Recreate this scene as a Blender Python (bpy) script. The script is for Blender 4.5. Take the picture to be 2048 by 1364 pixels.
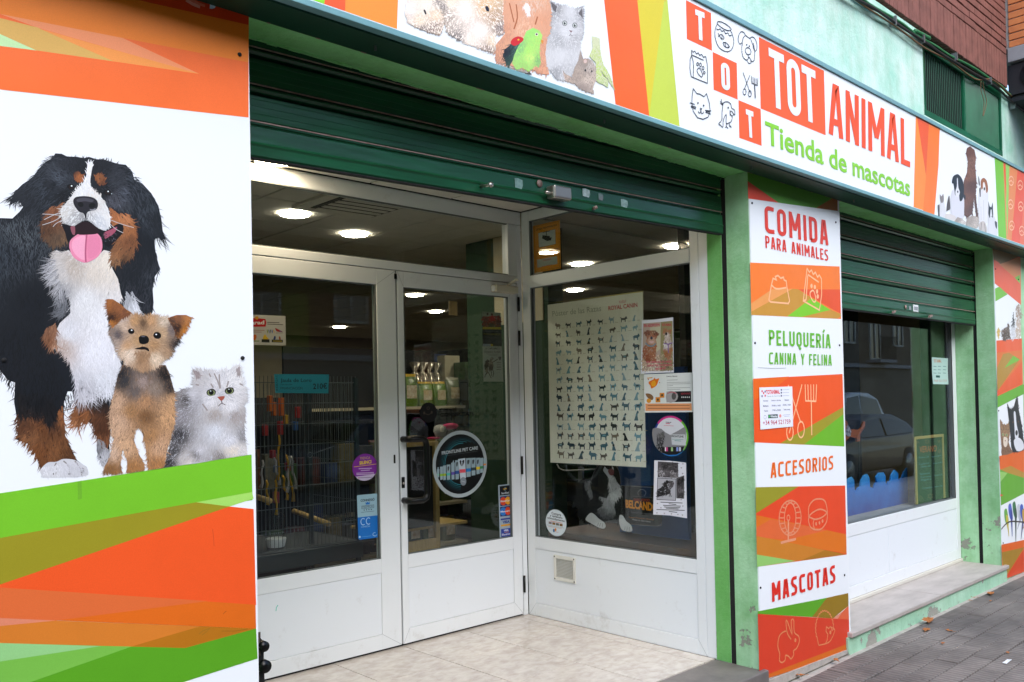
import bpy, bmesh, math, random
import numpy as np
from mathutils import Vector, Matrix
from mathutils.geometry import tessellate_polygon

random.seed(7)
rng = np.random.default_rng(11)
for o in list(bpy.data.objects):
    bpy.data.objects.remove(o)
scene = bpy.context.scene
COL = scene.collection

# ------------------------------------------------------------------ camera
CAM_H = 1.42
YAW, PITCH, ROLL = 0.7514287, 0.01514494, 0.02062118
FPX, CXP, CYP = 1708.55, 1024.0, 779.236          # focal length and principal point in photo pixels


def cam_rows():
    f = np.array([math.sin(YAW) * math.cos(PITCH), math.cos(YAW) * math.cos(PITCH), math.sin(PITCH)])
    rt = np.array([math.cos(YAW), -math.sin(YAW), 0.0])
    dn = np.cross(f, rt)
    rt2 = rt * math.cos(ROLL) + dn * math.sin(ROLL)
    dn2 = -rt * math.sin(ROLL) + dn * math.cos(ROLL)
    return np.array([rt2, dn2, f])


M = cam_rows()
CPOS = np.array([0.0, 0.0, CAM_H])
cam_data = bpy.data.cameras.new('camera')
cam = bpy.data.objects.new('camera', cam_data)
COL.objects.link(cam)
cam_data.sensor_width = 36.0
cam_data.lens = FPX / 2048.0 * 36.0
cam_data.shift_y = (CYP - 682.0) / 2048.0
cam_data.clip_start = 0.05
cam_data.clip_end = 500.0
mw = Matrix.Identity(4)
for i in range(3):
    mw[i][0], mw[i][1], mw[i][2], mw[i][3] = M[0][i], -M[1][i], -M[2][i], CPOS[i]
cam.matrix_world = mw
scene.camera = cam

# ------------------------------------------------------------------ sky, sun, exposure
SUN_EL, SUN_AZ = math.radians(46), math.radians(200)     # azimuth clockwise from +y
world = bpy.data.worlds.new('World')
scene.world = world
world.use_nodes = True
wn = world.node_tree
bg = wn.nodes['Background']
sky = wn.nodes.new('ShaderNodeTexSky')
sky.sky_type = 'NISHITA'
sky.sun_disc = False
sky.sun_elevation = SUN_EL
sky.sun_rotation = SUN_AZ
sky.air_density = 1.0
sky.dust_density = 1.2
sky.ozone_density = 1.0
wn.links.new(sky.outputs[0], bg.inputs[0])
bg.inputs[1].default_value = 0.15
sl = bpy.data.lights.new('sun', 'SUN')
sl.energy = 0.8
sl.angle = math.radians(55)
sl.color = (1.0, 0.985, 0.96)
sun = bpy.data.objects.new('sun', sl)
COL.objects.link(sun)
sd = Vector((math.sin(SUN_AZ) * math.cos(SUN_EL), math.cos(SUN_AZ) * math.cos(SUN_EL), math.sin(SUN_EL)))
sun.rotation_euler = sd.to_track_quat('Z', 'Y').to_euler()
sun.location = (0, -6, 12)
scene.view_settings.view_transform = 'Standard'
scene.view_settings.look = 'None'
scene.view_settings.exposure = 1.76
scene.view_settings.gamma = 1.0
scene.view_settings.use_curve_mapping = False
try:
    scene.cycles.max_bounces = 8
    scene.cycles.transparent_max_bounces = 12
    scene.cycles.sample_clamp_indirect = 6.0
    scene.cycles.caustics_reflective = False
    scene.cycles.caustics_refractive = False
except Exception:
    pass

# ------------------------------------------------------------------ pixel to world helpers


def ray(x, y):
    return M.T @ np.array([(x - CXP) / FPX, (y - CYP) / FPX, 1.0])


def on_y(x, y, c):
    v = ray(x, y)
    return CPOS + v * (c - CPOS[1]) / v[1]


def on_x(x, y, c):
    v = ray(x, y)
    return CPOS + v * (c - CPOS[0]) / v[0]


def on_z(x, y, c):
    v = ray(x, y)
    return CPOS + v * (c - CPOS[2]) / v[2]


def lin(h):
    if not isinstance(h, str):
        return tuple(h)
    h = h.lstrip('#')
    out = []
    for i in (0, 2, 4):
        c = int(h[i:i + 2], 16) / 255.0
        out.append(c / 12.92 if c <= 0.04045 else ((c + 0.055) / 1.055) ** 2.4)
    return tuple(out)


# ------------------------------------------------------------------ object helpers
def tag(o, label=None, cat=None, group=None, kind=None):
    if label: o['label'] = label
    if cat: o['category'] = cat
    if group: o['group'] = group
    if kind: o['kind'] = kind
    return o


def thing(name, label, cat, loc=(0, 0, 0), group=None):
    o = bpy.data.objects.new(name, None)
    o.empty_display_size = 0.1
    COL.objects.link(o)
    o.location = loc
    return tag(o, label, cat, group)


def wloc(p):
    v = Vector((0, 0, 0))
    while p is not None:
        v = v + p.location
        p = p.parent
    return v


def link(name, me, mat, parent=None):
    o = bpy.data.objects.new(name, me)
    COL.objects.link(o)
    if mat is not None and len(me.materials) == 0:
        me.materials.append(mat)
    if parent is not None:
        o.parent = parent
    return o


class MB:
    """collects primitives, builds ONE mesh object"""

    def __init__(s):
        s.v, s.f, s.sm = [], [], []

    def add(s, vs, fs, smooth=False):
        b = len(s.v)
        s.v += [tuple(map(float, p)) for p in vs]
        s.f += [tuple(b + i for i in f) for f in fs]
        s.sm += [smooth] * len(fs)
        return s

    def box(s, x0, x1, y0, y1, z0, z1):
        x0, x1 = min(x0, x1), max(x0, x1)
        y0, y1 = min(y0, y1), max(y0, y1)
        z0, z1 = min(z0, z1), max(z0, z1)
        vs = [(x, y, z) for z in (z0, z1) for y in (y0, y1) for x in (x0, x1)]
        return s.add(vs, [(0, 2, 3, 1), (4, 5, 7, 6), (0, 1, 5, 4), (2, 6, 7, 3), (0, 4, 6, 2), (1, 3, 7, 5)])

    def bar(s, a, b, w, h=None):
        """box beam from a to b"""
        h = w if h is None else h
        a, b = Vector(a), Vector(b)
        d = (b - a).normalized()
        up = Vector((0, 0, 1)) if abs(d.z) < 0.95 else Vector((0, 1, 0))
        sx = d.cross(up).normalized() * w / 2
        sy = sx.cross(d).normalized() * h / 2
        vs = [p + i * sx + j * sy for p in (a, b) for i, j in ((-1, -1), (1, -1), (1, 1), (-1, 1))]
        return s.add(vs, [(0, 1, 2, 3), (7, 6, 5, 4), (0, 4, 5, 1), (1, 5, 6, 2), (2, 6, 7, 3), (3, 7, 4, 0)])

    def tube(s, pts, r, n=8, caps=True):
        pts = [Vector(p) for p in pts]
        rs = r if isinstance(r, (list, tuple)) else [r] * len(pts)
        vs, fs = [], []
        prev = None
        for i, p in enumerate(pts):
            d = (pts[min(i + 1, len(pts) - 1)] - pts[max(i - 1, 0)]).normalized()
            if prev is None:
                up = Vector((0, 0, 1)) if abs(d.z) < 0.9 else Vector((1, 0, 0))
                a = d.cross(up).normalized()
            else:
                a = (prev - d * prev.dot(d)).normalized()
            prev = a
            b = d.cross(a)
            for k in range(n):
                t = 2 * math.pi * k / n
                vs.append(p + (a * math.cos(t) + b * math.sin(t)) * rs[i])
        for i in range(len(pts) - 1):
            for k in range(n):
                fs.append((i * n + k, i * n + (k + 1) % n, (i + 1) * n + (k + 1) % n, (i + 1) * n + k))
        if caps:
            fs.append(tuple(range(n - 1, -1, -1)))
            fs.append(tuple((len(pts) - 1) * n + k for k in range(n)))
        return s.add(vs, fs, True)

    def disc(s, c, r, n=32, h=0.0, ry=None):
        ry = r if ry is None else ry
        vs = [(c[0] + r * math.cos(2 * math.pi * k / n), c[1] + ry * math.sin(2 * math.pi * k / n), c[2]) for k in range(n)]
        fs = [tuple(range(n - 1, -1, -1))]
        if h:
            vs += [(x, y, z + h) for x, y, z in vs]
            fs = [tuple(range(n - 1, -1, -1)), tuple(range(n, 2 * n))] + [(k, (k + 1) % n, n + (k + 1) % n, n + k) for k in range(n)]
        return s.add(vs, fs)

    def lathe(s, c, prof, n=20):
        vs, fs = [], []
        for r, z in prof:
            for k in range(n):
                t = 2 * math.pi * k / n
                vs.append((c[0] + r * math.cos(t), c[1] + r * math.sin(t), c[2] + z))
        for i in range(len(prof) - 1):
            for k in range(n):
                fs.append((i * n + k, i * n + (k + 1) % n, (i + 1) * n + (k + 1) % n, (i + 1) * n + k))
        return s.add(vs, fs, True)

    def prism_xz(s, pts, y0, y1):
        """polygon in x,z extruded from y0 (front) to y1"""
        n = len(pts)
        tri = tessellate_polygon([[Vector((p[0], p[1], 0)) for p in pts]])
        vs = [(p[0], y0, p[1]) for p in pts] + [(p[0], y1, p[1]) for p in pts]
        fs = [tuple(t) for t in tri] + [tuple(n + i for i in reversed(t)) for t in tri]
        fs += [(i, (i + 1) % n, n + (i + 1) % n, n + i) for i in range(n)]
        return s.add(vs, fs)

    def build(s, name, mat, parent=None, bevel=0.0, seg=2):
        me = bpy.data.meshes.new(name)
        off = wloc(parent)
        me.from_pydata([(x - off.x, y - off.y, z - off.z) for x, y, z in s.v], [], s.f)
        if any(s.sm):
            me.polygons.foreach_set('use_smooth', s.sm)
        bm = bmesh.new()
        bm.from_mesh(me)
        bmesh.ops.recalc_face_normals(bm, faces=bm.faces)
        bm.to_mesh(me)
        bm.free()
        me.update()
        o = link(name, me, mat, parent)
        if bevel:
            m = o.modifiers.new('bevel', 'BEVEL')
            m.width = bevel
            m.segments = seg
            m.limit_method = 'ANGLE'
            m.angle_limit = math.radians(40)
        return o


def struct(o, label=None):
    o['kind'] = 'structure'
    return o


# ------------------------------------------------------------------ materials
def newmat(name):
    m = bpy.data.materials.new(name)
    m.use_nodes = True
    nt = m.node_tree
    return m, nt, nt.nodes['Principled BSDF']


def N(nt, t, **kw):
    n = nt.nodes.new(t)
    for k, v in kw.items():
        if k in n.inputs:
            n.inputs[k].default_value = v
        else:
            setattr(n, k, v)
    return n


def mat(name, col, rough=0.5, metal=0.0, var=0.0, vscale=4.0, bump=0.0, bscale=60.0, spec=None, coat=0.0, col2=None, stretch=None, detail=5.0):
    """principled with object-space noise variation and fine relief"""
    m, nt, b = newmat(name)
    c = lin(col)
    b.inputs['Roughness'].default_value = rough
    b.inputs['Metallic'].default_value = metal
    if spec is not None: b.inputs['Specular IOR Level'].default_value = spec
    if coat: b.inputs['Coat Weight'].default_value = coat
    tc = N(nt, 'ShaderNodeNewGeometry')
    src = tc.outputs['Position']
    if stretch:
        mp = N(nt, 'ShaderNodeMapping')
        mp.inputs['Scale'].default_value = stretch
        nt.links.new(src, mp.inputs[0])
        src = mp.outputs[0]
    if var or col2:
        n = N(nt, 'ShaderNodeTexNoise', Scale=vscale, Detail=detail, Roughness=0.6)
        nt.links.new(src, n.inputs['Vector'])
        r = N(nt, 'ShaderNodeValToRGB')
        r.color_ramp.elements[0].position = 0.32
        r.color_ramp.elements[1].position = 0.68
        if col2:
            c2 = lin(col2)
            r.color_ramp.elements[0].color = (*c, 1)
            r.color_ramp.elements[1].color = (*c2, 1)
        else:
            r.color_ramp.elements[0].color = (*[max(0, x * (1 - var)) for x in c], 1)
            r.color_ramp.elements[1].color = (*[min(1, x * (1 + var)) for x in c], 1)
        nt.links.new(n.outputs[0], r.inputs[0])
        nt.links.new(r.outputs[0], b.inputs['Base Color'])
    else:
        b.inputs['Base Color'].default_value = (*c, 1)
    if bump:
        n2 = N(nt, 'ShaderNodeTexNoise', Scale=bscale, Detail=4.0)
        nt.links.new(src, n2.inputs['Vector'])
        bp = N(nt, 'ShaderNodeBump', Strength=bump, Distance=0.004)
        nt.links.new(n2.outputs[0], bp.inputs['Height'])
        nt.links.new(bp.outputs[0], b.inputs['Normal'])
    return m


def emit_mat(name, col, strength):
    m, nt, b = newmat(name)
    nt.nodes.remove(b)
    e = N(nt, 'ShaderNodeEmission', Strength=strength)
    e.inputs[0].default_value = (*lin(col), 1)
    nt.links.new(e.outputs[0], nt.nodes['Material Output'].inputs[0])
    return m


def glass_mat(name, tint=(0.93, 0.95, 0.94), ior=1.5, rough=0.0):
    m, nt, b = newmat(name)
    nt.nodes.remove(b)
    tr = N(nt, 'ShaderNodeBsdfTransparent')
    tr.inputs[0].default_value = (*tint, 1)
    gl = N(nt, 'ShaderNodeBsdfGlossy', Roughness=rough)
    fr = N(nt, 'ShaderNodeFresnel', IOR=ior)
    gb = N(nt, 'ShaderNodeNewGeometry')
    mi = N(nt, 'ShaderNodeMapRange')          # a thin pane: leaving the glass reflects no more than entering it
    mi.inputs['To Min'].default_value = ior
    mi.inputs['To Max'].default_value = 1.0 / ior
    nt.links.new(gb.outputs['Backfacing'], mi.inputs['Value'])
    nt.links.new(mi.outputs[0], fr.inputs['IOR'])
    mx = N(nt, 'ShaderNodeMixShader')
    nt.links.new(fr.outputs[0], mx.inputs[0])
    nt.links.new(tr.outputs[0], mx.inputs[1])
    nt.links.new(gl.outputs[0], mx.inputs[2])
    nt.links.new(mx.outputs[0], nt.nodes['Material Output'].inputs[0])
    return m


def stucco(name, c1, c2, peel=None, peel_thr=0.7, zlow=None):
    """painted render, mottled, with worn patches down to bare plaster"""
    m, nt, b = newmat(name)
    g = N(nt, 'ShaderNodeNewGeometry')
    n = N(nt, 'ShaderNodeTexNoise', Scale=2.6, Detail=10.0, Roughness=0.7)
    nt.links.new(g.outputs['Position'], n.inputs['Vector'])
    r = N(nt, 'ShaderNodeValToRGB')
    r.color_ramp.elements[0].position = 0.35
    r.color_ramp.elements[1].position = 0.66
    r.color_ramp.elements[0].color = (*lin(c1), 1)
    r.color_ramp.elements[1].color = (*lin(c2), 1)
    nt.links.new(n.outputs[0], r.inputs[0])
    last = r.outputs[0]
    # streaks of grime
    mp = N(nt, 'ShaderNodeMapping')
    mp.inputs['Scale'].default_value = (9, 9, 2.2)
    nt.links.new(g.outputs['Position'], mp.inputs[0])
    n3 = N(nt, 'ShaderNodeTexNoise', Scale=1.5, Detail=5.0, Roughness=0.7)
    nt.links.new(mp.outputs[0], n3.inputs['Vector'])
    r3 = N(nt, 'ShaderNodeValToRGB')
    r3.color_ramp.elements[0].position = 0.35
    r3.color_ramp.elements[0].color = (0.86, 0.87, 0.82, 1)
    r3.color_ramp.elements[1].position = 0.55
    mu = N(nt, 'ShaderNodeMixRGB', blend_type='MULTIPLY')
    mu.inputs[0].default_value = 0.8
    nt.links.new(n3.outputs[0], r3.inputs[0])
    nt.links.new(last, mu.inputs[1])
    nt.links.new(r3.outputs[0], mu.inputs[2])
    last = mu.outputs[0]
    hsrc = None
    if peel:
        n2 = N(nt, 'ShaderNodeTexNoise', Scale=5.5, Detail=7.0, Roughness=0.68)
        nt.links.new(g.outputs['Position'], n2.inputs['Vector'])
        sep = N(nt, 'ShaderNodeSeparateXYZ')
        nt.links.new(g.outputs['Position'], sep.inputs[0])
        mr = N(nt, 'ShaderNodeMapRange')
        mr.inputs['From Min'].default_value = -0.1
        mr.inputs['From Max'].default_value = zlow
        mr.inputs['To Min'].default_value = 0.17
        mr.inputs['To Max'].default_value = 0.0
        nt.links.new(sep.outputs['Z'], mr.inputs['Value'])
        ad = N(nt, 'ShaderNodeMath', operation='ADD')
        nt.links.new(n2.outputs[0], ad.inputs[0])
        nt.links.new(mr.outputs[0], ad.inputs[1])
        st = N(nt, 'ShaderNodeValToRGB')
        st.color_ramp.elements[0].position = peel_thr
        st.color_ramp.elements[1].position = peel_thr + 0.012
        nt.links.new(ad.outputs[0], st.inputs[0])
        mx = N(nt, 'ShaderNodeMixRGB')
        mx.inputs[2].default_value = (*lin(peel), 1)
        nt.links.new(st.outputs[0], mx.inputs[0])
        nt.links.new(last, mx.inputs[1])
        last = mx.outputs[0]
        hsrc = st.outputs[0]
    nt.links.new(last, b.inputs['Base Color'])
    b.inputs['Roughness'].default_value = 0.75
    b.inputs['Specular IOR Level'].default_value = 0.25
    nb = N(nt, 'ShaderNodeTexNoise', Scale=55.0, Detail=5.0, Roughness=0.6)
    nt.links.new(g.outputs['Position'], nb.inputs['Vector'])
    bp = N(nt, 'ShaderNodeBump', Strength=0.55, Distance=0.006)
    nt.links.new(nb.outputs[0], bp.inputs['Height'])
    nrm = bp.outputs[0]
    if hsrc is not None:
        bp2 = N(nt, 'ShaderNodeBump', Strength=0.8, Distance=0.004, invert=True)
        nt.links.new(hsrc, bp2.inputs['Height'])
        nt.links.new(nrm, bp2.inputs['Normal'])
        nrm = bp2.outputs[0]
    nt.links.new(nrm, b.inputs['Normal'])
    return m


MT = {}
MT['stucco'] = stucco('stucco_mint', '#86bc84', '#b0dab0', '#8d8f80', 0.70, 0.9)
MT['stucco_up'] = stucco('stucco_upper', '#a0cfbb', '#cfe1d8')
MT['stucco_lime'] = stucco('stucco_lime', '#67ab58', '#7fbd74', '#b9a992', 0.73, 0.25)
MT['lintel'] = stucco('stucco_lintel', '#8fdc84', '#a0e29c')
MT['white_al'] = mat('white_aluminium', '#dfe3e3', 0.28, var=0.03, vscale=3, bump=0.03, bscale=12)
MT['white_panel'] = mat('white_panel', '#dde3e6', 0.4, var=0.03, vscale=2.5, bump=0.05, bscale=8)


def dirty_white(name, base, rough):
    m, nt, b = newmat(name)
    g = N(nt, 'ShaderNodeNewGeometry')
    sp = N(nt, 'ShaderNodeSeparateXYZ')
    nt.links.new(g.outputs['Position'], sp.inputs[0])
    n = N(nt, 'ShaderNodeTexNoise', Scale=7.0, Detail=9.0, Roughness=0.72)
    nt.links.new(g.outputs['Position'], n.inputs['Vector'])
    mr = N(nt, 'ShaderNodeMapRange')          # splash zone near the floor holds more dirt
    mr.inputs['From Min'].default_value = 0.0
    mr.inputs['From Max'].default_value = 0.16
    mr.inputs['To Min'].default_value = 0.06
    mr.inputs['To Max'].default_value = 0.0
    nt.links.new(sp.outputs['Z'], mr.inputs['Value'])
    ad = N(nt, 'ShaderNodeMath', operation='ADD')
    nt.links.new(n.outputs[0], ad.inputs[0])
    nt.links.new(mr.outputs[0], ad.inputs[1])
    r = N(nt, 'ShaderNodeValToRGB')
    r.color_ramp.elements[0].position = 0.60
    r.color_ramp.elements[0].color = (*lin(base), 1)
    r.color_ramp.elements[1].position = 1.0
    r.color_ramp.elements[1].color = (*lin('#a8a39a'), 1)
    nt.links.new(ad.outputs[0], r.inputs[0])
    # scuffs and specks
    mp = N(nt, 'ShaderNodeMapping')
    mp.inputs['Scale'].default_value = (10, 10, 34)
    nt.links.new(g.outputs['Position'], mp.inputs[0])
    n2 = N(nt, 'ShaderNodeTexNoise', Scale=2.2, Detail=7.0, Roughness=0.8)
    nt.links.new(mp.outputs[0], n2.inputs['Vector'])
    r2 = N(nt, 'ShaderNodeValToRGB')
    r2.color_ramp.elements[0].position = 0.72
    r2.color_ramp.elements[0].color = (1, 1, 1, 1)
    r2.color_ramp.elements[1].position = 0.82
    r2.color_ramp.elements[1].color = (0.86, 0.85, 0.84, 1)
    nt.links.new(n2.outputs[0], r2.inputs[0])
    mu = N(nt, 'ShaderNodeMixRGB', blend_type='MULTIPLY')
    mu.inputs[0].default_value = 1.0
    nt.links.new(r.outputs[0], mu.inputs[1])
    nt.links.new(r2.outputs[0], mu.inputs[2])
    nt.links.new(mu.outputs[0], b.inputs['Base Color'])
    b.inputs['Roughness'].default_value = rough
    bp = N(nt, 'ShaderNodeBump', Strength=0.05, Distance=0.004)
    nt.links.new(n.outputs[0], bp.inputs['Height'])
    nt.links.new(bp.outputs[0], b.inputs['Normal'])
    return m


MT['white_al'] = dirty_white('white_aluminium', '#dfe3e5', 0.28)
MT['white_panel'] = dirty_white('white_panel', '#dfe4e8', 0.42)
MT['gap'] = mat('dark_gap', '#141312', 0.9)
MT['joint'] = mat('joint_grey', '#8d9396', 0.7)
MT['gasket'] = mat('gasket', '#5c6262', 0.6)
MT['black'] = mat('black_plastic', '#080808', 0.3, spec=0.3)
MT['blackmat'] = mat('black_matt', '#151515', 0.7)
MT['green_dark'] = mat('dark_green_enamel', '#0d5a3a', 0.35, var=0.18, vscale=5, bump=0.06, bscale=30)
MT['shutter'] = mat('shutter_green', '#0b3f24', 0.28, col2='#135534', vscale=4.5, bump=0.3, bscale=5, stretch=(0.7, 1, 5), detail=9)
MT['soffit'] = mat('soffit_green', '#083c28', 0.45, var=0.12, vscale=4, bump=0.1)
MT['trim'] = mat('teal_trim', '#6b989c', 0.35, var=0.08, vscale=6)
MT['rust'] = mat('rusty_edge', '#7d6055', 0.6, col2='#a88f86', vscale=18)
MT['steel'] = mat('steel', '#b9b2a8', 0.3, metal=0.9)
MT['zinc'] = mat('zinc', '#8a8d8c', 0.4, metal=0.8)
MT['wire'] = mat('cage_wire', '#6c7474', 0.4, metal=0.6)
MT['glass'] = glass_mat('window_glass')
MT['glass2'] = glass_mat('display_glass', (0.92, 0.95, 0.94), 1.5)
MT['print_white'] = mat('board_white', '#e4e8ea', 0.45)
MT['paper'] = mat('paper', '#dfe3e4', 0.7)
MT['brick_dark'] = mat('brick_dark', '#6c4238', 0.8, col2='#855348', vscale=9, bump=0.25, bscale=45)
MT['brick_orange'] = mat('brick_orange', '#b86a3c', 0.8, col2='#cf8048', vscale=9, bump=0.2, bscale=45)
MT['grout'] = mat('grout', '#6c655c', 0.9, var=0.2, vscale=20)
MT['mortar'] = mat('mortar', '#a39c93', 0.9, var=0.15, vscale=20, bump=0.3)
MT['mortar_dark'] = mat('mortar_dark', '#3a2620', 0.9, var=0.2, vscale=20)
MT['concrete'] = mat('concrete', '#8b8b8d', 0.8, var=0.15, vscale=6, bump=0.3)
MT['ceil'] = mat('ceiling_tile', '#dcd7cb', 0.8, var=0.05, vscale=8)
MT['ceil_in'] = mat('ceiling_tile_inside', '#d6d2c6', 0.9, var=0.06, vscale=8)
MT['gun'] = mat('dark_awning', '#15161a', 0.45)
MT['int_green'] = mat('interior_green', '#18351e', 0.8, var=0.08, vscale=3)
MT['int_cream'] = mat('interior_cream', '#b7ae93', 0.8, var=0.06)
MT['int_floor'] = mat('interior_floor', '#4c463a', 0.4, var=0.15, vscale=5)
MT['wood'] = mat('pale_wood', '#b79a5e', 0.6, var=0.15, vscale=12, stretch=(6, 6, 1))
MT['dark_metal'] = mat('dark_metal', '#1c2a2c', 0.45)
MT['asphalt'] = mat('asphalt', '#434345', 0.9, var=0.2, vscale=30, bump=0.4)
MT['threshold'] = mat('threshold_stone', '#5f5a57', 0.6, col2='#76706b', vscale=7, bump=0.25, bscale=90)
MT['sill'] = mat('sill_stone', '#9c948d', 0.55, col2='#b3aba4', vscale=7, bump=0.12, bscale=80, stretch=(0.5, 1.5, 1))
MT['leaf'] = mat('dry_leaf', '#8a4f22', 0.8, col2='#b0713a', vscale=30)
MT['cable_g'] = mat('cable_green', '#1f6a3c', 0.5)
MT['cable_k'] = mat('cable_black', '#171512', 0.6)
MT['cable_b'] = mat('cable_brown', '#6a4a2c', 0.7)
MT['lamp'] = emit_mat('lamp_face', '#fff4dc', 42.0)
MT['lamp_warm'] = emit_mat('lamp_warm', '#ffe8c4', 26.0)


def print_mat(name, rough=0.42):
    m, nt, b = newmat(name)
    a = N(nt, 'ShaderNodeVertexColor', layer_name='ink')
    g = N(nt, 'ShaderNodeNewGeometry')
    n = N(nt, 'ShaderNodeTexNoise', Scale=6.0, Detail=6.0, Roughness=0.7)
    nt.links.new(g.outputs['Position'], n.inputs['Vector'])
    r = N(nt, 'ShaderNodeValToRGB')
    r.color_ramp.elements[0].position = 0.3
    r.color_ramp.elements[0].color = (0.95, 0.95, 0.94, 1)
    r.color_ramp.elements[1].position = 0.55
    mu = N(nt, 'ShaderNodeMixRGB', blend_type='MULTIPLY')
    mu.inputs[0].default_value = 1.0
    nt.links.new(n.outputs[0], r.inputs[0])
    gm = N(nt, 'ShaderNodeGamma', Gamma=1.12)
    nt.links.new(a.outputs[0], gm.inputs[0])
    nt.links.new(gm.outputs[0], mu.inputs[1])
    nt.links.new(r.outputs[0], mu.inputs[2])
    gr_ = N(nt, 'ShaderNodeTexNoise', Scale=420.0, Detail=2.0)
    nt.links.new(g.outputs['Position'], gr_.inputs['Vector'])
    rg_ = N(nt, 'ShaderNodeMapRange')
    rg_.inputs['To Min'].default_value = 0.88
    rg_.inputs['To Max'].default_value = 1.12
    nt.links.new(gr_.outputs[0], rg_.inputs['Value'])
    mg = N(nt, 'ShaderNodeMixRGB', blend_type='MULTIPLY')
    mg.inputs[0].default_value = 1.0
    nt.links.new(mu.outputs[0], mg.inputs[1])
    nt.links.new(rg_.outputs[0], mg.inputs[2])
    nt.links.new(mg.outputs[0], b.inputs['Base Color'])
    b.inputs['Roughness'].default_value = rough
    b.inputs['Specular IOR Level'].default_value = 0.35
    n2 = N(nt, 'ShaderNodeTexNoise', Scale=2.5, Detail=2.0)
    nt.links.new(g.outputs['Position'], n2.inputs['Vector'])
    bp = N(nt, 'ShaderNodeBump', Strength=0.25, Distance=0.03)
    nt.links.new(n2.outputs[0], bp.inputs['Height'])
    nt.links.new(bp.outputs[0], b.inputs['Normal'])
    return m


MT['print'] = print_mat('printed_vinyl')
MT['print_matt'] = print_mat('printed_paper', 0.7)


def floor_tile_mat():
    m, nt, b = newmat('marbled_floor_tile')
    g = N(nt, 'ShaderNodeNewGeometry')
    oi = N(nt, 'ShaderNodeObjectInfo')
    ad = N(nt, 'ShaderNodeVectorMath', operation='ADD')
    nt.links.new(g.outputs['Position'], ad.inputs[0])
    nt.links.new(oi.outputs['Random'], ad.inputs[1])
    mp = N(nt, 'ShaderNodeMapping')
    mp.inputs['Scale'].default_value = (1, 1.5, 1)
    nt.links.new(ad.outputs[0], mp.inputs[0])
    n = N(nt, 'ShaderNodeTexNoise', Scale=13.0, Detail=8.0, Roughness=0.62, Distortion=0.35)
    nt.links.new(mp.outputs[0], n.inputs['Vector'])
    r = N(nt, 'ShaderNodeValToRGB')
    e = r.color_ramp.elements
    e[0].position, e[0].color = 0.30, (*lin('#aea399'), 1)
    e[1].position, e[1].color = 0.68, (*lin('#cbc3ba'), 1)
    x = e.new(0.5)
    x.color = (*lin('#bfb6ac'), 1)
    nt.links.new(n.outputs[0], r.inputs[0])
    nt.links.new(r.outputs[0], b.inputs['Base Color'])
    b.inputs['Roughness'].default_value = 0.14
    return m


MT['floor_tile'] = floor_tile_mat()


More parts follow.
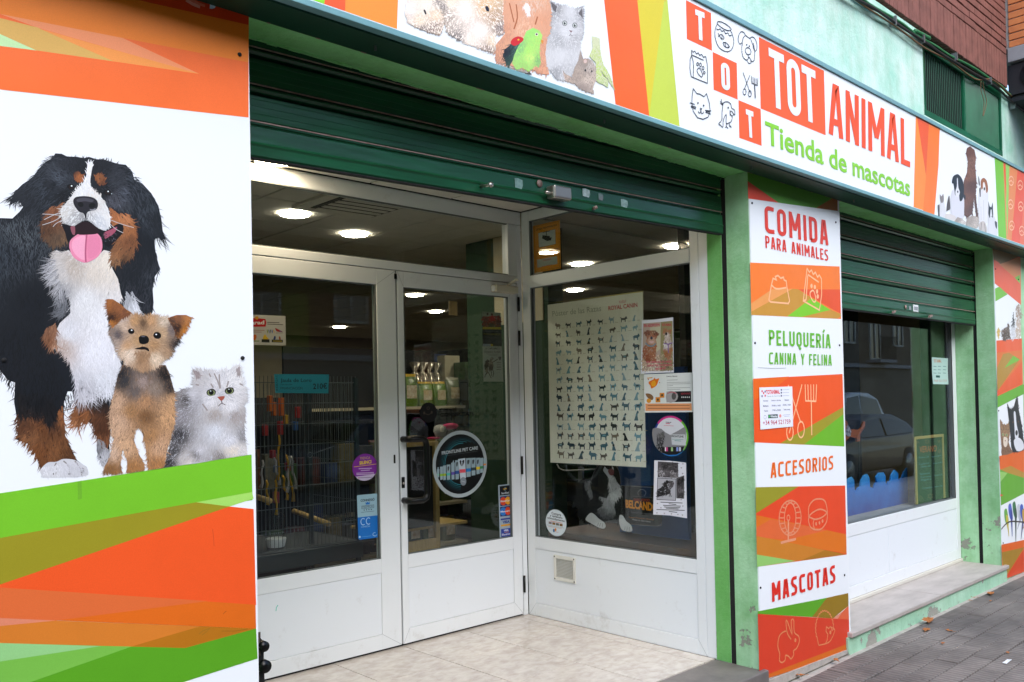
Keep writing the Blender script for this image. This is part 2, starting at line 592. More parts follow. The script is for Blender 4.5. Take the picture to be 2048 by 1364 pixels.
def paver_mat():
    m, nt, b = newmat('ribbed_paver')
    g = N(nt, 'ShaderNodeNewGeometry')
    w = N(nt, 'ShaderNodeTexWave', Scale=8.0, Distortion=0.25, Detail=2.0)
    w.wave_type = 'BANDS'
    w.bands_direction = 'X'
    nt.links.new(g.outputs['Position'], w.inputs['Vector'])
    n = N(nt, 'ShaderNodeTexNoise', Scale=3.0, Detail=8.0, Roughness=0.7)
    nt.links.new(g.outputs['Position'], n.inputs['Vector'])
    oi = N(nt, 'ShaderNodeObjectInfo')
    r = N(nt, 'ShaderNodeValToRGB')
    r.color_ramp.elements[0].position = 0.3
    r.color_ramp.elements[0].color = (*lin('#5f5853'), 1)
    r.color_ramp.elements[1].position = 0.7
    r.color_ramp.elements[1].color = (*lin('#8d857e'), 1)
    nt.links.new(n.outputs[0], r.inputs[0])
    rw = N(nt, 'ShaderNodeValToRGB')
    rw.color_ramp.elements[0].position = 0.12
    rw.color_ramp.elements[0].color = (0.62, 0.6, 0.58, 1)
    rw.color_ramp.elements[1].position = 0.4
    nt.links.new(w.outputs[0], rw.inputs[0])
    mu = N(nt, 'ShaderNodeMixRGB', blend_type='MULTIPLY')
    mu.inputs[0].default_value = 0.85
    nt.links.new(r.outputs[0], mu.inputs[1])
    nt.links.new(rw.outputs[0], mu.inputs[2])
    mr = N(nt, 'ShaderNodeMapRange')
    mr.inputs['To Min'].default_value = 0.85
    mr.inputs['To Max'].default_value = 1.1
    nt.links.new(oi.outputs['Random'], mr.inputs['Value'])
    mu2 = N(nt, 'ShaderNodeMixRGB', blend_type='MULTIPLY')
    mu2.inputs[0].default_value = 1.0
    nt.links.new(mu.outputs[0], mu2.inputs[1])
    nt.links.new(mr.outputs[0], mu2.inputs[2])
    vo = N(nt, 'ShaderNodeTexVoronoi', Scale=5.5)
    nt.links.new(g.outputs['Position'], vo.inputs['Vector'])
    rv_ = N(nt, 'ShaderNodeValToRGB')
    rv_.color_ramp.elements[0].position = 0.06
    rv_.color_ramp.elements[0].color = (0.62, 0.62, 0.62, 1)
    rv_.color_ramp.elements[1].position = 0.085
    nt.links.new(vo.outputs['Distance'], rv_.inputs[0])
    st_ = N(nt, 'ShaderNodeTexNoise', Scale=1.3, Detail=6.0, Roughness=0.65)
    nt.links.new(g.outputs['Position'], st_.inputs['Vector'])
    rs_ = N(nt, 'ShaderNodeValToRGB')
    rs_.color_ramp.elements[0].position = 0.38
    rs_.color_ramp.elements[0].color = (0.68, 0.68, 0.7, 1)
    rs_.color_ramp.elements[1].position = 0.58
    nt.links.new(st_.outputs[0], rs_.inputs[0])
    m3 = N(nt, 'ShaderNodeMixRGB', blend_type='MULTIPLY')
    m3.inputs[0].default_value = 1.0
    m4 = N(nt, 'ShaderNodeMixRGB', blend_type='MULTIPLY')
    m4.inputs[0].default_value = 1.0
    nt.links.new(mu2.outputs[0], m3.inputs[1])
    nt.links.new(rv_.outputs[0], m3.inputs[2])
    nt.links.new(m3.outputs[0], m4.inputs[1])
    nt.links.new(rs_.outputs[0], m4.inputs[2])
    nt.links.new(m4.outputs[0], b.inputs['Base Color'])
    b.inputs['Roughness'].default_value = 0.8
    bp = N(nt, 'ShaderNodeBump', Strength=0.9, Distance=0.004)
    nt.links.new(w.outputs[0], bp.inputs['Height'])
    nt.links.new(bp.outputs[0], b.inputs['Normal'])
    return m


MT['paver'] = paver_mat()

# ------------------------------------------------------------------ flat print
_txt = {}


def text_mesh(s, bold=0.0):
    k = (s, bold)
    if k not in _txt:
        cu = bpy.data.curves.new('t', 'FONT')
        cu.body = s
        cu.size = 1.0
        cu.offset = bold
        cu.resolution_u = 3
        cu.fill_mode = 'FRONT'
        ob = bpy.data.objects.new('t', cu)
        me = ob.to_mesh()
        v = np.array([(p.co.x, p.co.y) for p in me.vertices]) if len(me.vertices) else np.zeros((0, 2))
        f = [tuple(p.vertices) for p in me.polygons]
        ob.to_mesh_clear()
        bpy.data.objects.remove(ob)
        bpy.data.curves.remove(cu)
        _txt[k] = (v, f)
    return _txt[k]


def inside(poly, P):
    poly = np.asarray(poly, float)
    x, y = P[:, 0], P[:, 1]
    r = np.zeros(len(P), bool)
    j = len(poly) - 1
    for i in range(len(poly)):
        xi, yi = poly[i]
        xj, yj = poly[j]
        c = ((yi > y) != (yj > y)) & (x < (xj - xi) * (y - yi) / (yj - yi + 1e-12) + xi)
        r ^= c
        j = i
    return r


def smooth(pts, n=5, closed=True):
    P = np.array(pts, float)
    L = len(P)
    out = []
    rngi = range(L) if closed else range(L - 1)
    for i in rngi:
        if closed:
            a, b, c, d = P[(i - 1) % L], P[i], P[(i + 1) % L], P[(i + 2) % L]
        else:
            a, b, c, d = P[max(i - 1, 0)], P[i], P[i + 1], P[min(i + 2, L - 1)]
        for k in range(n):
            t = k / n
            out.append(0.5 * ((2 * b) + (-a + c) * t + (2 * a - 5 * b + 4 * c - d) * t * t + (-a + 3 * b - 3 * c + d) * t ** 3))
    if not closed:
        out.append(P[-1])
    return [tuple(p) for p in out]


def ribbon_pts(pts, w, closed=False):
    """returns verts and faces of a mitred ribbon in 2-D"""
    P = np.array(pts, float)
    n = len(P)
    L, R = [], []
    for i in range(n):
        a = P[(i - 1) % n] if (closed or i > 0) else None
        c = P[(i + 1) % n] if (closed or i < n - 1) else None
        b = P[i]
        d1 = (b - a) / (np.hypot(*(b - a)) + 1e-12) if a is not None else None
        d2 = (c - b) / (np.hypot(*(c - b)) + 1e-12) if c is not None else None
        if d1 is None: d1 = d2
        if d2 is None: d2 = d1
        n1 = np.array([-d1[1], d1[0]])
        n2 = np.array([-d2[1], d2[0]])
        m = n1 + n2
        q = np.hypot(*m)
        m = n1 if q < 1e-6 else m / q
        k = w / 2 / max(0.45, float(np.dot(m, n1)))
        L.append(b + m * k)
        R.append(b - m * k)
    V = L + R
    F = []
    for i in range(n if closed else n - 1):
        j = (i + 1) % n
        F.append((i, j, n + j, n + i))
    return V, F


def glyph(ch, W, t):
    h = t / 2

    def rr(x0, y0, x1, y1, r, n=5):
        pts = []
        for cx, cy, a0 in ((x1 - r, y1 - r, 0), (x0 + r, y1 - r, 90), (x0 + r, y0 + r, 180), (x1 - r, y0 + r, 270)):
            for k in range(n + 1):
                a = math.radians(a0 + 90 * k / n)
                pts.append((cx + r * math.cos(a), cy + r * math.sin(a)))
        return pts

    r = min(W * 0.42, 0.25, (W - 2 * h) / 2 * .97)
    ring = rr(h, h, W - h, 1 - h, r)
    if ch == 'T': return [([(0, 1 - h), (W, 1 - h)], 0), ([(W / 2, 1 - h), (W / 2, 0)], 0)]
    if ch == 'I': return [([(W / 2, 0), (W / 2, 1)], 0)]
    if ch == 'O': return [(ring, 1)]
    if ch == 'Q': return [(ring, 1), ([(W * 0.5, h), (W * 0.62, -0.13), (W * 0.85, -0.16)], 0)]
    if ch == 'A': return [([(h * .8, 0), (W / 2 - h * .55, 1 - h), (W / 2 + h * .55, 1 - h), (W - h * .8, 0)], 0), ([(W * .22, .27), (W * .78, .27)], 0)]
    if ch == 'N': return [([(h, 0), (h, 1)], 0), ([(W - h, 0), (W - h, 1)], 0), ([(h * .9, 1 - h * .4), (W - h * .9, h * .4)], 0)]
    if ch == 'M': return [([(h, 0), (h, 1)], 0), ([(W - h, 0), (W - h, 1)], 0), ([(h, 1 - h * .3), (W / 2, .32)], 0), ([(W - h, 1 - h * .3), (W / 2, .32)], 0)]
    if ch == 'L': return [([(h, 1), (h, h), (W, h)], 0)]
    if ch == 'E': return [([(W, 1 - h), (h, 1 - h), (h, h), (W, h)], 0), ([(h, .52), (W * .9, .52)], 0)]
    if ch == 'F': return [([(W, 1 - h), (h, 1 - h), (h, 0)], 0), ([(h, .5), (W * .88, .5)], 0)]
    if ch in 'PR':
        p = [(h, 0), (h, 1 - h)] + [(x, y) for x, y in [(W - h - r, 1 - h)] + [(W - h - r + r * math.sin(a), 1 - h - r + r * math.cos(a)) for a in (.4, .8, 1.2, 1.57)]]
        y2 = .47
        p += [(W - h - r + r * math.cos(a), y2 + r - r * math.sin(a)) for a in (0.001, .4, .8, 1.2, 1.57)] + [(h, y2)]
        g = [(p, 0)]
        if ch == 'R': g.append(([(W * .5, y2), (W - h, 0)], 0))
        return g
    if ch == 'D':
        return [([(h, h), (h, 1 - h), (W - h - r, 1 - h)] + [(W - h - r + r * math.sin(a), 1 - h - r + r * math.cos(a)) for a in (.4, .8, 1.2, 1.57)]
                 + [(W - h - r + r * math.cos(a), h + r - r * math.sin(a)) for a in (0.001, .4, .8, 1.2, 1.57)] + [(h, h)], 0)]
    if ch == 'C':
        up = [(W, 1 - h * 1.15)] + [(x, y) for x, y in rr(h, h, W - h, 1 - h, r)[6:12]]
        lo = [(x, y) for x, y in rr(h, h, W - h, 1 - h, r)[12:18]] + [(W, h * 1.15)]
        return [(up + lo, 0)]
    if ch == 'U': return [([(h, 1)] + rr(h, h, W - h, 1 - h, r)[12:24] + [(W - h, 1)], 0)]
    if ch == 'S':
        r2 = min(r, .2)
        a = [(W * .95, 1 - h)] + [(h + r2 - r2 * math.sin(q), 1 - h - r2 + r2 * math.cos(q)) for q in (0, .5, 1.0, 1.57)] + [(h, .68), (h + .04, .58)]
        b = [(W - h - .04, .43), (W - h, .33)] + [(W - h - r2 + r2 * math.cos(q), h + r2 - r2 * math.sin(q)) for q in (0, .5, 1.0, 1.57)] + [(W * .03, h)]
        return [(a + b, 0)]
    if ch == 'Y': return [([(h * .8, 1), (W / 2, .45)], 0), ([(W - h * .8, 1), (W / 2, .45)], 0), ([(W / 2, .5), (W / 2, 0)], 0)]
    if ch == '\u00cd': return [([(W / 2, 0), (W / 2, 1)], 0), ([(W / 2 - .02, 1.1), (W / 2 + .12, 1.3)], 0)]
    return []


class Pr:
    """flat print lying on a wall plane. plane 'y': u=x ; plane 'x': u=-y ; v=z. Points are given in photo pixels and
    projected once onto the real surface."""

    clip = None

    def __init__(s, plane, val, base=0.0004, step=4e-6):
        s.plane, s.val, s.base, s.step, s.k = plane, val, base, step, 0
        s.V, s.F, s.Cc, s.D, s.n = [], [], [], [], 0

    def px(s, P):
        P = np.atleast_2d(np.asarray(P, float))
        d = np.c_[(P[:, 0] - CXP) / FPX, (P[:, 1] - CYP) / FPX, np.ones(len(P))] @ M
        ax = 1 if s.plane == 'y' else 0
        t = (s.val - CPOS[ax]) / d[:, ax]
        W = CPOS + d * t[:, None]
        return np.c_[W[:, 0] if s.plane == 'y' else -W[:, 1], W[:, 2]]

    def raw(s, uv, faces, cols, depth=None):
        uv = np.asarray(uv, float)
        n = len(uv)
        if depth is None:
            s.k += 1
            depth = np.full(n, s.base + s.k * s.step)
        s.V.append(uv)
        s.D.append(depth)
        cols = np.asarray(cols, float)
        if cols.ndim == 1: cols = np.tile(cols, (n, 1))
        s.Cc.append(cols)
        s.F += [tuple(s.n + i for i in f) for f in faces]
        s.n += n

    def puv(s, uv, col):
        uv = [tuple(p) for p in uv]
        tri = tessellate_polygon([[Vector((p[0], p[1], 0)) for p in uv]])
        s.raw(uv, tri, lin(col))

    def poly(s, pts, col, sm=0):
        if sm: pts = smooth(pts, sm)
        s.puv(s.px(pts), col)

    def ell(s, cx, cy, rx, ry, col, rot=0.0, n=24):
        a = np.linspace(0, 2 * math.pi, n, endpoint=False)
        x, y = rx * np.cos(a), ry * np.sin(a)
        c, q = math.cos(rot), math.sin(rot)
        s.poly(np.c_[cx + x * c - y * q, cy + x * q + y * c], col)

    def line(s, pts, w, col, closed=False, sm=0):
        """w in metres"""
        if sm: pts = smooth(pts, sm, closed)
        V, F = ribbon_pts(s.px(pts), w, closed)
        s.raw(V, F, lin(col))

    def circ_uv(s, c, r, col, n=40, r2=None):
        a = np.linspace(0, 2 * math.pi, n, endpoint=False)
        r2 = r if r2 is None else r2
        s.puv(np.c_[c[0] + r * np.cos(a), c[1] + r2 * np.sin(a)], col)

    def quad_axes(s, bl, br, tl):
        q = s.px([bl, br, tl])
        return q[0], q[1] - q[0], q[2] - q[0]

    def text(s, txt, bl, br, tl, col, bold=0.0, cap=None, uv=False):
        O, U, V = (bl, br, tl) if uv else s.quad_axes(bl, br, tl)
        v, f = text_mesh(txt, bold)
        if not len(v): return
        x0, x1 = v[:, 0].min(), v[:, 0].max()
        hh = cap or 0.72
        a = (v[:, 0] - x0) / (x1 - x0)
        b = v[:, 1] / hh
        s.raw(O + a[:, None] * U + b[:, None] * V, f, lin(col))

    def strokes(s, txt, bl, br, tl, col, t=0.2, gw=0.5, gap=0.14, widths=None):
        O, U, V = s.quad_axes(bl, br, tl)
        wd = {'I': t, '\u00cd': t, 'M': gw * 1.35, ' ': gw * .6, 'E': gw * .85, 'L': gw * .85, 'F': gw * .85}
        if widths: wd.update(widths)
        x = 0.0
        pr = []
        for ch in txt:
            W = wd.get(ch, gw)
            for pts, cl in glyph(ch, W, t):
                pr.append(([(x + p[0], p[1]) for p in pts], cl))
            x += W + gap
        tot = x - gap
        for pts, cl in pr:
            vv, ff = ribbon_pts(pts, t, bool(cl))
            vv = np.array(vv)
            s.raw(O + (vv[:, 0] / tot)[:, None] * U + vv[:, 1][:, None] * V, ff, lin(col))

    def fur(s, region, n, L, w, dirs, cols, jd=18, jc=0.10, curve=0.25, thick=4e-4, power=3.0, over=True):
        """cloud of tapered hair strokes: dirs [(x,y,deg)], cols [(x,y,hex)]; deg 0 = right, 90 = down"""
        region = np.asarray(region, float)
        mn, mx = region.min(0), region.max(0)
        P = np.zeros((0, 2))
        while len(P) < n:
            q = rng.uniform(mn, mx, (n * 2, 2))
            P = np.r_[P, q[inside(region, q)]]
        P = P[:n]

        def idw(pts, vals):
            pts = np.asarray(pts, float)
            d2 = ((P[:, None, :] - pts[None]) ** 2).sum(2) + 1.0
            wgt = d2 ** (-power / 2)
            wgt /= wgt.sum(1)[:, None]
            return wgt @ np.asarray(vals, float)

        ang = np.radians([d[2] for d in dirs])
        dv = idw([(d[0], d[1]) for d in dirs], np.c_[np.cos(ang), np.sin(ang)])
        a = np.arctan2(dv[:, 1], dv[:, 0]) + np.radians(rng.normal(0, jd, n))
        C = idw([(c[0], c[1]) for c in cols], [lin(c[2]) for c in cols])
        C = np.clip(C * np.exp(rng.normal(0, jc, (n, 1))) + rng.normal(0, jc * 0.012, (n, 1)), 0.002, 0.95)
        ln = L * rng.uniform(0.5, 1.25, n)
        wd = w * rng.uniform(0.6, 1.3, n)
        cv = rng.normal(0, curve, n)
        thick = thick * 0.1
        dx, dy = np.cos(a), np.sin(a)
        nx, ny = -dy, dx
        mid = P + np.c_[dx, dy] * (ln * .5)[:, None] + np.c_[nx, ny] * (ln * cv * .25)[:, None]
        tip = P + np.c_[dx, dy] * ln[:, None] + np.c_[nx, ny] * (ln * cv)[:, None]
        W = np.c_[nx, ny]
        V = np.stack([P - W * (wd * .35)[:, None], P + W * (wd * .35)[:, None], mid - W * (wd * .5)[:, None], mid + W * (wd * .5)[:, None], tip], 1)
        if s.clip:
            V[..., 1] = np.minimum(V[..., 1], s.clip[0] + s.clip[1] * V[..., 0])
        uv = s.px(V.reshape(-1, 2))
        s.k += 1
        b0 = s.base + s.k * s.step
        dep = np.repeat(b0 + rng.permutation(n) / n * thick, 5)
        F = []
        for i in range(n):
            q = 5 * i
            F += [(q, q + 1, q + 3, q + 2), (q + 2, q + 3, q + 4)]
        s.raw(uv, F, np.repeat(C, 5, 0), dep)
        s.k += int(thick / s.step) + 1

    def build(s, name, mat, parent=None):
        uv = np.concatenate(s.V)
        d = np.concatenate(s.D)
        c = np.concatenate(s.Cc)
        if s.plane == 'y':
            W = np.c_[uv[:, 0], s.val - d, uv[:, 1]]
        else:
            W = np.c_[s.val - d, -uv[:, 0], uv[:, 1]]
        off = np.array(wloc(parent))
        W = W - off
        me = bpy.data.meshes.new(name)
        me.from_pydata(W.tolist(), [], s.F)
        at = me.color_attributes.new('ink', 'FLOAT_COLOR', 'POINT')
        at.data.foreach_set('color', np.c_[c, np.ones(len(c))].ravel())
        me.update()
        return link(name, me, mat, parent)

# =================================================================== SETTING
FY = 2.414          # facade plane
SY = 2.248          # sign face
DY = 4.144          # door plane
SX = 3.985          # side window plane
WY = 2.722          # display window plane
GZ = -0.11          # pavement

struct(MB().box(-30, 60, -26, 2.45, GZ - 0.35, GZ - 0.14).build('ground', MT['asphalt']))
struct(MB().box(-30, 60, -8.6, -1.35, GZ - 0.16, GZ - 0.12).build('road', MT['asphalt']))
k = MB()
for i in range(45):
    k.box(-30 + i, -30 + i + 0.99, -1.35, -1.2, GZ - 0.14, GZ - 0.002)
struct(k.build('kerb', MT['concrete'], bevel=0.01))

pv = struct(MB().box(-8, 30, -1.2, 2.6, GZ - 0.1, GZ - 0.022).build('pavement', MT['mortar']))
pm = MB().box(0, 0.394, 0, 0.1145, GZ - 0.03, GZ)
pme = pm.build('paver', MT['paver'], pv, bevel=0.003, seg=1)
pmesh = pme.data
first = True
cnt = 0
for j in range(11):
    y1 = 2.213 - 0.1213 * (j - 1)
    for i in range(18):
        x0 = 3.75 + i * 0.4 + (0.2 if j % 2 else 0)
        if x0 > 9.8: continue
        o = pme if first else pme.copy()
        if not first:
            COL.objects.link(o)
        first = False
        dz = random.uniform(-.0025, .0025)
        o.location = (x0, y1 - 0.1145, dz) - wloc(pv) if False else Vector((x0, y1 - 0.1145, dz))
        cnt += 1
far = MB()
for j in range(28):
    y1 = 2.213 - 0.1213 * (j - 1)
    for i in range(30):
        x0 = -2.0 + i * 0.4 + (0.2 if j % 2 else 0)
        if j < 11 and 3.74 < x0 < 9.81: continue
        far.box(x0, x0 + 0.394, y1 - 0.1145, y1, GZ - 0.03, GZ)
fo = far.build('paver_field', MT['paver'], pv)
fo['kind'] = 'stuff'

# vestibule floor
vf = struct(MB().box(1.1, 4.03, 2.69, 4.25, -0.1, -0.006).build('vestibule_floor', MT['grout']))
ft = MB().box(0, 0.461, 0, 0.502, -0.02, 0).build('floor_tile', MT['floor_tile'], vf, bevel=0.0012, seg=1)
first = True
xs = [1.10, 1.565, 2.03, 2.495, 2.96, 3.425]
for i, x in enumerate(xs):
    for y in (2.184, 2.689, 3.194, 3.699):
        if y < 2.5: continue
        o = ft if first else ft.copy()
        if not first: COL.objects.link(o)
        first = False
        o.location = (x, y, random.uniform(-.0006, .0006))
et = MB()
for y in (2.689, 3.194, 3.699):
    et.box(3.89, 3.984, y, y + .5035, -0.02, 0)
eo = et.build('edge_tile', MT['floor_tile'], vf)
back = MB()
for i, x in enumerate(xs):
    back.box(x, x + 0.462, 4.2035, 4.25, -0.02, 0)
back.build('back_tile', MT['floor_tile'], vf)
struct(MB().box(1.1, 4.02, 2.38, 2.686, -0.105, -0.003).build('threshold', MT['threshold'], bevel=0.006))

# =================================================================== BUILDING
bld = thing('shop_building', 'pale green rendered ground floor with a dark brick storey above', 'building', (5, FY, 0))
# pillar between the openings, right pillar, left pier
pil = MB()
pil.box(SX, 5.005, FY, 2.553, GZ - .03, 2.612)
pil.box(SX, 5.005, 2.583, 2.68, GZ - .03, 2.612)
pil.box(SX + .03, 4.975, 2.545, 2.60, GZ - .03, 2.612)
pil.build('pillar', MT['stucco'], bld)
MB().box(SX - 0.002, SX + .03, 2.5835, 2.672, 0.0, 2.612).build('reveal_strip', MT['stucco_lime'], bld)
MB().box(7.71, 8.6, FY, 2.553, GZ - .03, 2.612).box(7.71, 8.6, 2.583, 3.0, GZ - .03, 2.612).box(7.74, 8.6, 2.545, 2.60, GZ - .03, 2.612).build('pillar', MT['stucco'], bld)
MB().box(8.6, 16, FY - .01, 3.0, GZ - .03, 2.612).build('pillar', MT['stucco'], bld)
MB().box(-6, 1.19, FY, 2.9, GZ - .03, 2.612).build('pillar', MT['stucco'], bld)
for x in (SX + .012, 4.985, 7.728):
    g = MB().box(x - .01, x + .012, 2.553, 2.583, -0.01, 2.6)
    g.build('shutter_guide', MT['gap'], bld)
MB().box(1.10, 1.19, 2.9, 4.2, 0, 2.7).build('reveal_wall', MT['stucco'], bld)
MB().prism_xz([(SX - .02, -.0655), (5.003, -.101), (5.003, GZ - .01), (SX - .02, GZ - .01)], FY - .016, FY - .0005).build('mortar_fillet', MT['mortar'], bld)
# lintel
MB().box(-6, 16, FY + .002, 2.552, 2.6125, 2.80).build('lintel', MT['lintel'], bld)
# ragged render edge under the lintel
for a, b in ((1.2, SX), (5.0, 7.71)):
    rg = MB()
    x = a
    while x < b:
        w = random.uniform(.01, .05)
        rg.box(x, min(b, x + w), 2.545, 2.553 + random.uniform(0, .006), 2.609 - random.uniform(0, .003), 2.63)
        x += w
    rg.build('render_edge', MT['lintel'], bld)
MB().box(1.15, 7.75, 2.553, 2.60, 2.70, 2.9).build('shutter_box_front', MT['gap'], bld)
# upper wall
up = MB()
up.box(-6, 6.392, FY + .01, 2.7, 2.80, 4.03)
up.box(8.06, 16, FY + .01, 2.7, 2.80, 4.03)
up.box(6.392, 8.06, FY + .01, 2.7, 2.80, 3.435)
up.box(6.392, 8.06, FY + .06, 2.7, 3.435, 4.03)
up.build('upper_wall', MT['stucco_up'], bld)
# brick storey
bw = MB().box(-6, 8.215, FY + .012, 2.7, 4.062, 12).build('brick_wall', MT['mortar_dark'], bld)
sb = MB().box(0, .0575, 0, .05, 0, .285).build('brick', MT['brick_dark'], bw, bevel=.0025, seg=1)
hb = MB().box(0, .2445, 0, .05, 0, .0555).build('brick', MT['brick_dark'], bw, bevel=.0025, seg=1)
first = True
woff = wloc(bw)
for i in range(58):
    o = sb if first else sb.copy()
    if not first: COL.objects.link(o)
    first = False
    o.location = Vector((8.15 - i * .0645, FY + random.uniform(-.002, .0015), 4.058 + random.uniform(-.001, .001)))
first = True
nb = 0
for j in range(13):
    for i in range(18):
        x = 8.215 - (i + 1) * .2505 - (0.125 if j % 2 else 0)
        if j % 2 and i == 0:
            pass
        if x < 5.9 - j * .06 or nb > 235: continue
        o = hb if first else hb.copy()
        if not first: COL.objects.link(o)
        first = False
        o.location = Vector((x, FY + random.uniform(-.003, .002), 4.350 + j * .0645))
        nb += 1
hbk = MB()
for j in range(13):
    if j % 2: hbk.box(8.215 - .119, 8.2145, FY - .001, FY + .05, 4.350 + j * .0645, 4.4055 + j * .0645)
hbk.build('half_brick_row', MT['brick_dark'], bw)
for o in list(COL.objects):
    pass
# far brick left as one joined mass
fb = MB()
for i in range(120):
    x = 8.15 - (i + 58) * .0645
    fb.box(x, x + .0575, FY, FY + .05, 4.058, 4.343)
for j in range(30):
    for i in range(46):
        x = 8.215 - (i + 1) * .2505 - (0.125 if j % 2 else 0)
        if j < 13 and x >= 5.9 - j * .06: continue
        if x < -3: continue
        fb.box(x, x + .2445, FY, FY + .05, 4.350 + j * .0645, 4.4055 + j * .0645)
fbo = fb.build('brickwork', MT['brick_dark'], bw)
fbo['kind'] = 'stuff'

# neighbouring bay that projects over the pavement
bay = thing('brick_bay', 'orange brick bay projecting over the pavement at top right corner', 'building', (9.5, 1.9, 4.3))
bbm = MB().box(8.222, 14, 0.9, 2.7, 4.40, 12).build('bay_wall', MT['mortar'], bay)
ob = MB().box(0, .05, 0, .2445, 0, .0535).build('brick', MT['brick_orange'], bbm, bevel=.0025, seg=1)
first = True
for j in range(14):
    for i in range(7):
        y = 2.400 - (i + 1) * .2505 + (0.06 if j % 2 else 0)
        if j % 2 and i == 0: y = 2.400 - .2505 + 0.0
        if j % 2 and i > 0: y = 2.400 - (i + 1) * .2505 + .12
        o = ob if first else ob.copy()
        if not first: COL.objects.link(o)
        first = False
        o.location = Vector((8.210 + random.uniform(-.002, .002), y, 4.402 + j * .0625))
MB().box(8.205, 14, 0.85, 2.408, 4.275, 4.40).build('concrete_band', MT['concrete'], bay, bevel=.006)
MB().tube([(8.235, 2.2, 4.14), (14, 2.2, 4.14)], .125, 20).build('awning_roll', MT['gun'], bay)
MB().tube([(8.235, 1.9, 4.16), (14, 1.9, 4.16)], .11, 20).build('awning_roll', MT['gun'], bay)
MB().box(8.22, 14, 1.5, 2.40, 3.99, 4.015).box(8.22, 14, 1.6, 2.40, 3.93, 3.965).box(8.25, 14, 1.7, 2.42, 3.965, 4.26).build('soffit', MT['gun'], bay)

# =================================================================== SIGN BOX
sign = thing('fascia_sign', 'long pet shop fascia sign board above both openings with red TOT ANIMAL lettering', 'sign', (3.5, SY, 2.95))
MB().box(-4, 10.5, SY + .004, FY + .004, 2.632, 3.262).build('sign_board', MT['print_white'], sign)
MB().box(-4, 10.5, SY - .006, SY + .028, 2.612, 2.633).build('bottom_trim', MT['trim'], sign, bevel=.002)
MB().box(-4, 10.5, SY - .006, SY + .03, 3.250, 3.276).build('top_trim', MT['trim'], sign, bevel=.002)
MB().box(-4, 10.5, SY + .03, FY + .006, 3.262, 3.280).build('sign_top', MT['trim'], sign)
MB().box(-4, 8.02, SY + .0285, FY - .0035, 2.606, 2.630).box(8.02, 10.5, SY + .0285, FY - .0035, 2.606, 2.630).build('soffit', MT['soffit'], sign)
sc = MB()
for x in np.arange(1.25, 7.7, .17):
    if random.random() < .5:
        w = random.uniform(.01, .05)
        sc.box(x, x + w, FY - .008, FY - .0035, 2.6045, 2.612)
sc.build('chipped_edge', MT['rust'], sign)
for x in np.arange(1.6, 8, 1.15):
    MB().bar((x, SY + .09, 2.606), (x, SY + .09, 2.590), .006).build('screw', MT['zinc'], sign)

# louvred grille
gr = thing('louvre_grille', 'dark green vertical louvre grille in upper wall under the brick', 'grille', (7.22, FY, 3.7))
MB().box(6.394, 8.058, FY + .008, FY + .03, 3.437, 3.48).box(6.394, 8.058, FY + .008, FY + .03, 3.93, 3.985).box(6.394, 6.418, FY + .008, FY + .03, 3.48, 3.93).box(8.03, 8.058, FY + .008, FY + .03, 3.48, 3.93).box(7.188, 7.212, FY + .008, FY + .03, 3.48, 3.93).build('frame', MT['green_dark'], gr, bevel=.002)
MB().box(6.40, 8.05, FY + .05, FY + .058, 3.44, 3.985).build('backing', MT['gap'], gr)
lv = MB().box(-.0105, .0105, -.0014, .0014, 3.475, 3.935)
l0 = lv.build('slat', MT['green_dark'])
l0.parent = gr
first = True
goff = wloc(gr)
for i in range(46):
    x = 6.435 + i * .0355
    if abs(x - 7.2) < .02 or x > 8.02: continue
    o = l0 if first else l0.copy()
    if not first: COL.objects.link(o)
    first = False
    o.location = Vector((x, FY + .024, 0)) - goff
    o.rotation_euler = (0, 0, math.radians(31 if x < 7.2 else 140))

# copies were positioned with world coordinates: meshes were stored relative to the parent, fix by using local = world - 0
# cables
cb = thing('cable_bundle', 'sagging bundle of green and black cables under the brick edge', 'cables', (6.5, FY, 4.03))


def cable(name, pts, r, m, par=cb, yoff=0):
    P = [on_y(x, y, FY - yoff) for x, y in pts]
    P = [tuple(p) for p in smooth([tuple(p) for p in P], 6, False)]
    return MB().tube(P, r, 7).build(name, m, par)


cable('cable', [(1640, -60), (1700, -22), (1740, 10), (1800, 45), (1835, 72), (1870, 92), (1900, 112), (1945, 135), (1985, 162), (2005, 175), (2030, 200), (2060, 224)], .011, MT['cable_g'], yoff=.014)
cable('cable', [(1640, -50), (1700, -8), (1745, 15), (1800, 52), (1850, 84), (1890, 112), (1940, 142), (1990, 172), (2020, 200), (2060, 232)], .009, MT['cable_k'], yoff=.03)
cable('cable', [(1640, -70), (1720, 2), (1780, 36), (1840, 80), (1880, 108), (1930, 140), (1975, 165), (2010, 190), (2060, 228)], .007, MT['cable_k'], yoff=.012)
cable('cable', [(1660, -40), (1720, 6), (1790, 52), (1850, 96), (1900, 122), (1950, 158), (1985, 160), (2020, 190), (2060, 226)], .006, MT['cable_b'], yoff=.022)
cable('cable', [(1680, -30), (1690, -10), (1735, 20), (1782, 44), (1810, 58), (1850, 70)], .004, MT['trim'], yoff=.01)
cable('loose_wire', [(1965, 158), (1968, 180), (1973, 205), (1966, 232), (1968, 205), (1962, 180), (1962, 160)], .0025, MT['cable_b'], yoff=.02)
cable('conduit', [(1830, 62), (1843, 69), (1858, 77)], .016, MT['cable_g'], yoff=.02)
for p in ((1781, 44), (1838, 80), (1904, 116), (1973, 164), (2021, 212)):
    q = on_y(*p, FY)
    MB().box(q[0] - .008, q[0] + .008, FY - .04, FY + .004, q[2] - .03, q[2] + .03).build('clip', MT['zinc'], cb)

# =================================================================== ROLLER SHUTTERS


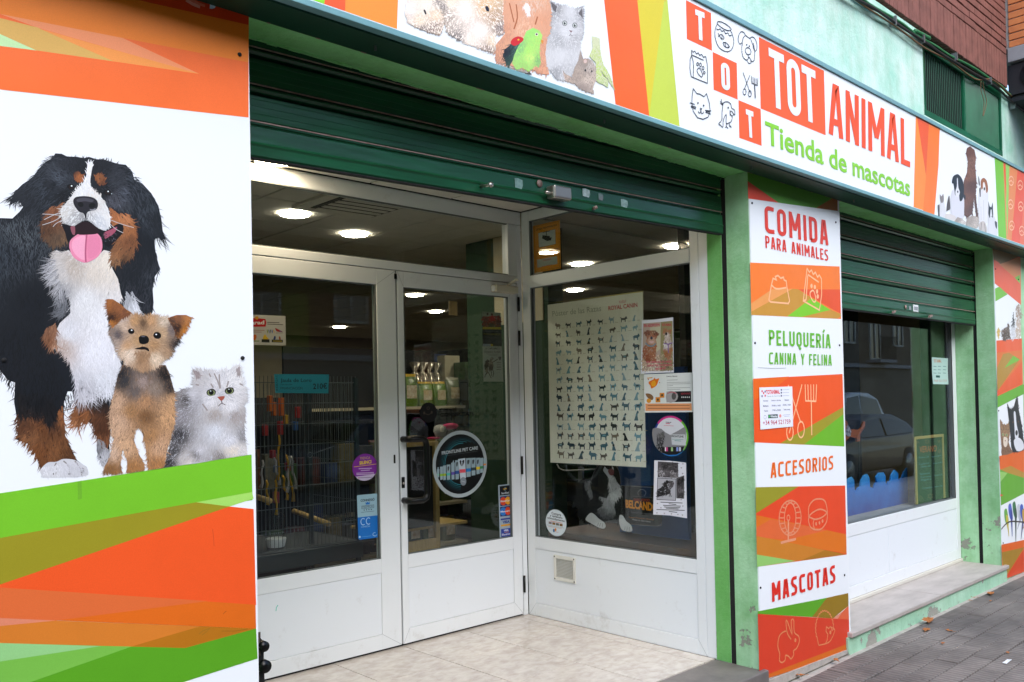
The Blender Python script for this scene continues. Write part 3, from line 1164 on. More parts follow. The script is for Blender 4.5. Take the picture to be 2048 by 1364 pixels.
def slat_profile(mb, x0, x1, ytop, z0, z1):
    """one curtain slat: flat face with fine grooves and a rolled joint at its top"""
    h = z1 - z0
    ys = [(z0, 0.004), (z0 + .004, 0.0)]
    nfl = 4
    for i in range(1, nfl):
        zc = z0 + (h - .028) * i / nfl
        ys += [(zc - .0009, 0.0), (zc, .0009), (zc + .0009, 0.0)]
    ys += [(z1 - .040, 0.0), (z1 - .037, .02), (z1 - .028, .022), (z1 - .024, .004), (z1 - .016, -.004), (z1 - .009, .0), (z1 - .005, .02), (z1, .02)]
    vs = [(x, ytop + d, z) for x in (x0, x1) for z, d in ys]
    n = len(ys)
    mb.add(vs, [(i, i + 1, n + i + 1, n + i) for i in range(n - 1)])
    mb.box(x0, x1, ytop + .024, ytop + .027, z0, z1)


def shutter(label, x0, x1, zb, bar_h, pitch, n, tilt, grp):
    t = thing('roller_shutter', label, 'roller shutter', (x0, 2.56, zb), group=grp)
    for i in range(n):
        mb = MB()
        slat_profile(mb, x0, x1, 2.561, zb + bar_h + i * pitch + .001, zb + bar_h + (i + 1) * pitch)
        mb.build('slat', MT['shutter'], t)
        MB().box(x0, x1, 2.5572, 2.5595, zb + bar_h + i * pitch - .0045, zb + bar_h + i * pitch - .0004).build('worn_edge', MT['rust'], t)
    mb = MB()
    h = bar_h
    ys = [(0, .02), (0.0, .002), (.006, -.003), (h * .30, -.003), (h * .36, -.007), (h * .42, -.003), (h - .02, -.001), (h - .012, .01), (h, .01)]
    vs = [(x, 2.56 + d, zb + z) for x in (x0, x1) for z, d in ys]
    m = len(ys)
    mb.add(vs, [(i, i + 1, m + i + 1, m + i) for i in range(m - 1)])
    mb.box(x0, x1, 2.572, 2.578, zb, zb + h)
    mb.build('bottom_bar', MT['shutter'], t)
    MB().box(x0 + .01, x1 - .01, 2.556, 2.58, zb - .006, zb - .001).build('rubber_seal', MT['gap'], t)
    t.rotation_euler = (0, -math.atan(tilt / (x1 - x0)), 0)
    return t


sh1 = shutter('dark green roller shutter half rolled up above the entrance doors', 1.2, 3.965, 2.226, .119, .121, 5, .076, 'roller shutters of the shop')
sh2 = shutter('dark green roller shutter half rolled up above the display window', 5.015, 7.70, 1.982, .113, .1235, 6, 0.006, 'roller shutters of the shop')
MB().box(1.19, SX, 2.60, 2.62, 2.62, 2.75).build('shutter_slot_back', MT['gap'], bld)
MB().box(5.0, 7.71, 2.60, 2.62, 2.62, 2.75).build('shutter_slot_back', MT['gap'], bld)


def shobj(t, name, mb, m, bev=0):
    o = mb.build(name, m, t, bevel=bev)
    return o


def sp(x, y, yy=2.555):
    q = on_y(x, y, yy)
    a = -sh1.rotation_euler.y
    # undo the tilt of the curtain so that the part lands where it is seen
    dx, dz = q[0] - sh1.location.x, q[2] - sh1.location.z
    return sh1.location.x + dx * math.cos(a) + dz * math.sin(a), -dx * math.sin(a) + dz * math.cos(a) + sh1.location.z


x, z = sp(1110, 389)
shobj(sh1, 'lock', MB().box(x - .055, x + .055, 2.505, 2.556, z - .028, z + .028), MT['steel'], .008)
shobj(sh1, 'lock_bolt', MB().tube([(x - .085, 2.53, z - .005), (x - .05, 2.53, z - .005)], .007, 10), MT['steel'])
x, z = sp(962, 374)
shobj(sh1, 'pull_handle', MB().tube([(x, 2.556, z + .003), (x - .004, 2.49, z - .004)], .006, 8).tube([(x - .004, 2.495, z - .004), (x - .004, 2.487, z - .004)], .011, 10), MT['steel'])
x, z = sp(1187, 417)
shobj(sh1, 'broken_bolt', MB().tube([(x, 2.556, z), (x - .01, 2.53, z)], .008, 8), MT['rust'])
for (px_, py_, w, h_, c) in ((1038, 366, .045, .04, '#8fb0a8'), (1173, 385, .05, .035, '#bccac8'), (1202, 393, .032, .03, '#7c6f78'), (1249, 406, .05, .036, '#a8c4bc')):
    x, z = sp(px_, py_)
    m_ = MB()
    pts = [(x - w / 2, z - h_ / 2), (x + w * .3, z - h_ * .6), (x + w / 2, z - h_ * .2), (x + w * .48, z + h_ * .35), (x - w * .1, z + h_ * .5), (x - w / 2, z + h_ * .42)]
    m_.prism_xz(pts, 2.5555, 2.5568)
    shobj(sh1, 'sticker_scrap', m_, mat('scrap', c, .6, col2='#6f8f88', vscale=60))
x, z = sp(1079, 367)
shobj(sh1, 'key_plate', MB().tube([(x, 2.557, z), (x, 2.552, z)], .016, 16), MT['rust'])
for p, q in (((1777, 626), (1800, 623)), ((1850, 635), (1873, 632))):
    a = on_y(*p, 2.53)
    b = on_y(*q, 2.53)
    MB().bar((a[0], 2.50, a[2]), (b[0] - .02, 2.556, b[2]), .013).build('pull_handle', MT['rust'], sh2)
q = on_y(1833, 618, 2.55)
MB().box(q[0] - .045, q[0] + .045, 2.5545, 2.5575, q[2] - .026, q[2] + .028).build('white_sticker', MT['paper'], sh2)
MB().box(q[0] - .034, q[0] + .034, 2.5535, 2.5545, q[2] - .012, q[2] + .014).build('sticker_lines', MT['joint'], sh2)
q = on_y(1822, 617, 2.55)
MB().box(q[0] - .02, q[0] + .015, 2.5555, 2.557, q[2] - .014, q[2] + .014).build('sticker_scrap', MT['joint'], sh2)
q = on_y(1813, 615, 2.55)
MB().tube([(q[0], 2.557, q[2]), (q[0], 2.553, q[2])], .016, 12).build('key_plate', MT['rust'], sh2)

# =================================================================== ENTRANCE
ent = thing('entrance_frame', 'white aluminium entrance with double doors and transom window above', 'shopfront', (3.0, DY, 0))
AL = MT['white_al']
e = MB()
e.box(1.19, SX - .002, DY + .002, DY + .06, 2.612, 2.70)            # header
e.build('header', AL, ent, bevel=.003)
MB().box(1.19, 3.9405, DY, DY + .06, 2.2185, 2.268).build('transom_bar', AL, ent, bevel=.003)
MB().box(3.943, SX - .002, DY + .001, DY + .06, .0, 2.611).build('corner_post', AL, ent, bevel=.003)
MB().box(3.862, 3.9425, DY + .001, DY + .06, 2.2685, 2.611).build('transom_post', AL, ent, bevel=.003)
MB().box(1.2, 3.865, DY + .025, DY + .029, 2.262, 2.616).build('glass_pane', MT['glass'], ent)
MB().box(1.2, 3.862, DY + .006, DY + .024, 2.2685, 2.274).box(1.2, 3.862, DY + .006, DY + .024, 2.606, 2.6115).build('glazing_bead', MT['gasket'], ent)
MB().box(1.19, 1.975, DY + .004, DY + .05, 0, 2.2165).build('side_post', AL, ent, bevel=.003)
MB().box(1.2, 3.942, DY + .03, DY + .034, 2.2165, 2.219).build('shadow_gap', MT['gap'], ent)


def leaf(x0, x1, gx0, gx1, hinge):
    d = MB()
    z0, z1 = .012, 2.2135
    gb, gt = .532, 2.122
    d.box(x0, gx0, DY, DY + .05, z0, z1)
    d.box(gx1, x1, DY, DY + .05, z0, z1)
    d.box(gx0, gx1, DY + .0004, DY + .0496, gt, z1)
    d.box(gx0, gx1, DY + .0004, DY + .0496, .452, gb)
    d.box(gx0, gx1, DY + .0004, DY + .0496, z0, .098)
    o = d.build('door', AL, ent, bevel=.0025)
    MB().box(gx0 + .0015, gx1 - .0015, DY + .0035, DY + .045, .0995, .4505).build('lower_panel', MT['white_panel'], o, bevel=.002)
    MB().box(gx0, gx1, DY + .012, DY + .03, .098, .452).build('panel_backing', MT['joint'], o)
    MB().box(gx0 - .01, gx1 + .01, DY + .022, DY + .026, gb - .01, gt + .01).build('glass_pane', MT['glass'], o)
    b = MB()
    b.box(gx1 - .008, gx1, DY + .006, DY + .021, gb, gt).box(gx0, gx0 + .008, DY + .006, DY + .021, gb, gt)
    b.box(gx0, gx1, DY + .006, DY + .021, gb, gb + .006).box(gx0, gx1, DY + .006, DY + .021, gt - .006, gt)
    b.build('glazing_bead', MT['gasket'], o)
    # mitre joints
    j = MB()
    for (a, bb) in (((x0 + .002, z1 - .002), (gx0, gt)), ((x1 - .002, z1 - .002), (gx1, gt)), ((x0 + .002, z0 + .002), (gx0, .098)), ((x1 - .002, z0 + .002), (gx1, .098))):
        dx, dz = bb[0] - a[0], bb[1] - a[1]
        L = math.hypot(dx, dz)
        nx, nz = -dz / L * .0008, dx / L * .0008
        j.add([(a[0] - nx, DY - .0004, a[1] - nz), (a[0] + nx, DY - .0004, a[1] + nz), (bb[0] + nx, DY - .0004, bb[1] + nz), (bb[0] - nx, DY - .0004, bb[1] - nz)], [(0, 1, 2, 3)])
    j.build('mitre_joint', MT['joint'], o)
    return o


dl = leaf(1.98, 2.947, 2.03 - .0, 2.812, 'l')
dr = leaf(2.958, 3.936, 3.003, 3.857, 'r')
MB().box(2.947, 2.958, DY + .02, DY + .045, .0, 2.21).build('meeting_gap', MT['gap'], ent)
MB().box(2.938, 2.956, DY - .003, DY + .02, 2.165, 2.195).build('top_latch', MT['black'], ent)
MB().box(1.98, 3.94, DY + .015, DY + .045, -.002, .013).build('floor_seal', MT['gap'], ent)
for z0, z1 in ((2.03, 2.125), (1.80, 1.90), (.94, 1.06), (.155, .265)):
    MB().tube([(3.9415, DY - .008, z0), (3.9415, DY - .008, z1)], .0085, 10).build('hinge', MT['black'], dr)
# pull handle
ha, hb_ = on_y(812, 878, DY - .02), on_y(817, 1001, DY - .02)
pa = on_y(857, 880, DY - .075)
zt, zb_ = on_y(830, 878, DY - .05)[2], on_y(835, 1000, DY - .05)[2]
xh = 3.0
hp = [(2.985, DY, zt), (2.985, DY - .045, zt)]
arc = []
for k_ in range(6):
    a = math.pi / 2 * k_ / 5
    arc.append((2.985 + .045 * math.sin(a) * 0 + .0, DY - .045 - .0, zt))
P = [(2.978, DY + .002, zt), (2.978, DY - .05, zt), (2.985, DY - .068, zt), (3.0, DY - .078, zt), (3.06, DY - .08, zt - .0), (3.085, DY - .08, zt - .012), (3.093, DY - .08, zt - .04),
     (3.093, DY - .08, (zt + zb_) / 2), (3.093, DY - .08, zb_ + .04), (3.085, DY - .08, zb_ + .012), (3.06, DY - .08, zb_), (3.0, DY - .078, zb_), (2.985, DY - .068, zb_), (2.978, DY - .05, zb_), (2.978, DY + .002, zb_)]
MB().tube(P, .019, 14).build('pull_handle', MT['black'], dr)
q = on_y(806, 965, DY)
MB().box(q[0] - .011, q[0] + .011, DY - .006, DY + .001, q[2] - .033, q[2] + .033).build('lock_plate', MT['black'], dr, bevel=.006, seg=3)
MB().tube([(q[0], DY - .008, q[2] - .004), (q[0], DY - .004, q[2] - .004)], .007, 12).build('key_cylinder', MT['steel'], dr)
q = on_y(789, 918, DY)
MB().box(q[0] - .006, q[0] + .005, DY - .003, DY + .002, q[2] - .025, q[2] + .025).build('latch', MT['black'], dl)
# door closer
cl = on_y(990, 571, DY - .03)
MB().box(3.70, 3.90, DY - .055, DY - .001, 2.140, 2.188).build('door_closer', mat('closer', '#cfc8b4', .4), dr, bevel=.008)
MB().tube([(3.699, DY - .028, 2.164), (3.694, DY - .028, 2.164)], .02, 16).build('closer_cap', MT['white_al'], dr)
MB().bar((3.83, DY - .03, 2.195), (3.74, DY - .20, 2.20), .022, .006).bar((3.74, DY - .20, 2.207), (3.93, DY - .012, 2.235), .018, .006).build('closer_arm', mat('closer_arm', '#c9c2ae', .35), dr)
q = on_y(553, 1218, DY)
pj = MB().prism_xz([(q[0] - .004, q[2] - .012), (q[0] + .001, q[2] - .01), (q[0] + .003, q[2] + .006), (q[0] + .012, q[2] + .016), (q[0] + .009, q[2] + .02), (q[0] - .001, q[2] + .008)], DY + .0030, DY + .0034)
pj.build('paint_mark', mat('teal_mark', '#4fc4b0', .6), dl)

# =================================================================== SIDE WINDOW
sw = thing('side_window', 'white aluminium side window of the entrance with solid lower panel', 'window', (SX, 3.4, 0))
X1 = SX + .05


def yb(mb, y0, y1, z0, z1, d0=0.0, d1=.05):
    return mb.box(SX + d0, SX + d1, y0, y1, z0, z1)


yb(MB(), 4.072, DY - .001, .0, 2.70, .0004).build('post', AL, sw, bevel=.003)
yb(MB(), 2.735, 2.792, .0, 2.70, .0004).build('post', AL, sw, bevel=.003)
yb(MB(), 2.673, 2.7335, .0, 2.70, .0).build('end_post', AL, sw, bevel=.003)
yb(MB(), 2.792, 4.072, 2.632, 2.70, .001).build('header', AL, sw, bevel=.003)
yb(MB(), 2.792, 4.072, 2.183, 2.264, -.002).build('transom_bar', AL, sw, bevel=.004)
yb(MB(), 2.792, 4.072, .446, .526, .001).build('mid_rail', AL, sw, bevel=.003)
yb(MB(), 2.792, 4.072, .0, .085, .001).build('bottom_rail', AL, sw, bevel=.003)
yb(MB(), 2.7935, 4.0705, .0865, .4445, .004, .045).build('lower_panel', MT['white_panel'], sw, bevel=.002)
yb(MB(), 2.792, 4.072, .085, .446, .014, .03).build('panel_backing', MT['joint'], sw)
yb(MB(), 2.78, 4.08, 2.255, 2.64, .025, .029).build('glass_pane', MT['glass'], sw)
yb(MB(), 2.78, 4.08, .516, 2.19, .025, .029).build('glass_pane', MT['glass'], sw)
b = MB()
for z0, z1 in ((2.264, 2.632), (.526, 2.183)):
    yb(b, 4.062, 4.072, z0, z1, .006, .024)
    yb(b, 2.792, 2.797, z0, z1, .006, .024)
    yb(b, 2.797, 4.062, z0, z0 + .005, .006, .024)
    yb(b, 2.797, 4.062, z1 - .005, z1, .006, .024)
b.build('glazing_bead', MT['gasket'], sw)
j = MB()
for (a, bb) in (((DY - .005, .002), (4.072, .085)), ((2.735, .002), (2.792, .085))):
    dy, dz = bb[0] - a[0], bb[1] - a[1]
    L = math.hypot(dy, dz)
    ny, nz = -dz / L * .0008, dy / L * .0008
    j.add([(SX - .0006, a[0] - ny, a[1] - nz), (SX - .0006, a[0] + ny, a[1] + nz), (SX - .0006, bb[0] + ny, bb[1] + nz), (SX - .0006, bb[0] - ny, bb[1] - nz)], [(0, 1, 2, 3)])
j.build('mitre_joint', MT['joint'], sw)
MB().box(SX + .004, SX + .04, 2.7328, 2.7358, 0, 2.7).build('post_joint', MT['joint'], sw)

# vent grille on the lower panel
vg = thing('vent_grille', 'small square white vent grille on the lower panel of side window', 'vent', (SX, 3.85, .29))
a = on_x(1108, 1108, SX)
c = on_x(1152, 1169, SX)
gy0, gy1, gz0, gz1 = c[1], a[1], on_x(1150, 1167, SX)[2], on_x(1108, 1109, SX)[2]
f = MB()
f.box(SX - .006, SX + .003, gy0, gy1, gz1 - .022, gz1).box(SX - .006, SX + .003, gy0, gy1, gz0, gz0 + .022)
f.box(SX - .006, SX + .003, gy0, gy0 + .02, gz0 + .022, gz1 - .022).box(SX - .006, SX + .003, gy1 - .02, gy1, gz0 + .022, gz1 - .022)
f.build('frame', mat('vent_frame', '#d6d5cc', .5), vg, bevel=.002)
MB().box(SX + .0045, SX + .0052, gy0 + .015, gy1 - .015, gz0 + .015, gz1 - .015).build('backing', mat('vent_back', '#4a4a48', .8), vg)
zz = gz0 + .026
while zz < gz1 - .026:
    mbs = MB().add([(SX + .003, gy0 + .02, zz + .0055), (SX + .003, gy1 - .02, zz + .0055), (SX - .003, gy1 - .02, zz), (SX - .003, gy0 + .02, zz)], [(0, 1, 2, 3)])
    mbs.build('vane', mat('vent_vane', '#bdbcb3', .6) if zz == gz0 + .026 else bpy.data.materials['vent_vane'], vg)
    zz += .0092
for yy in (gy0 + .009, gy1 - .009):
    for z_ in (gz0 + .01, gz1 - .01):
        MB().box(SX - .0075, SX - .006, yy - .004, yy + .004, z_ - .004, z_ + .004).build('screw', MT['gap'], vg)

# =================================================================== DISPLAY WINDOW
dw = thing('display_window', 'wide display window in white aluminium frame above a stone sill', 'window', (6.4, WY, 0))
w = MB()
w.box(7.632, 7.7035, WY, WY + .05, .028, 2.3)
w.build('post', AL, dw, bevel=.003)
MB().box(4.93, 5.01, WY, WY + .05, .028, 2.3).build('post', AL, dw, bevel=.003)
MB().box(5.01, 7.632, WY + .0005, WY + .05, .452, .539).build('mid_rail', AL, dw, bevel=.003)
MB().box(5.01, 7.632, WY + .0005, WY + .05, .028, .112).build('bottom_rail', AL, dw, bevel=.003)
MB().box(5.01, 7.632, WY + .0005, WY + .05, 2.25, 2.32).build('header', AL, dw, bevel=.003)
MB().box(5.0, 6.298, WY + .0035, WY + .045, .1135, .4505).build('lower_panel', MT['white_panel'], dw, bevel=.002)
MB().box(6.302, 7.6305, WY + .0035, WY + .045, .1135, .4505).build('lower_panel', MT['white_panel'], dw, bevel=.002)
MB().box(5.01, 7.632, WY + .014, WY + .03, .112, .452).build('panel_backing', MT['joint'], dw)
MB().box(5.0, 7.64, WY + .028, WY + .032, .53, 2.26).build('glass_pane', MT['glass2'], dw)
MB().box(7.612, 7.632, WY + .004, WY + .028, .539, 2.25).build('gasket', MT['gap'], dw)
MB().box(7.606, 7.612, WY + .004, WY + .028, .539, 2.25).build('glazing_bead', MT['gasket'], dw)
MB().box(5.01, 7.606, WY + .006, WY + .028, .539, .546).build('glazing_bead', MT['gasket'], dw)

# sill
sill = thing('window_sill', 'pale stone slab sill on a green rendered plinth under display window', 'sill', (6.4, 2.55, 0))
sm = MB()
MB().box(4.96, 6.32, 2.376, WY + .02, -.028, 0).build('sill_slab', MT['sill'], sill, bevel=.004)
MB().box(6.3225, 7.775, 2.378, WY + .02, -.028, .0005).build('sill_slab', MT['sill'], sill, bevel=.004)
MB().box(4.94, 7.768, 2.395, 2.7, GZ - .04, -.029).build('plinth', stucco('stucco_plinth', '#93c0a2', '#b0d4bb', '#96948a', .735, .05), sill)
MB().box(4.99, 7.72, WY - .012, WY + .05, .0005, .026).build('seal_strip', mat('seal_strip', '#c9c5ba', .6), sill, bevel=.004)

# =================================================================== PRINTED BOARDS
def Z(ox, oy, s):
    return lambda *p: [(ox + p[i] / s, oy + p[i + 1] / s) for i in range(0, len(p), 2)]


ORG, RED, GRN, WHT = '#ec8428', '#e85f2a', '#7cc031', '#e4e8ea'
BY = FY - 0.006


def screws(pts, plane_y, parent):
    for x, y in pts:
        q = on_y(x, y, plane_y)
        MB().tube([(q[0], plane_y + .001, q[2]), (q[0], plane_y - .0025, q[2])], .006, 10).build('screw', MT['gap'], parent)


# ---- left board with the three animals
lb = thing('animal_poster_board', 'tall board left of the entrance printed with big black dog, small terrier and cat', 'poster board', (0.3, BY, -.1))
MB().box(-1.6, 1.188, BY, FY, -.10, 2.603).build('board', MT['print_white'], lb)
p = Pr('y', BY)
L = -520
p.poly([(L, -300), (500, -300), (497, 60), (497, 235), (0, 179), (L, 119)], '#f27634')
p.poly([(L, -400), (500, -400), (497, 125), (245, 76), (0, 28), (L, -80)], '#f08a26')
p.poly([(200, -60), (500, -60), (497, 50), (275, 0)], '#dd4a15')
p.poly([(0, 28), (245, 76), (399, 148), (77, 56)], '#f09a6a')
p.poly([(0, 36), (75, 55), (228, 123), (73, 101), (0, 70), (-90, 36), (-90, 10)], '#dcb262')
p.poly([(78, 57), (400, 148), (228, 123)], '#f4a050')
p.poly([(-40, 50), (73, 101), (0, 92), (-60, 88)], '#c4e6ae')
p.poly([(L, 1130), (0, 986.5), (503, 909), (505, 1000), (0, 1080), (L, 1200)], GRN)
p.poly([(L, 1190), (0, 1076), (392, 1004.5), (459, 1013), (0, 1169), (L, 1330)], '#9c9428')
p.poly([(392, 1004.5), (504, 984), (507, 997), (459, 1013)], '#a6d66c')
p.poly([(459, 1013), (507, 1018), (512, 1210), (0, 1175), (L, 1140), (L, 1330), (0, 1169)], RED)
p.poly([(L, 1140), (0, 1175), (511, 1209.5), (512, 1257), (0, 1236), (L, 1215)], '#d96f1e')
p.poly([(L, 1140), (0, 1175), (417, 1202), (112, 1241), (0, 1236), (L, 1215)], '#d8703c')
p.poly([(L, 1215), (0, 1236), (112, 1241), (0, 1252.6), (L, 1300)], '#d88a6c')
p.poly([(L, 1300), (0, 1252), (112, 1241), (400, 1252.6), (512, 1257), (370, 1296), (0, 1286), (L, 1275)], '#d08030')
p.poly([(400, 1252.6), (512, 1257), (370, 1296), (263, 1293)], '#b5761a')
p.poly([(L, 1275), (0, 1286), (370, 1296), (512, 1257), (515, 1317), (361, 1366), (361, 1700), (L, 1700)], '#5fa224')
p.poly([(-100, 1283), (0, 1286), (202, 1292), (0, 1323), (-100, 1345)], '#96c886')
p.poly([(0, 1323), (202, 1292), (263, 1293), (56, 1366), (-60, 1420), (-100, 1345)], '#7cb84e')
# scuffs and tape residue
p.poly([(155, 963), (163, 961), (164, 997), (156, 1000)], '#74b034')
p.line([(425, 1058), (427, 1075), (428, 1092)], .002, '#d0502a')
p.line([(443, 1262), (470, 1262), (495, 1258)], .0014, '#8a6420')
p.line([(398, 1268), (405, 1262), (420, 1256), (412, 1264), (404, 1270)], .003, '#a07226')
p.line([(446, 1228), (450, 1224), (453, 1222)], .002, '#b0501e')
p.line([(372, 0), (385, 8), (400, 14)], .01, '#f0a890')
p.line([(380, -2), (398, 8), (410, 12)], .008, '#e88468')
p.poly([(420, 5), (431, 10), (430, 16), (424, 18), (419, 17)], '#d8ecf4')
p.build('printed_background', MT['print'], lb)

z1, z2_, z3_ = Z(0, 290, 5.683), Z(0, 500, 5.683), Z(0, 730, 5.683)
# ---- black dog
p = Pr('y', BY, base=.0003)
sil = [(L, 430), (-120, 432)] + z1(0, 830, 140, 835, 220, 760, 262, 705, 205, 610, 100, 690, 160, 540, 250, 450, 370, 370, 440, 270, 520, 190, 590, 150, 630, 95, 700, 100, 760, 130, 880, 135, 950, 150, 1010, 135, 1090, 160, 1200, 170, 1340, 215, 1430, 225, 1500, 300, 1530, 400, 1620, 440, 1720, 550, 1800, 690, 1835, 850, 1850, 980, 1885, 1080, 1800, 1055, 1755, 1070, 1765, 1200, 1795, 1330) \
    + z2_(1820, 220, 1760, 300, 1735, 450, 1745, 600, 1735, 700, 1700, 780, 1500, 900, 1400, 1360) \
    + z3_(1340, 160, 1270, 430, 1260, 700, 1240, 900, 1250, 1040, 1160, 1150, 1130, 1080, 1100, 980, 1105, 830, 1060, 680, 950, 620, 830, 700, 850, 450, 820, 300, 770, 300, 725, 430, 725, 560, 740, 800, 870, 1080, 985, 1160, 1000, 1240, 880, 1275, 490, 1280, 460, 1180, 400, 990, 330, 900, 180, 845, 215, 760, 160, 420, 170, 200, 90, 170, 0, 60) + [(-100, 760), (L, 780)]
p.poly(sil, '#1c2026')
blk = [(60, 400, '#2b3036'), (20, 500, '#3a4148'), (40, 470, '#565c60'), (70, 600, '#15181d'), (140, 340, '#3a3e46'), (100, 380, '#3a4149'), (180, 340, '#24282e'), (240, 370, '#42474e'),
       (300, 430, '#3c4248'), (280, 480, '#1c1f24'), (270, 540, '#23262b'), (300, 560, '#3c4046'), (265, 590, '#3a3c42'), (30, 700, '#14161a'), (90, 760, '#15171b'), (-100, 600, '#1c1f23')]
body = [(L, 430), (0, 437), (27, 438), (46, 415), (36, 398), (18, 411), (28, 385), (44, 369), (65, 355), (77, 337), (91, 323), (111, 307), (133, 313), (167, 316), (192, 318), (236, 328), (252, 330), (266, 350),
        (285, 367), (303, 387), (317, 411), (325, 462), (308, 478), (311, 501), (320, 539), (305, 579), (306, 620), (290, 640), (262, 600), (240, 560), (225, 520), (110, 520), (120, 620), (100, 700), (150, 800), (110, 845), (60, 830), (30, 790), (10, 755), (-60, 745), (L, 760)]
p.fur(body, 16000, 13, 1.25, [(20, 460, 80), (60, 380, 140), (120, 330, 170), (170, 330, 20), (230, 345, 30), (300, 420, 70), (310, 470, 75), (290, 560, 100), (60, 600, 85), (0, 740, 100), (60, 800, 95), (140, 400, 150), (-100, 600, 80)], blk, jd=14, jc=.14, thick=3e-4)
p.fur([(290, 420), (318, 430), (326, 468), (312, 478)], 60, 34, 1.4, [(310, 450, 68)], [(310, 450, '#24272c')], thick=1e-4)
p.fur([(20, 395), (50, 372), (52, 395), (36, 402)], 60, 26, 1.3, [(30, 390, 140)], [(30, 390, '#24282e')], thick=1e-4)
# tan hind leg and front leg
p.fur(z3_(850, 420, 1000, 460, 1060, 620, 1090, 760, 1130, 850, 1230, 900, 1250, 700, 1220, 420, 1100, 300, 1000, 300), 700, 20, 1.8, [(190, 820, 100), (160, 830, 125), (215, 880, 90)],
      [(155, 830, '#8a5a38'), (185, 800, '#2a2320'), (205, 850, '#50321f'), (170, 815, '#6a452c'), (210, 790, '#241f1e'), (200, 880, '#7c5236')], jc=.16, thick=2e-4)
p.fur(z3_(850, 480, 1010, 500, 1040, 600, 900, 680, 840, 640), 160, 30, 1.6, [(165, 840, 125)], [(165, 830, '#7d5131'), (150, 845, '#a07250')], jc=.18, thick=1e-4)
p.fur(z3_(190, 560, 480, 520, 560, 640, 640, 600, 700, 420, 722, 560, 735, 800, 780, 940, 860, 1070, 700, 1060, 470, 1120, 400, 990, 340, 900, 230, 800), 1500, 20, 1.9, [(60, 850, 100), (110, 860, 95), (130, 900, 75), (80, 920, 85), (45, 880, 130)],
      [(50, 850, '#5b3c28'), (90, 850, '#6b4529'), (125, 830, '#8a5c3a'), (110, 900, '#7d5434'), (80, 900, '#6e4628'), (130, 915, '#5b3c24'), (60, 870, '#80583a'), (100, 840, '#2a2220')], jc=.16, thick=2e-4)
p.fur(z3_(200, 300, 600, 340, 640, 560, 560, 650, 480, 540, 220, 560), 500, 22, 2.0, [(70, 800, 92)], [(70, 800, '#15171b'), (60, 825, '#241f1e')], jc=.2, thick=1e-4)
# paws
p.poly(z3_(460, 1190, 540, 1110, 640, 1100, 720, 1068, 850, 1080, 980, 1160, 1003, 1230, 985, 1255, 870, 1272, 500, 1280, 470, 1250), '#c9c9cb', 4)
for a in (z3_(640, 1110, 620, 1160, 650, 1210, 600, 1260), z3_(720, 1090, 780, 1150, 800, 1250), z3_(850, 1090, 910, 1170, 930, 1255)):
    p.line(a, .003, '#8a8480', sm=4)
p.ell(106, 948, 2.5, 2.5, '#3a3632'); p.ell(139, 948, 2.5, 2, '#3a3632'); p.ell(165, 941, 4, 6, '#8f8c8c')
p.fur(z3_(480, 1150, 850, 1090, 970, 1180, 960, 1240, 500, 1260), 260, 9, 1.4, [(100, 940, 80), (150, 940, 60)], [(100, 935, '#d6d6d8'), (150, 940, '#c4c4c8')], jc=.07, thick=1e-4)
p.fur(z3_(1105, 840, 1170, 850, 1200, 930, 1240, 960, 1230, 1080, 1170, 1140, 1120, 1060, 1100, 960), 220, 10, 1.6, [(205, 910, 80)], [(205, 910, '#b9b9bc'), (196, 900, '#7e7e80')], jc=.1, thick=1e-4)
# white chest
ch = z2_(640, 0, 700, 30, 780, 0, 860, 100, 960, 145, 1080, 90, 1180, 0, 1260, 20, 1270, 200, 1340, 330, 1380, 520, 1340, 620, 1230, 760, 1260, 900, 1330, 1060, 1370, 1300) \
    + z3_(1330, 160, 1240, 200, 1100, 210, 980, 200, 900, 330, 870, 250, 830, 100, 800, 0) + z2_(760, 1200, 640, 1080, 620, 950, 680, 830, 800, 720, 800, 560, 700, 400, 620, 330, 570, 240, 620, 120)
p.poly(ch, '#cfcdcb')
p.fur(ch, 9000, 15, 1.15, [(110, 520, 160), (105, 550, 140), (125, 600, 75), (160, 560, 85), (220, 560, 100), (170, 680, 92), (120, 680, 100), (160, 760, 80), (215, 760, 70), (240, 760, 80)],
      [(150, 530, '#b9afa4'), (190, 535, '#d2c9bd'), (215, 520, '#ddd5c8'), (120, 540, '#c2beba'), (170, 600, '#dcdcdc'), (140, 660, '#d5d5d8'), (210, 640, '#e4e4e6'), (190, 700, '#e0e0e4'), (125, 690, '#b9a9a0'), (160, 770, '#c2c2c6'), (215, 770, '#d4d6da'), (120, 580, '#9a9a9c')], jc=.08, thick=4e-4)
p.fur(z2_(560, 120, 640, 100, 700, 400, 760, 560, 760, 760, 700, 760, 640, 520, 600, 330, 560, 260), 300, 24, 1.3, [(105, 540, 150), (125, 600, 100), (120, 630, 170)], [(115, 560, '#a9a9ab'), (125, 620, '#6a6c70')], jc=.2, thick=1e-4)
p.fur(z2_(530, 880, 640, 820, 640, 1080, 560, 1060, 510, 960), 220, 20, 1.8, [(103, 680, 100)], [(100, 680, '#7b543c'), (110, 690, '#a8846c')], jc=.16, thick=1e-4)
p.fur(z3_(850, 160, 1330, 160, 1280, 260, 1120, 240, 1000, 300, 930, 340, 880, 300), 260, 40, 1.6, [(160, 770, 78), (215, 765, 82)], [(160, 770, '#bdbcc0'), (215, 765, '#cfd0d4')], jc=.1, thick=1e-4)
p.fur(z2_(1430, 470, 1500, 470, 1560, 600, 1600, 700, 1600, 740, 1500, 700, 1400, 620), 200, 24, 1.6, [(265, 610, 80)], [(265, 610, '#d5d7da'), (255, 600, '#a5a7aa')], jc=.1, thick=1e-4)
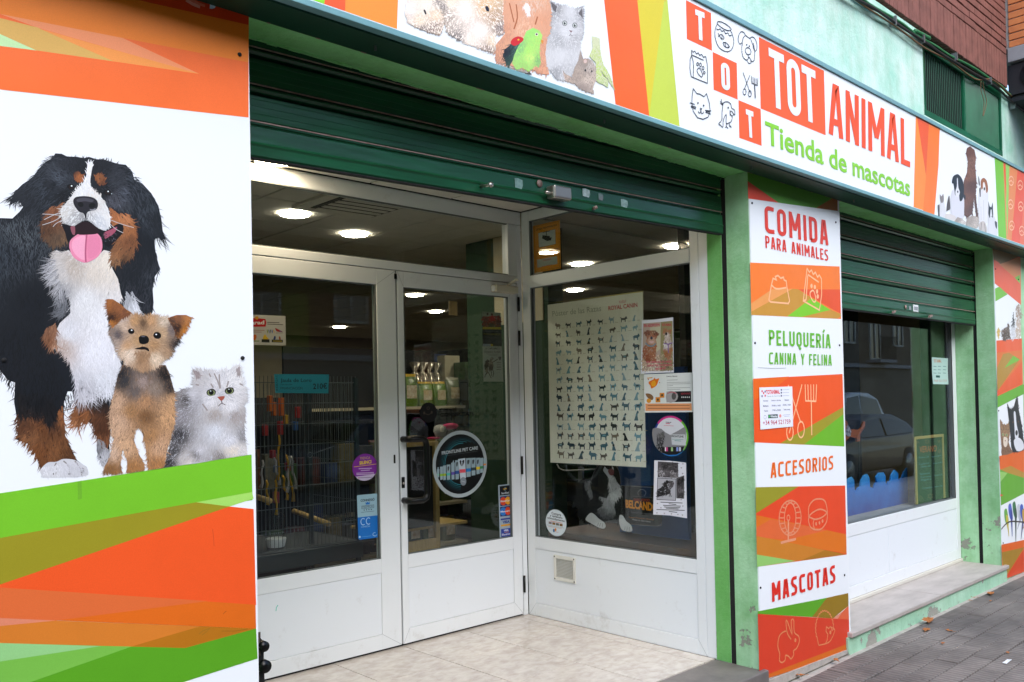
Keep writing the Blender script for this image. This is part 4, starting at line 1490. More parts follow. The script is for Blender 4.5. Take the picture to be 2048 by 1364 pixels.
# face: black mask, tan, blaze
p.fur(z1(560, 260, 700, 180, 980, 180, 990, 330, 960, 430, 880, 500, 780, 620, 700, 650, 600, 600, 540, 450), 700, 12, 1.8, [(110, 350, 200), (150, 340, 250), (165, 350, 280), (130, 380, 180), (120, 400, 120)],
      [(140, 330, '#25282e'), (110, 370, '#1d2127'), (165, 340, '#1a1d22'), (130, 390, '#15181c'), (120, 360, '#4c525a')], jc=.2, thick=2e-4)
p.fur(z1(1060, 190, 1200, 190, 1350, 260, 1440, 420, 1440, 620, 1500, 740, 1400, 740, 1240, 690, 1150, 580, 1060, 520, 1030, 400), 800, 12, 1.8, [(195, 340, 290), (225, 350, 330), (245, 390, 30), (215, 400, 60), (240, 410, 70)],
      [(200, 335, '#1c1f24'), (235, 360, '#35383e'), (250, 390, '#4a4e56'), (225, 400, '#4e4f56'), (255, 420, '#3c4045'), (205, 380, '#15171b')], jc=.2, thick=2e-4)
tanL = z1(560, 700, 640, 690, 740, 640, 720, 700, 690, 760, 700, 840, 760, 910, 770, 1060, 600, 1130, 480, 1000, 470, 900)
p.fur(tanL, 700, 15, 1.8, [(110, 430, 120), (95, 460, 110), (120, 470, 80)], [(118, 412, '#8e6145'), (110, 430, '#7a4f36'), (95, 455, '#5a3f2c'), (115, 475, '#5d4a3a'), (125, 480, '#7a6048')], jc=.16, thick=2e-4)
tanR = z1(1240, 700, 1330, 770, 1440, 780, 1500, 870, 1550, 960, 1560, 1100, 1500, 1260, 1360, 1330, 1270, 1340, 1270, 1180, 1330, 1060, 1400, 960, 1380, 880, 1290, 900, 1250, 880, 1240, 780)
p.fur(tanR, 1000, 15, 1.8, [(230, 425, 60), (255, 440, 50), (265, 470, 100), (245, 500, 115), (235, 520, 110)],
      [(228, 420, '#a06842'), (250, 435, '#b07850'), (262, 455, '#9a6640'), (262, 480, '#7b5236'), (240, 505, '#8a6040'), (250, 520, '#4e3828'), (235, 520, '#8e6a4c')], jc=.15, thick=2e-4)
p.fur(z1(830, 350, 880, 320, 930, 350, 940, 430, 900, 440, 850, 410), 120, 8, 1.8, [(157, 355, 290)], [(157, 357, '#9a6038'), (150, 350, '#6e4630')], jc=.14, thick=1e-4)
p.fur(z1(1075, 360, 1130, 340, 1190, 390, 1195, 460, 1130, 470, 1090, 430), 130, 8, 1.8, [(198, 360, 280)], [(198, 360, '#8f5c38'), (205, 372, '#6e4630')], jc=.14, thick=1e-4)
blaze = z1(1000, 205, 1055, 200, 1040, 300, 1025, 420, 1050, 500, 1130, 570, 1200, 670, 1245, 790, 1250, 900, 1195, 970, 1120, 945, 1050, 890, 970, 850, 890, 890, 830, 920, 740, 890, 695, 800, 690, 730, 760, 650, 830, 560, 920, 460, 975, 380, 985, 290)
p.poly(blaze, '#dadbda', 3)
p.fur(blaze, 900, 9, 1.7, [(180, 340, 270), (172, 380, 250), (135, 420, 150), (210, 430, 50), (150, 445, 130), (205, 450, 70)], [(182, 350, '#e6e6e6'), (165, 385, '#e2e2e0'), (130, 425, '#cdcac4'), (150, 440, '#a9a9a8'), (200, 440, '#c6c9ce'), (212, 430, '#dcdad6'), (172, 440, '#8e8e90'), (185, 400, '#dcd6ce')], jc=.06, thick=2e-4)
p.poly(z1(980, 860, 1040, 890, 1120, 950, 1200, 975, 1250, 950, 1330, 900, 1390, 900, 1400, 960, 1370, 1030, 1280, 1120, 1230, 1160, 1170, 1110, 1120, 1020, 860, 1020, 800, 1110, 760, 1080, 740, 1000, 700, 900, 760, 905, 840, 925, 920, 880), '#17141a', 3)
p.poly(z1(1180, 1000, 1260, 960, 1330, 930, 1300, 1000, 1210, 1060, 1190, 1060), '#a2566a', 3)
p.poly(z1(800, 930, 850, 930, 850, 1020, 820, 1010), '#8e5660', 3)
for _ in range(70):
    q = z1(1150 + random.random() * 180, 1040 + random.random() * 100 - 40)[0]
    p.ell(q[0], q[1], .8, .8, random.choice(['#4a4a50', '#6e6e76', '#2a2a2e']), n=6)
ton = z1(860, 1030, 900, 1010, 990, 1015, 1080, 1005, 1120, 1020, 1155, 1080, 1160, 1180, 1120, 1260, 1050, 1310, 970, 1338, 900, 1320, 830, 1270, 790, 1180, 795, 1090)
p.poly(ton, '#e08fa8', 4)
p.poly(z1(870, 1050, 960, 1030, 975, 1120, 970, 1300, 880, 1270, 820, 1180, 820, 1100), '#e8a6bc', 4)
p.poly(z1(1000, 1050, 1100, 1030, 1140, 1120, 1110, 1240, 1010, 1290, 990, 1180), '#dc88a4', 4)
p.line(z1(985, 1015, 975, 1120, 970, 1240, 975, 1330), .004, '#b8607e', sm=4)
p.poly(z1(860, 920, 960, 870, 1080, 920, 1120, 1000, 990, 1020, 870, 1010), '#2a161c', 3)
nose = z1(830, 640, 850, 600, 900, 585, 980, 583, 1060, 600, 1105, 640, 1110, 700, 1080, 740, 1010, 755, 985, 780, 975, 850, 950, 780, 900, 760, 850, 700)
p.poly(nose, '#2c2a30', 4)
p.poly(z1(870, 620, 960, 600, 1060, 625, 1040, 650, 960, 640, 890, 650), '#4e4c54', 4)
p.ell(161, 409, 6, 5, '#08080a', .5); p.ell(184, 411, 7, 5, '#08080a', -.3)
p.line(z1(1020, 735, 1050, 740, 1085, 725), .003, '#8e8e94', sm=3)
for cx, cy in ((142, 374), (215, 385)):
    p.ell(cx, cy, 8.5, 5.5, '#0b0b0d', .25); p.ell(cx, cy, 4.5, 4, '#2e1a14'); p.ell(cx, cy, 2.4, 2.4, '#050506')
    p.ell(cx + 1, cy - 2, 1.6, 1.4, '#e8f0f4', n=8)
p.ell(223, 387.5, 1.2, 1.2, '#a8b0b4', n=8)
for a in (z1(680, 770, 600, 800, 500, 850), z1(690, 820, 600, 870, 480, 910), z1(680, 800, 580, 790, 480, 785), z1(1250, 850, 1380, 900, 1520, 940), z1(1250, 900, 1320, 960, 1400, 1000), z1(700, 860, 640, 890, 600, 930)):
    p.line(a, .0014, '#c8c8c8', sm=3)
p.build('printed_black_dog', MT['print'], lb)

# ---- terrier
z4 = Z(190, 580, 6.495)
p = Pr('y', BY, base=.0014)
p.clip = (986.0, -.1541)
tb = z3_(1390, 0, 1880, 0, 1925, 100, 1980, 300, 1975, 500, 1985, 640, 1940, 820, 1900, 960, 1870, 1060, 1860, 1160, 1690, 1190, 1670, 1060, 1650, 900, 1600, 710, 1530, 720, 1520, 850, 1570, 1000, 1640, 1130, 1640, 1195, 1440, 1225, 1450, 1120, 1400, 950, 1380, 1000, 1370, 1130, 1385, 1220, 1170, 1220, 1200, 1130, 1250, 1040, 1290, 850, 1240, 620, 1260, 420, 1290, 350, 1330, 150)
p.poly(tb, '#7c6450')
p.fur(tb, 8000, 10, 1.1, [(235, 760, 110), (287, 740, 90), (335, 760, 80), (235, 800, 100), (290, 800, 90), (340, 810, 60), (250, 870, 110), (330, 870, 110), (275, 925, 80), (315, 925, 90), (300, 850, 60), (222, 920, 100)],
      [(240, 745, '#23262a'), (250, 760, '#3c3c3e'), (330, 745, '#17191c'), (340, 770, '#26282c'), (290, 740, '#6e625a'), (285, 760, '#988880'), (270, 780, '#6a625e'), (310, 775, '#8c7e72'), (235, 800, '#c0a084'), (290, 800, '#b08864'), (345, 800, '#c09a74'), (240, 840, '#c4a488'),
       (262, 820, '#a07a54'), (290, 830, '#7e5c3c'), (335, 830, '#c49c74'), (250, 890, '#c8a482'), (320, 890, '#c4a080'), (300, 870, '#a88058'), (265, 935, '#a2764a'), (315, 930, '#a87a4e'), (225, 900, '#c6aa92'), (222, 940, '#8a643e')], jc=.15, thick=5e-4, jd=22)
hd = z4(240, 460, 270, 400, 340, 340, 430, 320, 530, 330, 620, 370, 720, 350, 800, 350, 900, 360, 980, 400, 1030, 470, 1040, 600, 1000, 680, 1000, 790, 940, 860, 860, 920, 760, 1000, 620, 1040, 500, 990, 390, 920, 320, 820, 290, 730, 270, 680, 220, 560)
p.poly(hd, '#a48a70')
earL = z4(150, 118, 230, 120, 340, 190, 400, 250, 480, 300, 420, 330, 330, 380, 290, 440, 240, 465, 200, 420, 170, 330)
earR = z4(940, 370, 980, 350, 1060, 325, 1180, 325, 1235, 350, 1200, 440, 1160, 530, 1090, 610, 1050, 600, 1020, 500, 980, 430)
p.fur(z4(205, 430, 280, 400, 330, 480, 330, 600, 280, 640, 220, 560), 160, 14, 1.3, [(228, 660, 130)], [(225, 650, '#1e1a1c'), (230, 665, '#b08a64'), (235, 672, '#5c5050')], thick=1e-4, jc=.2)
p.fur(z4(960, 500, 1040, 500, 1090, 640, 1030, 690, 980, 690), 160, 13, 1.3, [(345, 670, 60)], [(345, 660, '#4a4444'), (350, 680, '#2e2826')], thick=1e-4, jc=.2)
p.fur(hd, 6500, 10, 1.05, [(250, 640, 215), (287, 640, 270), (330, 645, 325), (345, 670, 20), (235, 670, 170), (240, 700, 150), (265, 720, 110), (287, 735, 90), (310, 725, 70), (340, 705, 35), (287, 665, 270), (260, 680, 150), (310, 680, 30)],
      [(250, 640, '#b8a698'), (270, 645, '#b8926a'), (287, 650, '#6e5844'), (300, 645, '#bc9670'), (325, 645, '#c8b8a4'), (340, 660, '#7c706c'), (240, 668, '#645c5c'), (235, 685, '#a8988c'), (258, 690, '#c09c78'), (262, 705, '#dccab6'), (285, 715, '#9a7a5c'), (310, 715, '#d4c0a8'),
       (330, 700, '#a88c70'), (345, 690, '#4c423e'), (287, 730, '#a8886a'), (305, 690, '#a88662'), (280, 680, '#b4946e'), (320, 665, '#b89c7c'), (250, 655, '#c2ac98')], jc=.15, thick=5e-4, jd=22)
for e_, c_ in ((earL, [(215, 605, '#a0683c'), (240, 612, '#8e5c3a'), (225, 635, '#3a2620'), (222, 645, '#b4783c'), (250, 622, '#7a5038')]), (earR, [(375, 636, '#b07a4a'), (350, 635, '#8a5e42'), (352, 655, '#382824'), (368, 660, '#b87c3c'), (345, 640, '#5a4438')])):
    p.poly(e_, '#9a673e')
    p.fur(e_, 420, 9, 1.6, [(235, 620, 130), (355, 650, 50)], c_, jc=.1, thick=1.5e-4)
for cx, cy, r in ((262, 662.5, 6.5), (314, 671, 8)):
    p.ell(cx, cy, r, r * .85, '#060506', .3); p.ell(cx + (1 if cx < 300 else -2), cy - 2, 1.7, 1.3, '#f0f4f8', n=8)
p.poly(z4(565, 640, 575, 605, 625, 588, 680, 605, 700, 650, 680, 690, 625, 705, 580, 690), '#08070a', 4)
p.ell(286, 673, 4, 1.4, '#5c5c64')
p.poly(z4(510, 765, 580, 745, 630, 735, 690, 760, 700, 800, 650, 775, 600, 775), '#1a1214', 3)
p.fur(z4(520, 790, 700, 790, 720, 840, 520, 840), 60, 12, 1.2, [(285, 705, 90)], [(285, 705, '#9a7c60')], thick=1e-4)
p.build('printed_terrier', MT['print'], lb)

# ---- cat
z5 = Z(310, 720, 5.93)
p = Pr('y', BY, base=.0010)
p.clip = (986.0, -.1541)
cat_o = z5(450, 105, 520, 125, 600, 130, 700, 150, 850, 130, 930, 90, 1000, 60, 1020, 180, 1060, 320, 1080, 460, 1040, 520, 1070, 640, 1060, 760, 1055, 860, 1070, 950, 1090, 1110, 850, 1160, 500, 1225, 190, 1262, 110, 1275, 150, 1100, 200, 950, 235, 620, 225, 400, 330, 345, 440, 335, 470, 240)
p.poly(cat_o, '#b9b9bd')
p.fur(cat_o, 8000, 10, 1.1, [(360, 790, 170), (385, 760, 190), (400, 745, 230), (440, 745, 270), (480, 745, 300), (490, 790, 20), (420, 830, 100), (470, 830, 80), (380, 860, 110), (350, 900, 120), (440, 900, 90), (480, 900, 70), (380, 910, 130)],
      [(360, 790, '#86817f'), (375, 800, '#55504e'), (358, 830, '#8a8688'), (360, 870, '#3c3a3c'), (350, 900, '#4c4a4a'), (340, 925, '#3a3838'), (390, 790, '#c4c2c4'), (400, 760, '#bcb8b6'), (440, 760, '#d4d2d2'), (470, 760, '#dcdad8'), (420, 800, '#d8d6d6'), (460, 810, '#dcdada'), (395, 800, '#a6a4a6'),
       (430, 828, '#a8a09a'), (470, 830, '#a49c98'), (430, 860, '#d2d4d8'), (460, 880, '#d6d6da'), (400, 900, '#cac8ca'), (370, 915, '#b9b4b0'), (380, 925, '#d0c8c2'), (465, 900, '#dcd2c4'), (440, 914, '#8c8682'), (486, 870, '#8e8c8c'), (485, 900, '#d4d0cc'), (395, 905, '#7e7a78')], jc=.08, thick=4e-4, jd=20)
p.fur(z5(440, 105, 520, 130, 530, 200, 490, 215), 60, 9, 1.4, [(395, 745, 60)], [(393, 748, '#9a8e8c')], jc=.08, thick=8e-5)
p.fur(z5(960, 90, 1005, 65, 1015, 180, 980, 150), 50, 9, 1.4, [(475, 745, 100)], [(475, 745, '#a49a98')], jc=.08, thick=8e-5)
for a in (z5(700, 160, 745, 260, 770, 340), z5(760, 170, 765, 260, 775, 330), z5(660, 280, 690, 330), z5(640, 160, 660, 200), z5(870, 250, 850, 320), z5(480, 290, 520, 300), z5(1000, 280, 1040, 300), z5(560, 520, 620, 600)):
    p.line(a, .0045, '#9c9490', sm=3)
for (cx, cy) in ((422, 785), (458.5, 781.5)):
    p.ell(cx, cy, 9.5, 7, '#2a2c24', -.1); p.ell(cx, cy + .6, 7.4, 5.8, '#8a9468'); p.ell(cx, cy, 5, 5, '#0c0e0c'); p.ell(cx - 1, cy - 3, 1.2, 1, '#e8f0f0', n=8)
p.poly(z5(740, 440, 785, 430, 825, 430, 815, 460, 785, 485, 755, 460), '#a45a4a', 3)
p.line(z5(785, 485, 795, 510, 835, 535), .0022, '#5a4848', sm=3); p.line(z5(795, 510, 770, 525, 750, 550), .0022, '#5a4848', sm=3)
p.line(z5(620, 365, 680, 345, 720, 375), .003, '#4a4644', sm=3); p.line(z5(835, 360, 870, 330, 930, 335), .003, '#4a4644', sm=3)
p.build('printed_cat', MT['print'], lb)
screws([(479, 109), (485, 716), (8, 720)], BY - .001, lb)

# ---- service board on the pillar
sbd = thing('service_board', 'narrow board listing COMIDA, PELUQUERIA, ACCESORIOS and MASCOTAS on the pillar', 'poster board', (4.5, BY, -.1))
bm_ = MB()
cor = [on_y(x, y, BY) for x, y in ((1494.5, 345), (1675, 396), (1700.7, 1301.4), (1519.2, 1360))]
bm_.prism_xz([(SX + .002, 2.606), (5.003, 2.606), (5.003, -.098), (SX + .002, -.062)], BY, FY)
bm_.build('board', MT['print_white'], sbd)
A, B, Cz, D_ = Z(1480, 340, 4.548), Z(1490, 620, 4.873), Z(1500, 880, 5.457), Z(1500, 1110, 5.371)
p = Pr('y', BY)
xl, xr = SX + .0025, 5.0028


def clipx(pts):
    return pts


p.poly([(1494.8, 343), (1674.8, 395), (1675.3, 422), (1496.2, 397)], '#5a9a1c')
p.poly([(1495, 362), (1557, 405.5), (1496.2, 397)], '#d9481a')
p.poly([(1632, 416), (1669, 394), (1674.8, 396), (1675.3, 422)], '#a5651c')
p.poly([(1500, 525), (1679, 533), (1682, 638), (1502.5, 630)], '#ee8232')
p.poly([(1502, 607), (1544, 578.6), (1585.5, 577.5), (1502.3, 623.6)], '#e6a05c')
p.poly([(1502.3, 623.6), (1585.5, 577.5), (1596.5, 578.6), (1623, 596), (1574.5, 632.8), (1502.5, 630)], '#c8963c')
p.poly([(1596.5, 578.6), (1680.3, 579), (1681.7, 628)], '#e25c30')
p.poly([(1623, 596), (1661, 619.7), (1603, 634), (1574.5, 632.8)], '#84c82e')
p.poly([(1661, 619.7), (1681.7, 628), (1682, 632.5), (1673.5, 637.5), (1603, 634)], '#c8963c')
p.poly([(1506, 757.5), (1685, 748), (1688.5, 893), (1508.5, 884.7)], '#e85e22')
p.poly([(1506, 757.5), (1578, 753), (1540, 785), (1507, 800)], '#e8701f')
p.poly([(1560, 886.8), (1686.6, 814), (1687, 828), (1608, 889)], '#a39a2c')
p.poly([(1687, 828), (1688.5, 893), (1608, 889)], '#74b62c')
p.poly([(1511, 974.4), (1690.3, 971), (1693.2, 1109), (1514, 1133.8)], '#e05028')
p.poly([(1511, 974.4), (1597, 973), (1512, 1026.6)], '#9c982c')
p.poly([(1512, 1030), (1692.3, 1068.7), (1693.1, 1107), (1513, 1074)], '#d9781f')
p.poly([(1512.6, 1055), (1542, 1038.5), (1654, 1060.5), (1573, 1080), (1513, 1074)], '#dc6e3c')
p.poly([(1513, 1072), (1693.2, 1108.5), (1591.6, 1122), (1513.5, 1109)], '#c9842e')
p.poly([(1650, 1100), (1693.2, 1108.5), (1601, 1121.5)], '#b07a20')
p.poly([(1513.5, 1109), (1591.6, 1122), (1514, 1133.8)], '#96c470')
p.poly([(1515.2, 1222.6), (1653.6, 1195.6), (1624, 1234), (1515.4, 1227.7)], '#62a428')
p.poly([(1653.6, 1195.6), (1696.3, 1186), (1697, 1211.5), (1665.7, 1237), (1624, 1234)], '#977a20')
p.poly([(1665.7, 1237), (1686, 1221.7), (1675, 1237.8)], '#dc9478')
p.poly([(1686, 1221.7), (1697, 1211.5), (1697.8, 1239), (1675, 1237.8)], '#dc6c44')
p.poly([(1515.4, 1227.7), (1697.8, 1239), (1699.2, 1286), (1519, 1364.5)], '#d2462a')
p.poly([(1699.2, 1286), (1699.8, 1301.8), (1519.3, 1362.5), (1519, 1355)], '#cf6e1e')
IC = '#f2bc92'
w_ = .0090
for a, c_, sm in ((A(285, 1045, 330, 1080, 420, 1070), 0, 4), (A(285, 1045, 262, 1180, 275, 1200, 440, 1215, 450, 1190, 425, 1060), 0, 0), (A(285, 1045, 300, 985, 330, 1000, 320, 970, 345, 960, 370, 985, 395, 975, 400, 1000, 420, 1010, 425, 1060), 0, 0),
                  (A(610, 890, 575, 1190, 600, 1180, 615, 960), 0, 0), (A(610, 895, 630, 930, 650, 910, 665, 950, 685, 930, 705, 975, 720, 955, 740, 990, 742, 1130, 722, 1275, 575, 1190), 0, 0), (A(615, 950, 715, 1020), 0, 0),
                  (A(640, 1110, 670, 1100, 690, 1180, 670, 1200, 640, 1150), 1, 3)):
    p.line(a, w_, IC, closed=bool(c_), sm=sm)
for a in A(650, 1055, 680, 1065, 700, 1105, 706, 1150):
    p.ell(a[0], a[1], 2.2, 4.5, IC)
for a in (B(555, 725, 430, 1200), B(420, 730, 540, 1090), B(585, 725, 590, 885, 690, 890, 697, 725), B(612, 725, 616, 885), B(640, 725, 643, 885), B(668, 725, 668, 885)):
    p.line(a, w_, IC)
p.line(B(645, 890, 650, 1220), .011, IC)
for c_ in B(545, 1165, 437, 1190):
    p.line([(c_[0] + 6.5 * math.cos(t), c_[1] + 16 * math.sin(t)) for t in np.linspace(0, 6.28, 20, endpoint=False)], .009, IC, closed=True)
for rx, ry in ((120, 190), (63, 165)):
    c0 = (437, 850)
    pts = []
    for t in np.linspace(0, 2 * math.pi, 36, endpoint=False):
        pts += Cz(c0[0] + rx * math.cos(t), c0[1] + ry * math.sin(t) - rx * .06 * math.cos(t))
    p.line(pts, .009, '#dc8e6c', closed=True)
for t in np.linspace(0, 2 * math.pi, 18, endpoint=False):
    p.line(Cz(437 + 63 * math.cos(t), 850 + 165 * math.sin(t), 437 + 118 * math.cos(t), 850 + 188 * math.sin(t)), .007, '#dc8e6c')
for a in (Cz(418, 870, 417, 1090), Cz(335, 1122, 500, 1080)):
    p.line(a, .014, '#dc9a78')
p.line([(1500 + (418 + 16 * math.cos(t)) / 5.457, 880 + (850 + 30 * math.sin(t)) / 5.457) for t in np.linspace(0, 6.28, 14, endpoint=False)], .007, '#dc8e6c', closed=True)
for a, c_ in ((Cz(640, 830, 640, 730, 690, 660, 750, 642, 810, 660, 838, 740, 840, 870, 790, 960, 730, 980, 670, 960, 640, 900), 1), (Cz(645, 830, 700, 780, 770, 755, 835, 790, 790, 840, 720, 865, 665, 850), 1), (Cz(700, 865, 688, 910, 700, 965), 0)):
    p.line(a, .009, '#dc8e6c', closed=bool(c_), sm=4)
for a in Cz(720, 915, 757, 905, 790, 885):
    p.ell(a[0], a[1], 1.8, 3.6, '#dc8e6c')
p.line(D_(440, 905, 400, 840, 385, 720, 400, 715, 450, 850, 440, 720, 455, 690, 470, 710, 475, 830, 520, 870, 528, 930, 500, 1000, 465, 1030, 470, 1070, 440, 1115, 410, 1085, 380, 1080, 375, 1130, 340, 1155, 315, 1130, 318, 1060, 298, 980, 310, 880, 350, 830, 395, 815), .008, '#d8885c', sm=3)
p.ell(*D_(486, 915)[0], 2.0, 4.0, '#d8885c')
hg = []
for i in range(34):
    t = math.radians(150 + i * 210 / 33)
    r_ = 1.0 + (.07 if i % 2 else 0)
    hg += D_(800 + 95 * r_ * math.cos(t) * .98, 790 + 185 * r_ * math.sin(t))
p.line(D_(735, 965) + hg + D_(860, 770, 845, 790, 820, 770, 815, 820, 835, 850, 825, 920, 810, 950), .007, '#d8885c')
p.line(D_(735, 970, 820, 950, 870, 910, 910, 810, 895, 795, 880, 810, 870, 780), .007, '#d8885c', sm=3)
p.ell(*D_(862, 832)[0], 2.0, 4.0, '#d8885c')
p.build('printed_background', MT['print'], sbd)
CR = '#dc3c2c'
for nm, args in (('COMIDA', ((1530, 465), (1656, 491), (1528, 410.5), '#de4430', .15, .44, .15)),
                 ('PARA ANIMALES', ((1530.6, 495.5), (1656, 522), (1529.7, 471), '#de4430', .14, .42, .15)),
                 ('PELUQUER\u00cdA', ((1537.6, 690), (1660.7, 696.6), (1537, 659.4), '#72bc3c', .15, .46, .15)),
                 ('CANINA Y FELINA', ((1537.6, 728), (1662.8, 731), (1537.6, 704.5), '#72bc3c', .14, .42, .15)),
                 ('ACCESORIOS', ((1541, 956), (1666, 938.6), (1541, 925.5), '#ea7420', .15, .46, .16)),
                 ('MASCOTAS', ((1543.8, 1204), (1670.4, 1164.5), (1542.8, 1165.5), '#da3422', .17, .44, .16))):
    p = Pr('y', BY, base=.0022)
    bl, br, tl, col, t, gw, gap = args
    p.strokes(nm, bl, br, tl, col, t=t, gw=gw, gap=gap)
    p.build('printed_lettering', MT['print'], sbd)
p = Pr('y', BY, base=.0022)
p.line([(1515, 735), (1543, 736.5), (1572, 736)], .002, '#a8b0b0')
p.build('fine_print', MT['print'], sbd)
screws([(1504, 406), (1671.5, 444.5), (1510, 686), (1679, 690.5), (1521, 1175.5), (1689, 1150)], BY - .001, sbd)

# opening hours sheet
oh = thing('opening_hours_sheet', 'small white opening hours sheet taped over the scissors on the service board', 'notice', on_y(1552, 815, BY - .004))
p = Pr('y', BY - .004)
q4 = B(138, 755, 460, 745, 468, 1135, 150, 1165)
p.poly(q4, '#e4e6ee')
p.text('TOTANIMAL', B(205, 820)[0], B(340, 815)[0], B(203, 780)[0], '#d83a3c', bold=.04)
p.text('Tienda de mascotas', B(208, 847)[0], B(340, 842)[0], B(208, 833)[0], '#5e8a5c')
for x_, y_, c_ in ((160, 782, '#d83a3c'), (175, 800, '#d83a3c'), (190, 825, '#d83a3c'), (160, 830, '#7a6e8c'), (190, 785, '#7a6e8c')):
    p.poly(B(x_, y_, x_ + 12, y_, x_ + 12, y_ + 20, x_, y_ + 20), c_)
for i_, y_ in enumerate((778, 806, 836)):
    p.poly(B(347, y_ - 8, 360, y_ - 8, 360, y_ + 8, 347, y_ + 8), '#5e6478')
    p.line(B(365, y_, 430, y_ - 3), .0018, '#9aa0b0')
for s_, x_, x2_, y_ in (('Horario', 178, 225, 893), ('Lunes a viernes', 255, 348, 888), ('S\u00e1bado', 385, 428, 885), ('Ma\u00f1ana', 176, 228, 943), ('09:00 a 14:00', 260, 346, 940), ('10:00 a 14:00', 368, 444, 933), ('Tarde', 186, 222, 992), ('17:00 a 20:00', 264, 348, 985), ('Tardes cerrado', 375, 440, 978)):
    p.text(s_, B(x_, y_)[0], B(x2_, y_ - 2)[0], B(x_, y_ - 16)[0], '#4a5070', bold=.02)
p.poly(B(224, 1020, 318, 1015, 320, 1052, 225, 1056), '#2a4a48')
p.text('WhatsApp', B(248, 1046)[0], B(314, 1043)[0], B(248, 1026)[0], '#e8ecec', bold=.03)
p.ell(*B(236, 1037)[0], 1.8, 2.6, '#58b868'); p.line([tuple(q) for q in smooth([(1490 + (195 + 12 * math.cos(t)) / 4.873, 620 + (1045 + 18 * math.sin(t)) / 4.873) for t in np.linspace(0, 6.28, 10, endpoint=False)], 2)], .0016, '#4a5070', closed=True)
p.ell(*B(343, 1032)[0], 2.4, 3.4, '#e49a90'); p.line(B(368, 1025, 440, 1018), .002, '#9aa0b0'); p.line(B(380, 1038, 432, 1033), .002, '#9aa0b0')
p.text('+34 964 521759', B(174, 1122)[0], B(444, 1106)[0], B(172, 1078)[0], '#b8384e', bold=.01)
p.build('sheet', MT['print_matt'], oh)

# ---- right board
rb = thing('right_poster_board', 'narrow board at the right edge printed with a collie, a tabby cat and parakeets', 'poster board', (7.95, BY, 0))
x3 = on_y(2043, 700, BY)[0]
MB().box(7.712, x3, BY, FY, -.075, 2.606).build('board', MT['print_white'], rb)
E1, E2 = Z(1960, 490, 3.898), Z(1960, 820, 3.898)
p = Pr('y', BY)
R = 2046
p.poly([(1985, 498), (2041, 512), (2042, 610)] + E1(115, 300, 106, 110), '#e2623a')
p.poly([(1985, 496), (2041, 512)] + E1(160, 150, 145, 135, 106, 112), '#8c6a2a')
p.poly(E1(150, 150, 310, 95, 310, 235, 270, 255), '#d4874a')
p.poly(E1(270, 255, 310, 232, 312, 300), '#7cb83c')
p.poly(E1(117, 340, 150, 325, 215, 385, 120, 440), '#7cbc3c')
p.poly(E1(128, 745, 326, 728, 334, 1085, 135, 1180), '#e05e26')
p.poly(E1(130, 840, 326, 820, 330, 905, 135, 1140), '#d8762a')
p.poly(E1(132, 960, 180, 850, 225, 840, 310, 890, 135, 1140), '#b08a34')
p.poly(E1(190, 960, 260, 862, 310, 895), '#78b83a')
p.poly(E1(135, 1180, 334, 1085, 334, 1165, 136, 1268), '#6aae34')
p.poly(E1(333, 1090, 345, 1085, 345, 1160, 334, 1165), '#6aae34')
p.poly(E2(150, 360, 345, 305, 345, 530, 155, 465), '#dc6c20')
p.poly(E2(155, 465, 240, 435, 345, 490, 345, 650, 163, 745), '#6aaa30')
p.poly(E2(155, 465, 240, 435, 345, 490, 345, 530, 215, 490), '#b89038')
p.poly(E2(156, 480, 215, 490, 160, 560), '#9ac870')
p.poly(E2(158, 655, 182, 664, 160, 675), '#d8502a')
p.poly(E2(167, 1050, 345, 1012, 345, 1260, 190, 1320, 172, 1200), '#dc6a1e')
p.poly(E2(169, 1110, 345, 1070, 190, 1318, 175, 1200), '#a8842a')
p.poly(E2(345, 1080, 345, 1258, 190, 1320), '#d04c20')
p.build('printed_background', MT['print'], rb)
p = Pr('y', BY, base=.0009)
p.fur(E1(240, 690, 262, 510, 268, 620, 275, 720, 250, 730), 120, 6, 1.2, [(2026, 660, 90)], [(2025, 640, '#22201f'), (2029, 660, '#d8dade')], thick=1e-4)
p.fur(E1(280, 480, 300, 455, 318, 490, 318, 720, 280, 720, 276, 600), 220, 6, 1.3, [(2036, 650, 90)], [(2036, 620, '#b09c8c'), (2036, 660, '#c8b8a8')], thick=1e-4, jc=.1)
p.fur(E1(165, 660, 200, 640, 220, 600, 236, 720, 180, 735), 220, 6, 1.3, [(2010, 665, 90)], [(2007, 670, '#5c4a40'), (2014, 655, '#6e5c50')], thick=1e-4, jc=.25)
p.fur(E1(134, 660, 145, 635, 152, 660, 148, 720, 138, 720), 70, 5, 1.2, [(1996, 665, 90)], [(1996, 665, '#d2b45c')], thick=1e-4)
